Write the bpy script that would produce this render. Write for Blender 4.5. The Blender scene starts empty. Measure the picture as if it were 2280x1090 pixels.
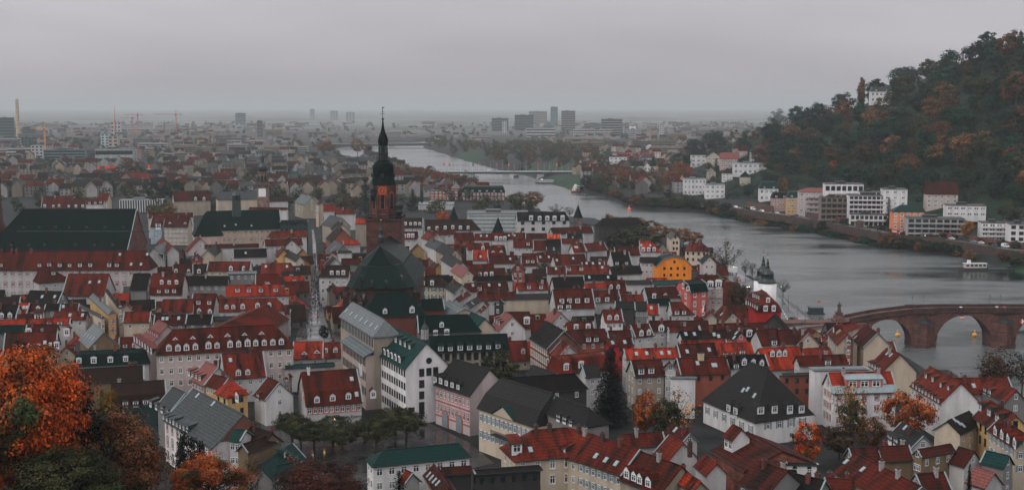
import bpy, bmesh, math, random
import numpy as np
from mathutils import Vector, Matrix
R = random.Random(7)
rad = math.radians
S = bpy.context.scene
COL = S.collection
# ---- camera, sky, sun, exposure
HAZE = 0.000085
CAM_H, FPX, HORIZON = 85.0,2760.0,238.0          # a castle terrace 85 m above the old town
PITCH = math.atan((545 - HORIZON) / FPX)
cam = bpy.data.cameras.new('camera')
cam.sensor_width = 36.0
cam.lens = FPX / 2280 * 36.0
cam.clip_start = 1.0
cam.clip_end = 90000.0
camo = bpy.data.objects.new('camera', cam)
COL.objects.link(camo)
camo.location = (0,0, CAM_H)
camo.rotation_euler = (math.pi / 2 - PITCH, 0,0)
S.camera = camo

SUN_EL, SUN_AZ = rad(40), rad(-115)                  # azimuth from +Y towards +X: a veiled sun high on the town side, a little behind the terrace
world = bpy.data.worlds.new('World')
S.world = world
world.use_nodes = True
wt = world.node_tree
wt.nodes.clear()
def N(t, kind, **kw):
 n = t.nodes.new(kind)
 for k, v in kw.items():
  if k.startswith('i_'):
   k = k[2:]
   n.inputs[int(k) if k.isdigit() else k].default_value = v
  else:
   setattr(n, k, v)
 return n
def LK(t, a, b): t.links.new(a, b)
wo = N(wt, 'ShaderNodeOutputWorld')
bg = N(wt, 'ShaderNodeBackground', i_Strength=0.10)
sky = N(wt, 'ShaderNodeTexSky', sky_type='NISHITA', sun_disc=False, sun_elevation=SUN_EL, sun_rotation=SUN_AZ,
  air_density=1.0, dust_density=4.0, ozone_density=1.0)
tc = N(wt, 'ShaderNodeTexCoord')
sep = N(wt, 'ShaderNodeSeparateXYZ')
LK(wt, tc.outputs['Generated'], sep.inputs[0])
mx0 = N(wt, 'ShaderNodeMath', operation='MAXIMUM', i_1=0.0)
LK(wt, sep.outputs['Z'], mx0.inputs[0])
lum = N(wt, 'ShaderNodeMapRange', i_1=0.0, i_2=0.75, i_3=0.0, i_4=1.0)
LK(wt, mx0.outputs[0], lum.inputs[0])
mp = N(wt, 'ShaderNodeMapping', i_Scale=(1,1,5))
LK(wt, tc.outputs['Generated'], mp.inputs[0])
cn = N(wt, 'ShaderNodeTexNoise', i_Scale=2.2, i_Detail=5.0, i_Roughness=0.5)
LK(wt, mp.outputs[0], cn.inputs['Vector'])
cr = N(wt, 'ShaderNodeMapRange', i_1=0.3, i_2=0.7, i_3=0.84, i_4=1.14)
LK(wt, cn.outputs[0], cr.inputs[0])
deck = N(wt, 'ShaderNodeMix', data_type='RGBA')
deck.inputs[6].default_value = (4.85,4.56,4.92,1)
deck.inputs[7].default_value = (11.6,11.6,11.8,1)
LK(wt, lum.outputs[0], deck.inputs[0])
dk2 = N(wt, 'ShaderNodeMix', data_type='RGBA', blend_type='MULTIPLY', i_0=1.0)
LK(wt, deck.outputs[2], dk2.inputs[6])
LK(wt, cr.outputs[0], dk2.inputs[7])
east = N(wt, 'ShaderNodeMapRange', i_1=0.15, i_2=-0.75, i_3=1.0, i_4=1.6)          # unseen sky behind the camera, brightened to light walls facing it
LK(wt, sep.outputs['Y'], east.inputs[0])
dk3 = N(wt, 'ShaderNodeMix', data_type='RGBA', blend_type='MULTIPLY', i_0=1.0)
LK(wt, dk2.outputs[2], dk3.inputs[6]); LK(wt, east.outputs[0], dk3.inputs[7])
mixs = N(wt, 'ShaderNodeMix', data_type='RGBA', i_0=0.93)
LK(wt, sky.outputs[0], mixs.inputs[6])
LK(wt, dk3.outputs[2], mixs.inputs[7])
LK(wt, mixs.outputs[2], bg.inputs['Color'])
LK(wt, bg.outputs[0], wo.inputs['Surface'])

sun = bpy.data.lights.new('sun', 'SUN')
sun.energy = 1.2
sun.angle = rad(40)
sun.color = (1.0,0.97,0.94)
suno = bpy.data.objects.new('sun', sun)
COL.objects.link(suno)
sd = Vector((math.sin(SUN_AZ) * math.cos(SUN_EL), math.cos(SUN_AZ) * math.cos(SUN_EL), math.sin(SUN_EL)))
suno.rotation_euler = sd.to_track_quat('Z', 'Y').to_euler()
suno.location = (0,0,400)
S.view_settings.view_transform = 'Standard'
S.view_settings.look = 'None'
S.view_settings.exposure = 0.0
S.view_settings.gamma = 1.0
S.cycles.volume_bounces = 2
S.cycles.max_bounces = 8
S.cycles.use_denoising = True
S.cycles.sample_clamp_indirect = 6.0

# ---- pixel of the photograph -> point of the place
C = np.array([0.0,0.0, CAM_H])
FW = np.array([0, math.cos(PITCH), -math.sin(PITCH)])
UP = np.array([0, math.sin(PITCH), math.cos(PITCH)])
def ray(px, py):
 return FW * FPX + np.array([1.0,0,0]) * (px - 1140) - UP * (py - 545)
def at(px, py, z):
 d = ray(px, py)
 return C + d * ((z - CAM_H) / d[2])
def at_y(px, py, Y):
 d = ray(px, py)
 return C + d * (Y / d[1])
def proj(P):
 v = np.asarray(P, float) - C
 dp = v @ FW
 return 1140 + FPX * v[0] / dp, 545 - FPX * (v @ UP) / dp

# ---- terrain
near_px = [(2600,1010),(2400,925),(2262,858),(2130,824),(2045,802),(1990,776),(1925,748),(1860,728),(1817,718),(1774,685),(1731,653),(1690,625),
     (1650,600),(1600,572),(1560,548),(1500,524),(1440,506),(1380,494),(1310,486),(1250,477),(1210,466),(1160,449),
     (1110,428),(1060,410),(1000,394),(940,376),(880,356),(820,350),(770,345),(742,335),(738,322)]
far_px = [(2700,690),(2500,645),(2280,607),(2220,592),(2130,571),(1980,550),(1850,524),(1760,507),(1700,496),(1640,489),(1560,474),
    (1480,471),(1400,461),(1340,437),(1290,427),(1240,413),(1178,393),(1140,385),(1099,375),(1055,363),(1011,349),
    (973,338),(943,329),(945,319),(985,311)]
WATER = -8.0
NEAR = [at(x, y, 0)[:2] for x, y in near_px]
FAR = [at(x, y, WATER)[:2] for x, y in far_px]
RIVER = np.array(NEAR + FAR[::-1])
FARA = np.array(FAR)
def seg_dist(pts, poly, closed=True):
 pts = np.atleast_2d(pts)
 best = np.full(len(pts),1e12)
 n = len(poly)
 for i in range(n if closed else n - 1):
  a, b = poly[i], poly[(i + 1) % n]
  ab = b - a
  t = np.clip(((pts - a) @ ab) / (ab @ ab),0,1)
  q = a + t[:, None] * ab
  best = np.minimum(best, ((pts - q) ** 2).sum(1))
 return np.sqrt(best)
def inside(pts, poly):
 pts = np.atleast_2d(pts)
 x, y = pts[:, 0], pts[:, 1]
 r = np.zeros(len(pts), bool)
 n = len(poly)
 j = n - 1
 for i in range(n):
  xi, yi = poly[i]
  xj, yj = poly[j]
  c = ((yi > y) != (yj > y)) & (x < (xj - xi) * (y - yi) / ((yj - yi) + 1e-12) + xi)
  r ^= c
  j = i
 return r
SKYL = [(1480,420,9),(1560,345,14),(1600,322,15),(1650,305,15),(1700,285,14),(1760,268,14),(1800,255,13),(1860,235,12),(1900,232,10),(1960,212,8),
  (2000,185,13),(2060,155,14),(2110,130,14),(2180,103,14),(2280,72,14),(2400,30,14),(2700,-60,14)]
HB, HY, HC, HZ = [], [], [], []
for x, y, tr in SKYL:
 a = (x - 1140) / FPX
 o = [np.hypot(*(p)) for p in FAR]
 yb = np.interp(a, [p[0] / p[1] for p in FAR][::-1], [p[1] for p in FAR][::-1])
 yc = yb + (560 if x > 1560 else 450)
 P = at_y(x, y, yc)
 HB.append(P[0] / P[1]); HY.append(yb); HC.append(yc); HZ.append(max(P[2] - tr, 0))
def ground(xy):
 """height of the land at many points"""
 xy = np.atleast_2d(np.asarray(xy, float))
 x, y = xy[:, 0], xy[:, 1]
 z = np.clip((262 - y) * 0.27,0,80)
 z = np.where(y < 20, np.maximum(z, 78), z)
 ins = inside(xy, RIVER)
 d = seg_dist(xy, RIVER)
 b = x / np.maximum(y, 1)
 farside = (y > 450) & (b > np.interp(y, [p[1] for p in FAR], [p[0] / p[1] for p in FAR]) - 1e-6)
 right = (b > 0.10) & ~ins & (y > np.interp(b, HB, HY)) & (y > 600)
 yb = np.interp(b, HB, HY); yc = np.interp(b, HB, HC); zc = np.interp(b, HB, HZ)
 t = np.clip((y - yb - 55) / (yc - yb - 55),0,1.25)
 sm = np.where(t < 1,0.55 * t + 0.45 * t * t * (3 - 2 * t),1 + 0.25 * (t - 1))
 rough = 1 + 0.05 * np.sin(x * 0.031 + y * 0.017) + 0.04 * np.sin(x * 0.013 - y * 0.027)
 fade = np.clip((b - 0.12) / 0.04,0,1)
 dep = np.clip((y - yc - 250) / 500,0,1)
 hill = zc * sm * np.where(t < 0.9, rough, 1) * fade * (1 - dep * dep * (3 - 2 * dep))
 z = np.where(right, z + hill, z)
 lawn = (b > 0.02) & (y > 500)
 bank = np.where(right | ((y > 900) & (seg_dist(xy, FARA, False) < d + 1)), np.clip(-6.6 + d * 0.26,-6.6,0),0.0)
 z = np.where(~ins & (d < 30), np.minimum(z, np.where(bank < 0, bank, z)), z)
 z = np.where(ins, np.maximum(-12,-8 - d * 0.6), z)
 return z
def gz(x, y): return float(ground([[x, y]])[0])
def hit(px, py, y0=150, y1=6000):
 """first point of the land seen through a pixel of the photograph"""
 d = ray(px, py); d = d / d[1]
 Y = np.concatenate([np.arange(y0,1600,2.0), np.arange(1600, y1,20.0)])
 P = C[None] + d[None] * Y[:, None]
 g = ground(P[:, :2])
 k = np.argmax(P[:, 2] <= g)
 if P[k, 2] > g[k]: k = len(Y) - 1
 Q = P[k].copy(); Q[2] = g[k]
 return Q
# ---- materials (the colour of most comes from the object's own colour)
def mat(name):
 m = bpy.data.materials.new(name)
 m.use_nodes = True
 t = m.node_tree
 b = t.nodes['Principled BSDF']
 return m, t, b
def simple(name, c, rough=0.7, metal=0.0, emit=0, spec=0.5):
 m, t, b = mat(name)
 b.inputs['Base Color'].default_value = (*c, 1)
 b.inputs['Roughness'].default_value = rough
 b.inputs['Metallic'].default_value = metal
 b.inputs['Specular IOR Level'].default_value = spec
 if emit:
  b.inputs['Emission Color'].default_value = (*c, 1)
  b.inputs['Emission Strength'].default_value = emit
 nz = N(t, 'ShaderNodeTexNoise', i_Scale=1.3, i_Detail=4.0)
 co = N(t, 'ShaderNodeTexCoord')
 LK(t, co.outputs['Object'], nz.inputs['Vector'])
 mr = N(t, 'ShaderNodeMapRange', i_1=0.3, i_2=0.7, i_3=0.82, i_4=1.15)
 LK(t, nz.outputs[0], mr.inputs[0])
 mx = N(t, 'ShaderNodeMix', data_type='RGBA', blend_type='MULTIPLY', i_0=1.0)
 mx.inputs[6].default_value = (*c, 1)
 LK(t, mr.outputs[0], mx.inputs[7])
 LK(t, mx.outputs[2], b.inputs['Base Color'])
 return m
def mulchain(t, base, facs):
 cur = base
 for f in facs:
  mx = N(t, 'ShaderNodeMix', data_type='RGBA', blend_type='MULTIPLY', i_0=1.0)
  LK(t, cur, mx.inputs[6]); LK(t, f, mx.inputs[7])
  cur = mx.outputs[2]
 return cur
def noise_range(t, vec, scale, lo, hi, a=0.35, b=0.65, detail=5.0, rough=0.55):
 n = N(t, 'ShaderNodeTexNoise', i_Scale=scale, i_Detail=detail, i_Roughness=rough)
 LK(t, vec, n.inputs['Vector'])
 r = N(t, 'ShaderNodeMapRange', i_1=a, i_2=b, i_3=lo, i_4=hi)
 LK(t, n.outputs[0], r.inputs[0])
 return r.outputs[0]
def surface(name, kind):
 m, t, b = mat(name)
 oi = N(t, 'ShaderNodeObjectInfo')
 co = N(t, 'ShaderNodeTexCoord')
 off = N(t, 'ShaderNodeVectorMath', operation='SCALE', i_Scale=91.0)
 cmb = N(t, 'ShaderNodeCombineXYZ')
 LK(t, oi.outputs['Random'], cmb.inputs[0]); LK(t, oi.outputs['Random'], cmb.inputs[1])
 LK(t, cmb.outputs[0], off.inputs[0])
 add = N(t, 'ShaderNodeVectorMath', operation='ADD')
 LK(t, co.outputs['Object'], add.inputs[0]); LK(t, off.outputs[0], add.inputs[1])
 vec = add.outputs[0]
 sx = N(t, 'ShaderNodeSeparateXYZ'); LK(t, co.outputs['Object'], sx.inputs[0])
 if kind == 'roof':
  st = N(t, 'ShaderNodeMapping', i_Scale=(1,0.20,0.20)); LK(t, vec, st.inputs[0])
  f1 = noise_range(t, st.outputs[0], 0.42,0.0,1.0,0.37,0.56,8.0,0.66)   # moss and soot running down the slope
  ga = N(t, 'ShaderNodeMapRange', i_1=.43, i_2=.5, i_3=.15, i_4=1.0); LK(t, oi.outputs['Alpha'], ga.inputs[0])
  gm = N(t, 'ShaderNodeMix', data_type='FLOAT', i_2=1.0); LK(t, ga.outputs[0], gm.inputs[0]); LK(t, f1, gm.inputs[3]); f1 = gm.outputs[0]   # sheet and slate weather evenly
  f2 = noise_range(t, vec, 2.6,0.72,1.25)
  fr = N(t, 'ShaderNodeMath', operation='FRACT'); dv = N(t, 'ShaderNodeMath', operation='DIVIDE', i_1=0.52)
  LK(t, sx.outputs['Z'], dv.inputs[0]); LK(t, dv.outputs[0], fr.inputs[0])
  cs = N(t, 'ShaderNodeMapRange', i_1=0.0, i_2=0.45, i_3=0.52, i_4=1.08); LK(t, fr.outputs[0], cs.inputs[0])
  ms = N(t, 'ShaderNodeMix', data_type='RGBA'); ms.inputs[6].default_value = (.013,.0085,.0062,1); LK(t, f1, ms.inputs[0]); LK(t, oi.outputs['Color'], ms.inputs[7])
  col = mulchain(t, ms.outputs[2], [f2, cs.outputs[0]])
  LK(t, col, b.inputs['Base Color'])
  rg = N(t, 'ShaderNodeMath', operation='MULTIPLY_ADD', i_1=1.0, i_2=0.0)
  LK(t, oi.outputs['Alpha'], rg.inputs[0])
  rv = noise_range(t, vec, 1.1,0.8,1.3)
  rm = N(t, 'ShaderNodeMath', operation='MULTIPLY'); LK(t, rg.outputs[0], rm.inputs[0]); LK(t, rv, rm.inputs[1])
  LK(t, rm.outputs[0], b.inputs['Roughness'])
  b.inputs['Specular IOR Level'].default_value = 0.03
  bp = N(t, 'ShaderNodeBump', i_Strength=0.35, i_Distance=0.06)
  LK(t, fr.outputs[0], bp.inputs['Height']); LK(t, bp.outputs[0], b.inputs['Normal'])
 elif kind == 'wall':
  b.inputs['Specular IOR Level'].default_value = 0.15
  st = N(t, 'ShaderNodeMapping', i_Scale=(1,1,0.25)); LK(t, vec, st.inputs[0])
  f1 = noise_range(t, st.outputs[0], 0.4,0.80,1.06,0.33,0.6,6.0)
  f2 = noise_range(t, vec, 4.0,0.9,1.08)
  LK(t, mulchain(t, oi.outputs['Color'], [f1, f2]), b.inputs['Base Color'])
  b.inputs['Roughness'].default_value = 0.85
 elif kind == 'stone':
  br = N(t, 'ShaderNodeTexBrick', i_Scale=1.0)
  br.inputs['Color1'].default_value = (1.25,1.2,1.15,1); br.inputs['Color2'].default_value = (0.6,0.6,0.62,1)
  br.inputs['Mortar'].default_value = (0.5,0.5,0.5,1); br.inputs['Mortar Size'].default_value = 0.03
  br.inputs['Brick Width'].default_value = 1.1; br.inputs['Row Height'].default_value = 0.55
  cz = N(t, 'ShaderNodeCombineXYZ'); sm = N(t, 'ShaderNodeMath', operation='ADD')
  LK(t, sx.outputs['X'], sm.inputs[0]); LK(t, sx.outputs['Y'], sm.inputs[1])
  LK(t, sm.outputs[0], cz.inputs[0]); LK(t, sx.outputs['Z'], cz.inputs[1])
  LK(t, cz.outputs[0], br.inputs['Vector'])
  f1 = noise_range(t, vec, 0.35,0.45,1.25,0.33,0.65,6.0)
  f2 = noise_range(t, vec, 1.6,0.75,1.2)
  LK(t, mulchain(t, oi.outputs['Color'], [br.outputs[0], f1, f2]), b.inputs['Base Color'])
  b.inputs['Roughness'].default_value = 0.8
 elif kind == 'leaf':
  ge = N(t, 'ShaderNodeNewGeometry')
  v = N(t, 'ShaderNodeMapRange', i_1=0.0, i_2=1.0, i_3=0.2, i_4=1.8); LK(t, ge.outputs['Random Per Island'], v.inputs[0])
  f1 = noise_range(t, vec, 4.2,0.35,1.45,0.36,0.62,3.0)
  mg = N(t, 'ShaderNodeMix', data_type='RGBA')
  gn = N(t, 'ShaderNodeTexNoise', i_Scale=3.1, i_Detail=3.0); LK(t, vec, gn.inputs['Vector'])
  gt = N(t, 'ShaderNodeMath', operation='ADD'); LK(t, gn.outputs[0], gt.inputs[0]); LK(t, oi.outputs['Alpha'], gt.inputs[1])
  gr = N(t, 'ShaderNodeMapRange', i_1=0.92, i_2=1.06, i_3=0.0, i_4=1.0); LK(t, gt.outputs[0], gr.inputs[0])
  LK(t, gr.outputs[0], mg.inputs[0]); LK(t, oi.outputs['Color'], mg.inputs[6])
  mg.inputs[7].default_value = (0.022,0.032,0.011,1)
  LK(t, mulchain(t, mg.outputs[2], [v.outputs[0], f1]), b.inputs['Base Color'])
  b.inputs['Roughness'].default_value = 0.65
  b.inputs['Specular IOR Level'].default_value = 0.08
 else:
  f1 = noise_range(t, vec, 1.5,0.8,1.15)
  LK(t, mulchain(t, oi.outputs['Color'], [f1]), b.inputs['Base Color'])
  b.inputs['Roughness'].default_value = 0.5
 return m
M = {k: surface(k, k) for k in ('roof', 'wall', 'stone', 'leaf', 'paint')}
M['white'] = simple('white_paint', (0.66,0.66,0.67),0.5)
M['cream'] = simple('cream_paint', (0.55,0.45,0.34),0.7)
M['slate'] = simple('slate_cladding', (0.022,0.034,0.034),0.45)
M['glass'] = simple('window_glass', (0.012,0.018,0.020),0.12, spec=0.6)
M['red_stone'] = simple('red_sandstone_trim', (0.30,0.075,0.055),0.8)
M['shutter'] = simple('grey_blue_shutter', (0.16,0.20,0.22),0.6)
M['green'] = simple('green_shutter', (0.02,0.11,0.085),0.6)
M['zinc'] = simple('zinc_sheet', (0.17,0.22,0.23),0.35)
M['copper'] = simple('dark_patina_copper', (0.003,0.0095,0.009),0.42)
M['gold'] = simple('gilding', (0.75,0.42,0.12),0.3,0.8)
M['bark'] = simple('bark', (0.035,0.028,0.022),0.9)
M['metal'] = simple('dark_metal', (0.03,0.033,0.035),0.45,0.3)
M['asphalt'] = simple('wet_asphalt', (0.05,0.052,0.054),0.3)
M['brick'] = simple('brick', (0.16,0.055,0.038),0.85)
M['tyre'] = simple('rubber', (0.012,0.012,0.012),0.8)
M['lamp'] = simple('warm_lamp', (1.0,0.62,0.3),0.4, emit=5.0)
M['lampw'] = simple('white_lamp', (1.0,0.9,0.75),0.4, emit=6.0)
M['lampg'] = simple('green_signal_lamp', (0.05,0.9,0.5),0.4, emit=3.0)
M['lampr'] = simple('red_tail_lamp', (1.0,0.06,0.03),0.4, emit=3.0)
M['skin'] = simple('skin', (0.45,0.25,0.18),0.6)
M['hair'] = simple('hair', (0.03,0.02,0.015),0.6)
M['concrete'] = simple('concrete', (0.30,0.30,0.29),0.8)
M['grass'] = simple('wet_grass', (0.018,0.075,0.022),0.8)
M['clock'] = simple('vermilion_enamel', (0.30,0.032,0.014),0.5)
M['red'] = simple('red_paint', (0.5,0.03,0.02),0.5)
M['yellow'] = simple('yellow_paint', (0.75,0.33,0.04),0.5)
M['orange'] = simple('orange_paint', (0.85,0.12,0.02),0.5)
M['blue'] = simple('blue_paint', (0.12,0.45,0.6),0.5)
M['trellis'] = simple('scaffold_sheet', (0.34,0.40,0.40),0.6)

# ---- mesh helper
class MB:
 def __init__(s): s.v, s.f, s.m, s.mi = [], [], [], 0
 def add(s, vs, fs, mi=None):
  o = len(s.v)
  s.v += [tuple(p) for p in vs]
  for f in fs:
   s.f.append([i + o for i in f]); s.m.append(s.mi if mi is None else mi)
 def box(s, x0, x1, y0, y1, z0, z1, mi=None):
  s.add([(x0, y0, z0),(x1, y0, z0),(x1, y1, z0),(x0, y1, z0),(x0, y0, z1),(x1, y0, z1),(x1, y1, z1),(x0, y1, z1)],
     [(0,3,2,1),(4,5,6,7),(0,1,5,4),(1,2,6,5),(2,3,7,6),(3,0,4,7)], mi)
 def lathe(s, prof, n=12, cx=0, cy=0, rot=0.0, mi=None, sq=1.0):
  vs, fs = [], []
  for r, z in prof:
   for k in range(n):
    a = rot + 2 * math.pi * k / n
    vs.append((cx + r * math.cos(a), cy + r * math.sin(a) * sq, z))
  for i in range(len(prof) - 1):
   for k in range(n):
    a, b = i * n + k, i * n + (k + 1) % n
    fs.append((a, b, b + n, a + n))
  fs.append(tuple(range(n - 1,-1,-1))); fs.append(tuple(range((len(prof) - 1) * n, len(prof) * n)))
  s.add(vs, fs, mi)
 def tube(s, pts, rs, n=6, mi=None):
  vs, fs = [], []
  for i, p in enumerate(pts):
   p = Vector(p)
   a = Vector(pts[min(i + 1, len(pts) - 1)]) - Vector(pts[max(i - 1,0)])
   if a.length < 1e-6: a = Vector((0,0,1))
   a.normalize()
   u = a.orthogonal().normalized(); w = a.cross(u)
   r = rs[i] if hasattr(rs, '__len__') else rs
   for k in range(n):
    t = 2 * math.pi * k / n
    vs.append(p + u * (r * math.cos(t)) + w * (r * math.sin(t)))
  for i in range(len(pts) - 1):
   for k in range(n):
    a, b = i * n + k, i * n + (k + 1) % n
    fs.append((a, b, b + n, a + n))
  fs.append(tuple(range(n - 1,-1,-1))); fs.append(tuple(range((len(pts) - 1) * n, len(pts) * n)))
  s.add(vs, fs, mi)
 def prism(s, poly, z0, z1, mi=None, top=True):
  n = len(poly)
  vs = [(x, y, z0) for x, y in poly] + [(x, y, z1) for x, y in poly]
  fs = [(i, (i + 1) % n, (i + 1) % n + n, i + n) for i in range(n)] + [tuple(range(n - 1,-1,-1))]
  if top: fs.append(tuple(range(n, 2 * n)))
  s.add(vs, fs, mi)
 def slab(s, poly, y0, y1, mi=None):
  """an upright outline in x, z given a thickness along y"""
  n = len(poly)
  vs = [(x, y0, z) for x, z in poly] + [(x, y1, z) for x, z in poly]
  fs = [(i, (i + 1) % n, (i + 1) % n + n, i + n) for i in range(n)] + [tuple(range(n - 1,-1,-1)), tuple(range(n, 2 * n))]
  s.add(vs, fs, mi)
 def mesh(s, name, mats, smooth=False, fix=True):
  me = bpy.data.meshes.new(name)
  me.from_pydata(s.v, [], s.f)
  for m in (mats if isinstance(mats, (list, tuple)) else [mats]): me.materials.append(m)
  me.polygons.foreach_set('material_index', s.m)
  if fix:
   bm = bmesh.new(); bm.from_mesh(me)
   bmesh.ops.recalc_face_normals(bm, faces=bm.faces)
   bm.to_mesh(me); bm.free()
  if smooth: me.polygons.foreach_set('use_smooth', [True] * len(me.polygons))
  me.update()
  return me
def put(name, me, parent=None, loc=(0,0,0), rz=0.0, sc=None, color=None):
 o = bpy.data.objects.new(name, me)
 COL.objects.link(o)
 o.location = loc
 if rz: o.rotation_euler = (0,0, rz)
 if sc is not None: o.scale = sc
 if parent is not None: o.parent = parent
 if color is not None: o.color = (*color, 1.0) if len(color) == 3 else color
 return o
def thing(name, label, cat, loc=(0,0,0), rz=0.0, group=None):
 o = put(name, None, None, loc, rz)
 tag(o, label, cat, group)
 return o
def tag(o, label, cat=None, group=None, kind=None):
 if label: o['label'] = label
 if cat: o['category'] = cat
 if group: o['group'] = group
 if kind: o['kind'] = kind
 return o
def struct(name, me, **kw):
 o = put(name, me, **kw); o['kind'] = 'structure'
 return o
# ---- land, river, streets
def land_material():
 m, t, b = mat('land')
 co = N(t, 'ShaderNodeTexCoord'); v = co.outputs['Object']
 at_ = N(t, 'ShaderNodeAttribute', attribute_name='cover')      # ground cover by place; blue also carries the painted far haze
 sp = N(t, 'ShaderNodeSeparateColor'); LK(t, at_.outputs['Color'], sp.inputs[0])
 def mixc(a, col, fac):
  x = N(t, 'ShaderNodeMix', data_type='RGBA'); LK(t, fac, x.inputs[0])
  LK(t, a, x.inputs[6]) if hasattr(a, 'is_linked') else setattr(x.inputs[6], 'default_value', (*a, 1))
  x.inputs[7].default_value = (*col, 1)
  return x.outputs[2]
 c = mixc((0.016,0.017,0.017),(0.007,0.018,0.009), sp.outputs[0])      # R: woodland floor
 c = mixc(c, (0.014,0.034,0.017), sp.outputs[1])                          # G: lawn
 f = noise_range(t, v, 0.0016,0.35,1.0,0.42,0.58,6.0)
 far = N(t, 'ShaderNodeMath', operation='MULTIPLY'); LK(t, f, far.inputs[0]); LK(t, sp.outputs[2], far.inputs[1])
 c = mixc(c, (0.17,0.175,0.165), far.outputs[0])                           # B: far fields between woods, paled with distance to paint in haze
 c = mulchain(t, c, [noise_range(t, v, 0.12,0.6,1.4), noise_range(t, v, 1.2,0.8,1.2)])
 LK(t, c, b.inputs['Base Color']); b.inputs['Roughness'].default_value = 0.75; b.inputs['Specular IOR Level'].default_value = 0.1
 return m
def axis(spans):
 out = []
 for a, b, st in spans: out += list(np.arange(a, b, st))
 return np.array(out + [spans[-1][1]])
xs = axis([(-45000,-9000,6000),(-9000,-2000,700),(-2000,-600,140),(-600,760,7),(760,2000,80),(2000,9000,700),(9000,45000,6000)])
ys = axis([(-1200,0,150),(0,280,10),(280,1150,6.5),(1150,2000,15),(2000,4200,45),(4200,9000,500),(9000,45000,4500)])
gx, gy = np.meshgrid(xs, ys)
pts = np.stack([gx.ravel(), gy.ravel()], 1)
gzv = ground(pts)
nx, ny = len(xs), len(ys)
me = bpy.data.meshes.new('ground')
idx = np.arange(nx * ny).reshape(ny, nx)
quads = np.stack([idx[:-1, :-1], idx[:-1,1:], idx[1:, 1:], idx[1:, :-1]], -1).reshape(-1,4)
me.vertices.add(nx * ny)
me.vertices.foreach_set('co', np.column_stack([pts, gzv]).astype(np.float32).ravel())
me.loops.add(quads.size); me.loops.foreach_set('vertex_index', quads.ravel().astype(np.int32))
me.polygons.add(len(quads)); me.polygons.foreach_set('loop_start', np.arange(0, quads.size, 4, dtype=np.int32))
me.update(calc_edges=True)
me.polygons.foreach_set('use_smooth', [True] * len(quads))
bb = pts[:, 0] / np.maximum(pts[:, 1], 1)
dR = seg_dist(pts, RIVER)
farbank = (pts[:, 1] > np.interp(bb, HB, HY)) & (bb > 0.12)
wood = ((gzv > 4) & farbank) | (pts[:, 1] < 262)
def in_px(poly, z=0):
 return inside(pts, np.array([at(x, y, z)[:2] for x, y in poly]))
lawn = in_px([(2175,596),(2215,580),(2330,588),(2420,640),(2280,612)], -5) | in_px([(1180,392),(1230,398),(1292,397),(1294,416),(1250,416),(1200,404)], -5) \
 | in_px([(1010,345),(1055,338),(1075,352),(1064,366),(1040,356)], -4) | in_px([(1160,370),(1282,368),(1285,382),(1160,384)], -2) | in_px([(1320,410),(1352,405),(1370,424),(1335,425)], -4)
plain = np.clip((pts[:, 1] - 2600) / 3400,0,1) * ~wood  # far plain pales with distance, haze put into the ground colour
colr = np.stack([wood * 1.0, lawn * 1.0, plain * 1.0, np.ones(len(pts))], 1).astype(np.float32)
ca = me.color_attributes.new('cover', 'FLOAT_COLOR', 'POINT')
ca.data.foreach_set('color', colr.ravel())
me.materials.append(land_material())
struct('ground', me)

def water_material():
 m, t, b = mat('river_water')
 co = N(t, 'ShaderNodeTexCoord')
 st = N(t, 'ShaderNodeMapping', i_Scale=(0.33,1,1), i_Rotation=(0,0, rad(-32))); LK(t, co.outputs['Object'], st.inputs[0])
 b.inputs['IOR'].default_value = 1.33
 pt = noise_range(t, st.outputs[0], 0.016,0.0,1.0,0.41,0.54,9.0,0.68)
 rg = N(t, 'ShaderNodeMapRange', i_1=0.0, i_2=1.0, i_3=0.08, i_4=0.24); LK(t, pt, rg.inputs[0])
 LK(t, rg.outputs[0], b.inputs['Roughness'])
 streak_col = N(t, 'ShaderNodeMix', data_type='RGBA'); streak_col.inputs[6].default_value = (.003,.013,.011,1); streak_col.inputs[7].default_value = (.092,.100,.102,1)   # silty base colour with dark and bright reflection streaks painted in
 LK(t, pt, streak_col.inputs[0]); LK(t, streak_col.outputs[2], b.inputs['Base Color'])
 n1 = N(t, 'ShaderNodeTexNoise', i_Scale=0.55, i_Detail=6.0, i_Roughness=0.6); LK(t, st.outputs[0], n1.inputs['Vector'])
 bs = N(t, 'ShaderNodeMapRange', i_1=0.0, i_2=1.0, i_3=0.06, i_4=0.4); LK(t, pt, bs.inputs[0])
 bp = N(t, 'ShaderNodeBump', i_Distance=1.2); LK(t, n1.outputs[0], bp.inputs['Height']); LK(t, bs.outputs[0], bp.inputs['Strength'])
 LK(t, bp.outputs[0], b.inputs['Normal'])
 return m
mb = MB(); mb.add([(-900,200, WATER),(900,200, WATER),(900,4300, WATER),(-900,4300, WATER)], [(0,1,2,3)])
struct('river_water', mb.mesh('river_water', water_material()))

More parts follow.
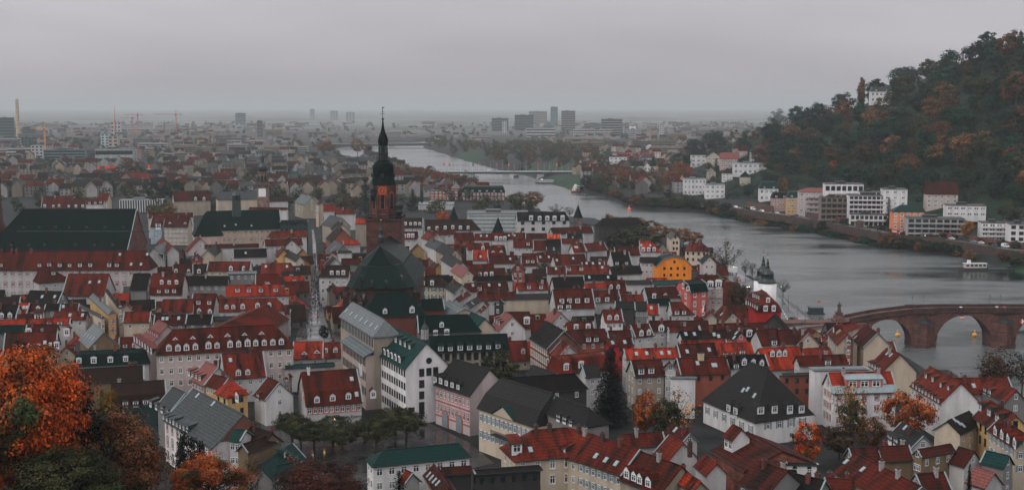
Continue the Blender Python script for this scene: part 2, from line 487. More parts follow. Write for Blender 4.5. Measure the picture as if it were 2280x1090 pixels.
def paving(name, base, rough, patch, scale=0.25):
 m, t, b = mat(name)
 co = N(t, 'ShaderNodeTexCoord'); v = co.outputs['Object']
 rgb = N(t, 'ShaderNodeRGB'); rgb.outputs[0].default_value = (*base, 1)
 col = mulchain(t, rgb.outputs[0], [noise_range(t, v, scale, 0.7,1.25), noise_range(t, v, 1.5,0.8,1.15)])
 LK(t, col, b.inputs['Base Color'])
 r = noise_range(t, v, patch, rough, rough + 0.35,0.42,0.6)
 LK(t, r, b.inputs['Roughness'])
 return m
M['paving'] = paving('wet_paving', (0.075,0.076,0.079),0.13,0.12)
M['cobble'] = paving('dark_wet_cobbles', (0.018,0.017,0.016),0.14,0.10)
M['road'] = paving('wet_road', (0.055,0.057,0.058),0.12,0.1)
def sheet(name, pts2, z, m):
 mb = MB(); n = len(pts2)
 mb.add([(p[0], p[1], z) for p in pts2], [tuple(range(n))])
 return struct(name, mb.mesh(name, m))
def pxpoly(l, z=0): return [at(x, y, z)[:2] for x, y in l]
street_px = [(655,790),(745,790),(737,750),(722,700),(712,640),(706,590),(703,540),(698,510),(694,510),(696,540),(697,590),(692,640),(682,700),(660,745)]
STREET = np.array(pxpoly(street_px))
sheet('main_street', STREET, 0.03, M['paving'])
square_px = [(660,800),(900,800),(905,745),(780,742),(738,738),(745,790)]
sheet('market_square', pxpoly(square_px),0.05, M['cobble'])
kornmarkt_px = [(560,940),(700,940),(870,925),(945,935),(1045,985),(1100,1030),(900,1075),(640,1080)]
sheet('corn_market_square', pxpoly(kornmarkt_px),0.03, M['cobble'])
quay_px = [(1655,612),(1731,655),(1816,719),(1850,728),(1800,752),(1735,752),(1700,690),(1640,655),(1600,600)]
sheet('quay_road', pxpoly(quay_px),0.04, M['road'])
QUAY = np.array(pxpoly(quay_px))
mb = MB()
for a, b_ in (((1735,655),(1790,722)), ):
 p, q = at(*a, 0.05), at(*b_, 0.05)
 mb.tube([p, q], 0.14,4)
struct('quay_kerb', mb.mesh('quay_kerb', M['concrete']))
mb = MB()
for k in range(6):
 p, q = at(1742 + k * 3.5,690 + k * 6,0.06), at(1744 + k * 3.5,694 + k * 6,0.06)
 d = np.array([0.18,0,0])
 mb.add([p - d, p + d, q + d, q - d], [(0,1,2,3)])
struct('quay_road_marking', mb.mesh('quay_road_marking', M['white']))
fr_px = [(1540,455),(1600,466),(1640,474),(1700,487),(1760,496),(1830,507),(1900,521),(1985,538),(2060,540),(2140,551),(2240,564),(2400,590)]
FROAD = []
for i, (x, y) in enumerate(fr_px):
 p = hit(x, y, 500); FROAD.append(np.array([p[0], p[1], max(p[2], 0)]))
mb = MB(); vs, fs = [], []
for i, p in enumerate(FROAD):
 q = FROAD[min(i + 1, len(FROAD) - 1)] - FROAD[max(i - 1,0)]
 n = np.array([-q[1], q[0], 0]); n /= np.linalg.norm(n); n = n * 5
 vs += [p - n + (0,0,0.35), p + n + (0,0,0.35), p - n + (0,0,-3), p + n + (0,0,-3)]
for i in range(len(FROAD) - 1):
 a = i * 4; b = a + 4
 fs += [(a, b, b + 1, a + 1),(a, a + 2, b + 2, b),(a + 1, b + 1, b + 3, a + 3)]
mb.add(vs, fs)
struct('riverside_road', mb.mesh('riverside_road', M['road']))
# ---- windows, dormers and houses
PRUNE = []          # small parts kept only where the photograph or a step beside it could show them
FOOT = []           # footprints taken: (centre, half length, half width, angle)
def window_mesh(style):
 mb = MB()
 mb.add([(-.42,.015,-.44),(.42,.015,-.44),(.42,.015,.44),(-.42,.015,.44)], [(0,3,2,1)], 1)
 f = 0.1 if style != 'd' else 0.07
 for b in ((-.5,-.5 + f, -.5,.5),(.5 - f, .5,-.5,.5),(-.5 + f, .5 - f, -.5,-.5 + f),(-.5 + f, .5 - f, .5 - f, .5)):
  mb.box(b[0], b[1], 0,.06, b[2], b[3], 0)
 if style != 'd':
  mb.box(-.045,.045,0.001,.05,-.5 + f, .5 - f, 0)
  mb.box(-.5 + f, -.045,0.001,.05,.12,.19,0); mb.box(.045,.5 - f, 0.001,.05,.12,.19,0)
 if style in 'rc':
  for b in ((-.66,-.5,-.6,.62),(.5,.66,-.6,.62),(-.5,.5,.5,.62),(-.5,.5,-.62,-.5)):
   mb.box(b[0], b[1], 0,.10, b[2], b[3], 2)
 if style in 'sg':
  for x in (-1.0,.52):
   mb.box(x, x + .48,0,.07,-.5,.5,2)
 if style == 'a':
  n = 8; poly = [(-.5,.5)] + [(-.5 * math.cos(math.pi * k / n), .5 + .42 * math.sin(math.pi * k / n)) for k in range(1, n)] + [(.5,.5)]
  mb.slab([(x, z) for x, z in poly], 0,.05,1)
 third = {'r': M['red_stone'], 's': M['shutter'], 'g': M['green'], 'c': M['cream']}.get(style, M['white'])
 return mb.mesh('window_' + style, [M['white'] if style != 'd' else M['metal'], M['glass'], third])
WIN = {s: window_mesh(s) for s in 'wdrsgac'}
M['curtain'] = simple('curtained_window_glass', (.16,.165,.16), .25)
CUR = {}
for s_ in 'wrsgc':
 CUR[s_] = WIN[s_].copy(); CUR[s_].materials[1] = M['curtain']
def win(parent, style, x, y, z, rz=0.0, sx=1.05, sz=1.55, prune=True):
 o = put('window', CUR[style] if style in CUR and R.random() < .3 else WIN[style], parent, (x, y, z), rz, (sx, 1.0, sz))
 if prune: PRUNE.append(o)
 return o
def dormer_mesh(kind, run):
 """front 1.5 wide and 1.5 high at y=0, running back (-y) into a roof that climbs 1 m per `run` metres"""
 mb = MB(); w, h = .75,1.5
 D = h * run + .35
 mb.mi = 0
 if kind == 'e':                                  # small triangular roof eye
  mb.add([(-.95,0,.1),(.95,0,.1),(0,0,1.05),(0,-1.2 * run, 1.05)], [(0,1,2)], 1)
  mb.add([(-1.1,.08,.02),(0,.08,1.2),(1.1,.08,.02),(0,-1.3 * run, 1.2),(-1.0,-.5 * run, .3),(1.0,-.5 * run, .3)], [(0,1,3,4),(1,2,5,3)], 2)
  mb.box(-.25,.25,.0,.05,.25,.55,3)
  return mb.mesh('dormer_e', [M['slate'], M['white'], M['roof'], M['glass']])
 mb.add([(-w, 0,-.3),(w, 0,-.3),(w, 0, h),(-w, 0, h),(-w, -D, h),(w, -D, h),(-w, -.05,-.3),(w, -.05,-.3)],
     [(6,0,3,4),(1,7,5,2)], 0)
 mb.add([(-w, .0,-.3),(w, .0,-.3),(w, .0, h),(-w, .0, h)], [(0,1,2,3)], 0 if kind == 'k' else 1)
 o = .16
 if kind == 'g':                                  # gabled
  top = h + .62; B = D + .62 * run + .2
  mb.add([(-w, 0, h),(w, 0, h),(0,0, top)], [(0,1,2)], 1)
  mb.add([(-w - o, .2, h - .12),(0,.2, top + .08),(w + o, .2, h - .12),(-w - o, -D, h - .12),(0,-B, top + .08),(w + o, -D, h - .12)],
      [(0,1,4,3),(1,2,5,4)], 2)
 elif kind == 's':                                # shed
  zb = h + .35; B = (h + .35) * run + .6
  mb.add([(-w - o, .3, h - .02),(w + o, .3, h - .02),(w + o, -B, zb + .25),(-w - o, -B, zb + .25)], [(0,1,2,3)], 2)
  mb.add([(-w - o, .3, h - .14),(w + o, .3, h - .14),(w + o, .3, h - .02),(-w - o, .3, h - .02)], [(0,1,2,3)], 0)
  mb.add([(-w, 0, h),(-w, -D, h),(-w, -B, zb + .2)], [(0,1,2)], 0); mb.add([(w, 0, h),(w, -D, h),(w, -B, zb + .2)], [(0,1,2)], 0)
 elif kind == 'b':                                # round-topped
  n = 7; vs = []
  for k in range(n):
   a = math.pi * k / (n - 1); x, z = -(w + o) * math.cos(a), h - .1 + .5 * math.sin(a)
   vs += [(x, .15, z),(x, -D - .5 * run, z)]
  mb.add(vs, [(2 * k, 2 * k + 2,2 * k + 3,2 * k + 1) for k in range(n - 1)], 2)
  mb.add([vs[2 * k] for k in range(n)], [tuple(range(n))], 1)
 else:                                            # hipped little roof
  top = h + .7; B = D + .7 * run
  mb.add([(-w - o, .2, h),(w + o, .2, h),(0,-.6, top),(0,-B, top),(-w - o, -D, h),(w + o, -D, h)],
      [(0,1,2),(0,2,3,4),(1,5,3,2)], 2)
 return mb.mesh('dormer_' + kind, [M['slate'], M['white'], M['roof']], fix=False)
DORM = {}
def dormer(root, kind, x, y, z, rz, tan, sc, col, trim='w'):
 key = (kind, round(1 / tan, 1))
 if key not in DORM: DORM[key] = dormer_mesh(kind, max(key[1], .3))
 sc *= R.uniform(.92,1.1)
 o = put('dormer', DORM[key], root, (x, y, z), rz, (sc, sc * R.uniform(.95,1.1), sc * R.uniform(.94,1.1)), col)
 PRUNE.append(o)
 if kind not in 'ek':
  put('window', WIN['w'], o, (0,.01,.72),0,(1.1,1.0,1.2))
 return o
sk = MB(); sk.box(-.5,.5,-.7,.7,0,.12,0); sk.box(-.4,.4,-.6,.6,.12,.14,1)
SKYLIGHT = sk.mesh('skylight', [M['zinc'], simple('skylight_glass', (0.25,0.30,0.32),0.15)])
def chimney_mesh(capm):
 mb = MB(); mb.box(-.45,.45,-.32,.32,-1.6,1.5,0); mb.box(-.55,.55,-.42,.42,1.5,1.68,0)
 mb.box(-.32,-.04,-.18,.18,1.68,2.0,1); mb.box(.06,.32,-.18,.18,1.68,2.0,1)
 return mb.mesh('chimney', [capm, M['metal']])
CHIM = [chimney_mesh(M['paint']), chimney_mesh(M['paint'])]
RC = {'r1': (.050,.0105,.0075,.55), 'r2': (.078,.0120,.0070,.55), 'r3': (.125,.0180,.0100,.55), 'r4': (.255,.0270,.0125,.52), 'r5': (.46,.055,.018,.55),
   'br': (.022,.012,.0095,.55), 'dk': (.0065,.0066,.0066,.5), 'sl': (.0012,.0105,.0088,.45), 'gr': (.045,.050,.052,.36), 'gd': (.0175,.0168,.0165,.42),
   'pk': (.17,.060,.053,.42), 'lg': (.115,.128,.134,.40), 'gn': (.007,.028,.026,.42)}  # pk: sky reflection on wet red tile put into the colour; some roofs plain pink
WC = {'W': (.58,.56,.56), 'w': (.40,.385,.38), 'cr': (.43,.355,.275), 'ye': (.47,.295,.12), 'or': (.72,.22,.025), 'pi': (.46,.10,.095), 'gy': (.17,.165,.16), 'ss': (.13,.042,.032),
   'bk': (.22,.065,.042), 'pw': (.42,.345,.345), 'ol': (.16,.11,.065), 'dk': (.04,.036,.034), 'bl': (.26,.33,.38), 'rd': (.32,.018,.018), 'sa': (.27,.23,.185), 'sl': (.018,.042,.040), 'br': (.12,.08,.06)}
RW = {'r1': 'dark red', 'r2': 'deep red', 'r3': 'red', 'r4': 'bright red', 'r5': 'orange-red', 'br': 'brown', 'dk': 'black', 'sl': 'green-black slate', 'gr': 'grey',
   'gd': 'dark grey', 'pk': 'pinkish', 'lg': 'pale grey', 'gn': 'green-grey'}
def jit(c, a=0.16):
 k = 1 + R.uniform(-a, a)
 return tuple(v * k for v in c[:3]) + tuple(c[3:])
def line_side(A, B, P):
 return (B[0] - A[0]) * (P[1] - A[1]) - (B[1] - A[1]) * (P[0] - A[0])
def solve_w(P1, P2, n, z, tan, e, y0=0.0):
 """distance from line P1P2 (already at height z) out along n, dropping tan per metre, at which it passes pixel e"""
 def f(w):
  o = np.array([n[0] * w, n[1] * w, -tan * w])
  return line_side(proj(P1 + o), proj(P2 + o), e)
 ws = np.linspace(0.4,34,90)
 fv = [f(w) for w in ws]
 for i in range(len(ws) - 1):
  if fv[i] * fv[i + 1] <= 0:
   a, b = ws[i], ws[i + 1]; fa = fv[i]
   for _ in range(25):
    m = (a + b) / 2; fm = f(m)
    if fa * fm <= 0: b = m
    else: a, fa = m, fm
   return (a + b) / 2
 return None
def roof_mesh(pf, pb, hl, hA, hB, oh, th=0.22):
 """pf/pb: (y, z) from the ridge down to the front / back eave; gable where hip is 0"""
 def ends(y):
  a = -hl - (hA * abs(y) if hA else oh); b = hl + (hB * abs(y) if hB else oh)
  return a, b
 vs, fs = [], []
 def row(y, z):
  a, b = ends(y); vs.append((a, y, z)); vs.append((b, y, z)); return len(vs) - 2
 r = row(*pf[0])
 F = [r] + [row(y, z) for y, z in pf[1:]]
 Bk = [r] + [row(y, z) for y, z in pb[1:]]
 for L, flip in ((F, False),(Bk, True)):
  for i in range(len(L) - 1):
   q = (L[i], L[i + 1], L[i + 1] + 1, L[i] + 1)
   fs.append(q[::-1] if flip else q)
 for h, e in ((hA, 0),(hB, 1)):
  if not h: continue
  for i in range(min(len(F), len(Bk)) - 1):
   a, b, c, d = F[i] + e, F[i + 1] + e, Bk[i + 1] + e, Bk[i] + e
   q = [a, b, c, d] if a != d else [a, b, c]
   fs.append(q if e else q[::-1])
 n = len(vs)
 edge = {}
 for f in fs:
  for i in range(len(f)):
   a, b = f[i], f[(i + 1) % len(f)]
   edge[(min(a, b), max(a, b))] = edge.get((min(a, b), max(a, b)),0) + 1
 vs2 = vs + [(x, y, z - th) for x, y, z in vs]
 fs2 = [list(f) for f in fs] + [[i + n for i in f][::-1] for f in fs]
 for (a, b), k in edge.items():
  if k == 1: fs2.append([a, b, b + n, a + n])
 mb = MB(); mb.add(vs2, fs2,0)
 if hl > .6:
  z = pf[0][1]
  mb.box(-hl, hl, -.16,.16, z - .04, z + .1,0)
 for p in (pf, pb):                                       # gutters, and light sheet metal along some gable verges
  s_ = 1 if p is pf else -1; y, z = p[-1]; a, b = ends(y)
  mb.box(a, b, min(y, y + s_ * .16), max(y, y + s_ * .16), z - .2, z - .04,1)
 for h_, e in ((hA, 0),(hB, 1)):
  if h_ or R.random() > .45: continue
  for p in (pf, pb):
   for (y0, z0),(y1, z1) in zip(p[:-1], p[1:]):
    x1 = ends(y0)[e]; x0 = x1 - (.38 if e else -.38)
    mb.add([(x0, y0, z0 + .09),(x1, y0, z0 + .09),(x1, y1, z1 + .09),(x0, y1, z1 + .09),(x0, y0, z0 - .02),(x0, y1, z1 - .02),(x1, y0, z0 - .2),(x1, y1, z1 - .2)], [(0,1,2,3),(4,0,3,5),(1,6,7,2)], 2)
 return mb.mesh('roof', [M['roof'], M['metal'], M['zinc']])
def prof_z(prof, y):
 ys_ = [abs(p[0]) for p in prof]; zs_ = [p[1] for p in prof]
 return float(np.interp(abs(y), ys_, zs_))
def walls_mesh(pf, pb, hl, hA, hB, ins, m, z0=-1.5):
 yf, yb = pf[-1][0] - ins, pb[-1][0] + ins
 xa = -hl - (hA * abs(pf[-1][0]) - ins * (1 if hA > .4 else hA) if hA else -0.05)
 xb = hl + (hB * abs(pf[-1][0]) - ins * (1 if hB > .4 else hB) if hB else -0.05)
 zf, zb = prof_z(pf, yf) - .2, prof_z(pb, yb) - .2
 if hA or hB: zf = min(zf, pf[-1][1] + .1); zb = min(zb, pb[-1][1] + .1)
 mb = MB()
 vs = [(xa, yf, z0),(xb, yf, z0),(xb, yf, zf),(xa, yf, zf),(xa, yb, z0),(xb, yb, z0),(xb, yb, zb),(xa, yb, zb)]
 mb.add(vs, [(1,0,3,2),(4,5,6,7)])
 for x, h in ((xa, hA),(xb, hB)):
  if h: poly = [(yf, z0),(yf, zf),(yb, zb),(yb, z0)]
  else:
   poly = [(yf, z0),(yf, prof_z(pf, yf) - .2)] + [(y, z - .2) for y, z in pf[1:-1][::-1]] + [(0, pf[0][1] - .2)] + \
       [(y, z - .2) for y, z in pb[1:-1]] + [(yb, prof_z(pb, yb) - .2),(yb, z0)]
  mb.add([(x, y, z) for y, z in poly], [tuple(range(len(poly)))])
 return mb.mesh('wall', m),(xa, xb, yf, yb, zf, zb)
HOUSES = []
def house(label, x1, y1, x2, y2, ex, ey, zr, rc, wc, hip=(0,0), brk=None, tan=None, tan2=2.2, d=(), dk='g', dz=1.0, s=(), ch=None, wn='w', nw=None,
    rows=2, gw=None, wb=None, cat='house', name='house', root=None, z0=None, group=None, wsz=(1.0,1.5), wmat='wall', rgap=3.0, oh=.35, ins=.4, skip_w=False, d2=(), d2k='g', r0=1.5, chc=None, de=(), dek='h'):
 P1, P2 = at(x1, y1, zr), at(x2, y2, zr)
 u = P2 - P1; L = float(np.hypot(u[0], u[1])); u = u / max(L, 1e-6)
 tan = tan if tan is not None else (1.0 if not brk else .65)
 best = None
 for sg in (1,-1):
  n = np.array([-u[1], u[0], 0]) * sg
  if brk:
   w1 = solve_w(P1, P2, n, zr, tan, brk)
   if w1 is None: continue
   o = np.array([n[0] * w1, n[1] * w1,-tan * w1])
   w2 = solve_w(P1 + o, P2 + o, n, zr, tan2,(ex, ey))
   if w2 is None: continue
   w = w1 + w2
  else:
   w1 = None; w = solve_w(P1, P2, n, zr, tan, (ex, ey))
   if w is None: continue
  face = float(n[:2] @ (C - P1)[:2]) > 0
  cand = (not face, w, n, w1)
  if best is None or cand[:2] < best[:2]: best = cand
 if best is None:
  print('NO SOLUTION', label); n = np.array([-u[1], u[0], 0]) * (1 if -u[1] * (C - P1)[0] + u[0] * (C - P1)[1] > 0 else -1); w, w1 = 5.0,(2.5 if brk else None)
 else: _, w, n, w1 = best
 if w > 22: print('WIDE', label, round(w, 1))
 side = -1 if (n[0] * -u[1] + n[1] * u[0]) < 0 else 1
 hA, hB = hip
 if side < 0: P1, P2, u, hA, hB = P2, P1,-u, hB, hA
 mid = (P1 + P2) / 2
 rz = math.atan2(u[1], u[0])
 zb_ = min(gz(*mid[:2]), gz(*(mid + n * w)[:2])) if z0 is None else z0
 zb_ = max(zb_, -0.5)
 if root is None:
  root = thing(name, label, cat, (mid[0], mid[1], zb_), rz, group)
 own = put_frame(root, mid, zb_, rz)
 H = zr - zb_
 back = wb if wb is not None else w
 if brk:
  w2 = w - w1
  pf = [(0, H),(w1, H - tan * w1),(w, H - tan * w1 - tan2 * w2)]
  k = back / w
  pb = [(0, H),(-w1 * k, H - tan * w1),(-w * k, H - tan * w1 - tan2 * w2)]
 else:
  pf = [(0, H),(w, H - tan * w)]; pb = [(0, H),(-back, H - tan * w)]
 hl = L / 2
 ins = min(ins, w * .2)
 rcol = jit(RC[rc]); wcol = jit(WC[wc], .08)
 ro = own('roof', roof_mesh(pf, pb, hl, hA, hB, oh), color=rcol)
 wme, (xa, xb, yf, yb, zf, zb) = walls_mesh(pf, pb, hl, hA, hB, ins, M[wmat])
 wo_ = own('wall', wme, color=wcol)
 FOOT.append((mid[:2] + n[:2] * (yf + yb) / 2,(xb - xa) / 2,(yf - yb) / 2, rz))
 HOUSES.append(dict(root=root, mid=mid, rc=rc, wc=wc, d=len(d) + len(d2), label=label, w=w, L=L, H=H))
 f = own.f
 def on_roof(px, py):
  """local point of the front roof slope seen through a pixel, and the slope there"""
  dr = ray(px, py)
  segs = list(zip(pf[:-1], pf[1:]))
  best_ = None
  for (ya, za),(yb2, zb2) in segs:
   tn = (za - zb2) / max(yb2 - ya, 1e-6)
   c0 = C - np.array([mid[0], mid[1], zb_])
   yy0, dy = c0 @ np.array([n[0], n[1], 0]), dr @ np.array([n[0], n[1], 0])
   den = dr[2] + tn * dy
   if abs(den) < 1e-9: continue
   t = (za - tn * (yy0 - ya) - c0[2]) / den
   P = c0 + dr * t
   yl = P @ np.array([n[0], n[1], 0]); xl = P @ np.array([u[0], u[1], 0])
   err = max(ya - yl, yl - yb2,0)
   if best_ is None or err < best_[0]: best_ = (err, xl, min(max(yl, ya), yb2), P[2], tn)
  _, xl, yl, zl, tn = best_
  return xl, yl, prof_z(pf, yl), tn
 if root.get('category') is not None or True:
  far = mid[1] > 760
  for lst, knd in ((d, dk),(d2, d2k)):
   for px, py in lst:
    xl, yl, zl, tn = on_roof(px, py)
    sc = dz * (1.0 if mid[1] < 600 else 1.1)
    zc = zl - .75 * sc
    yfz = min(yl + .75 * sc / tn, pf[-1][0] - .1)
    o = dormer(root, knd, *f(xl, yfz, zc), own.rz, tn, sc, rcol)
  for px, py in de:                                   # on the hipped end towards the camera
   e = 1 if u[:2] @ (C - mid)[:2] > 0 else -1
   hp = hB if e > 0 else hA
   te = tan / hp; c0 = C - np.array([mid[0], mid[1], zb_]); dr = ray(px, py); ue = np.array([u[0], u[1], 0]) * e
   t = (H - te * (c0 @ ue - hl) - c0[2]) / (dr[2] + te * (dr @ ue)); P = c0 + dr * t
   sc = dz; zc = P[2] - .75 * sc
   dormer(root, dek, *f((P @ ue + .75 * sc / te) * e, P @ np.array([n[0], n[1], 0]), zc), own.rz - e * math.pi / 2, te, sc, rcol)
  for px, py in s:
   xl, yl, zl, tn = on_roof(px, py)
   o = put('skylight', SKYLIGHT, root, f(xl, yl, zl + .02))
   o.rotation_euler = (-math.atan(tn),0, own.rz); o.rotation_mode = 'XYZ'
   PRUNE.append(o)
  if ch is None: chx = [(R.uniform(-.8,.8) * hl, R.choice((-.8,.9))) for _ in range(R.choice((0,1,1,2)))] if L > 5 else []
  else:
   chx = []
   for px in ch:
    t = (px - x1) / (x2 - x1) if abs(x2 - x1) > abs(y2 - y1) * .5 else .5
    xl = (t - .5) * L * side
    chx.append((xl, .5))
  for xl, yl in chx:
   cc = chc or R.choice(((.11,.03,.024),(.14,.035,.028),(.06,.03,.025),(.26,.24,.22)))
   o = put('chimney', CHIM[0], root, f(xl, yl * min(1, w * .3), H - tan * abs(yl) * min(1, w * .3)), own.rz + R.choice((0, math.pi / 2)), color=cc)
   PRUNE.append(o)
  if skip_w: return root, own, dict(pf=pf, pb=pb, xa=xa, xb=xb, yf=yf, yb=yb, zf=zf, H=H, hl=hl, n=n, u=u, mid=mid, on_roof=on_roof, w=w)
  nn = nw if nw is not None else max(1, int((xb - xa) / 3.4))
  if nn:
   for r_ in range(rows):
    z = zf - r0 - r_ * rgap
    if z < 1: break
    for k in range(nn):
     x = xa + (xb - xa) * (k + .5) / nn
     win(root, wn, *f(x, yf, z), own.rz, *wsz)
  gn = gw if gw is not None else (1 if far else 2)
  if gn:
   for e, xe, hh in ((-1, xa, hA),(1, xb, hB)):
    ndir = np.array([u[0], u[1]]) * e
    if ndir @ (C - mid)[:2] <= 0: continue
    top = zf + (0 if hh else (H - zf) * .45)
    rws = []
    z = top - (1.3 if hh else .2)
    while z > 2 and len(rws) < 1 + rows: rws.append(z); z -= rgap
    for i, z in enumerate(rws):
     frac = 1 if z < zf - 1 else max(.25,1 - (z - zf + 1) / max(H - zf, 1))
     kk = max(1, int(round(gn * (1 if frac > .95 else frac))))
     for k in range(kk):
      y = (yf + yb) / 2 + (yf - yb) * .78 * frac * ((k + .5) / kk - .5)
      win(root, wn, *f(xe, y, z), own.rz - e * math.pi / 2, *wsz)
 return root, own, dict(pf=pf, pb=pb, xa=xa, xb=xb, yf=yf, yb=yb, zf=zf, H=H, hl=hl, n=n, u=u, mid=mid, on_roof=on_roof, w=w)
def put_frame(root, mid, zb, rz):
 """puts parts given in a wing's own frame under root, whatever root's frame is"""
 Mr = Matrix.Translation(root.location) @ Matrix.Rotation(root.rotation_euler[2], 4, 'Z')
 Mw = Matrix.Translation((mid[0], mid[1], zb)) @ Matrix.Rotation(rz, 4, 'Z')
 T = Mr.inverted() @ Mw
 dr = rz - root.rotation_euler[2]
 def own(name, me, color=None, x=0, y=0, z=0, r=0.0, sc=None):
  return put(name, me, root, T @ Vector((x, y, z)), dr + r, sc, color)
 own.f = lambda x, y, z: tuple(T @ Vector((x, y, z)))
 own.rz = dr
 return own
# ---- the old town, house by house (pixels of the photograph; zr = height of the ridge in metres)
h = house
h('cream house under a bright red roof beside the long red seminary roof', 12,582,76,582,38,615,17, 'r4', 'cr', s=[(57,593)], ch=[37], nw=4)
h('white house with a dark brown roof and bare white gable', 92,594,150,590,118,628,17, 'r1', 'w', d=[(118,607)], dk='s', s=[(121,596),(136,596)], hip=(.5,0), nw=3)
h('broad dark red roof ending in a bare white gable', 152,609,242,609,190,659,16, 'r2', 'w', s=[(200,628),(221,627)], gw=0, nw=2)
h('black tiled roof with a red chimney between trees and red roofs', 68,646,139,648,100,675,13.5, 'dk', 'gy', s=[(94,660),(122,660)], ch=[105], rows=1)
h('black roof hiding the end of the long seminary', 299,608,333,608,316,645,16, 'dk', 'gy', nw=0)
h('red mansard house with three white dormers above a slate band', 341,608,411,608,376,656,17, 'r2', 'w', brk=(376,638), tan=1.1, tan2=3, d=[(361,628),(378,628),(394,628)], dk='b', d2=[(354,647),(372,647),(388,647)], d2k='s', nw=4)
h('low black roof behind pale grey walls', 413,614,508,614,460,634,14, 'dk', 'gy', ch=[459], rows=1, nw=6)
h('deep red roof carrying two small white triangular gables', 465,582,559,582,510,603,17, 'r3', 'cr', d=[(515,597),(544,597)], dk='g', dz=1.2)
h('pale house with a flat light grey roof and three small windows', 509,604,570,603,540,609,15, 'lg', 'gy', nw=4, rows=1, tan=.4)
h('bright red-orange roof with four grey-topped dormers', 505,635,621,632,570,659,15, 'r4', 'w', d=[(529,645),(554,645),(581,645),(614,644)], dk='s', hip=(0,1), nw=6)
h('mossy red roof over a row of tiny white arcade windows', 364,666,430,665,396,695,14, 'r3', 'w', nw=9, rows=1, wsz=(.8,1.0), ch=[420])
h('tall deep red roof with two small dormers and white eaves', 431,653,481,653,457,698,15, 'r2', 'w', d=[(443,672),(467,672)], d2=[(444,694),(468,694)], dk='s', nw=3)
h('long red roof with five white dormers near the market street', 491,665,616,663,560,692,14.5, 'r3', 'w', d=[(505,682),(520,682),(541,682),(574,680),(600,679)], dk='g', hip=(0,.8), nw=7)
h('steep red hip roof like a tent behind the pinkish palace', 585,681,594,676,600,738,19, 'r2', 'pw', hip=(1,1), tan=1.0, nw=0, wb=14)
h('red roof with a fresh white triangular eye behind the palace', 346,700,415,699,380,722,13, 'r1', 'gy', s=[(363,709),(372,709),(398,708)], rows=1)
h('black slate roof between two red roofs by the palace', 418,700,473,700,446,721,13, 'dk', 'gy', rows=1)
h('low olive walled back building with a flat roof', 479,704,552,703,515,711,11, 'gd', 'ol', tan=.3, nw=0)
h('bright red roof whose cream gable faces the palace', 278,694,335,693,306,717,14, 'r3', 'cr', rows=1)
h('cream gabled house with a red side roof on the crooked lane', 281,678,283,672,268,696,14, 'r3', 'cr', gw=0, nw=0)
h('brown roof with a wide white gable window', 70,676,102,676,86,692,12.5, 'r1', 'cr', d=[(86,688)], dk='g', rows=1)
h('small black roof beside the brown one with the gable window', 103,676,135,676,118,690,12.5, 'dk', 'gy', rows=1)
h('small red roof with one white skylight by the crooked lane', 136,676,175,675,155,692,12.5, 'r2', 'w', s=[(141,682)], rows=1)
h('small bright red roof with two dark skylights', 44,674,65,674,54,699,13, 'r4', 'w', s=[(53,684),(60,684)], rows=1)
h('black roof with two white dormers at the photo edge', -12,679,42,679,16,707,13, 'dk', 'w', d=[(5,703),(23,703)], dk='g', rows=1)
h('long low brown roof at the photo edge', -12,661,45,660,16,678,12.5, 'br', 'gy', rows=1)
h('brown roof with a pair of white windows in one wide dormer', 38,699,76,698,56,712,12, 'r1', 'w', d=[(86,703)], dk='s', dz=1.5, rows=1)
h('bright red long low roof with two dormers', -12,711,156,708,70,724,12.5, 'r4', 'w', d=[(110,720),(134,719)], dk='s', rows=1, nw=0)
h('red roof with two white skylights beside the crooked lane', 123,693,194,693,158,711,13, 'r3', 'w', s=[(156,701),(184,701)], ch=[179], rows=1)
h('black roof above the orange tree', -12,724,52,723,20,741,12, 'sl', 'gy', nw=0)
h('brown roof with a large white dormer', 61,722,127,721,94,740,12, 'r1', 'cr', d=[(65,737),(148,741)], dk='b', dz=1.3, nw=0)
h('dark red roof with white dormers over cream walls behind the orange tree', 13,741,127,737,80,781,13.5, 'r2', 'cr', d=[(49,772),(69,770),(127,768)], dk='b', s=[(86,769),(100,762),(112,766)], nw=5, wn='r')
h('grey sheet roof with a brown gable on the crooked lane', 231,738,209,719,185,765,13.5, 'lg', 'ol', gw=0, nw=0, s=[(190,745),(196,748),(202,751),(208,754)])
h('cream house with a long grey roof slanting down the crooked lane', 250,690,207,653,219,681,15, 'lg', 'ye', nw=0, gw=2, wn='r', ch=[226])
h('dark green-grey roof next to the slanting grey roof', 268,681,238,642,256,676,15, 'gd', 'cr', nw=0)
h('narrow grey roof stepping down beside the crooked lane', 229,703,180,678,205,697,13, 'gr', 'cr', nw=0, gw=1)
h('green slate mansard with four white dormers and a pale flat top', 180,781,318,775,250,812,12.5, 'sl', 'w', brk=(250,786), tan=.28, tan2=1.5, d=[(176,802),(209,802),(246,800),(280,798)], dk='b', hip=(.5,.5), rows=1, nw=6)
h('long dark brown roof with a red side behind the dark fir', 146,823,318,813,232,850,12.5, 'br', 'ol', nw=0, gw=0)
h('dark brown roof over a green slate wall with three white dormers', 250,853,366,845,308,901,11.5, 'br', 'sl', brk=(308,878), tan=.9, tan2=3, d=[(279,898),(302,897),(324,894)], dk='s', nw=0)
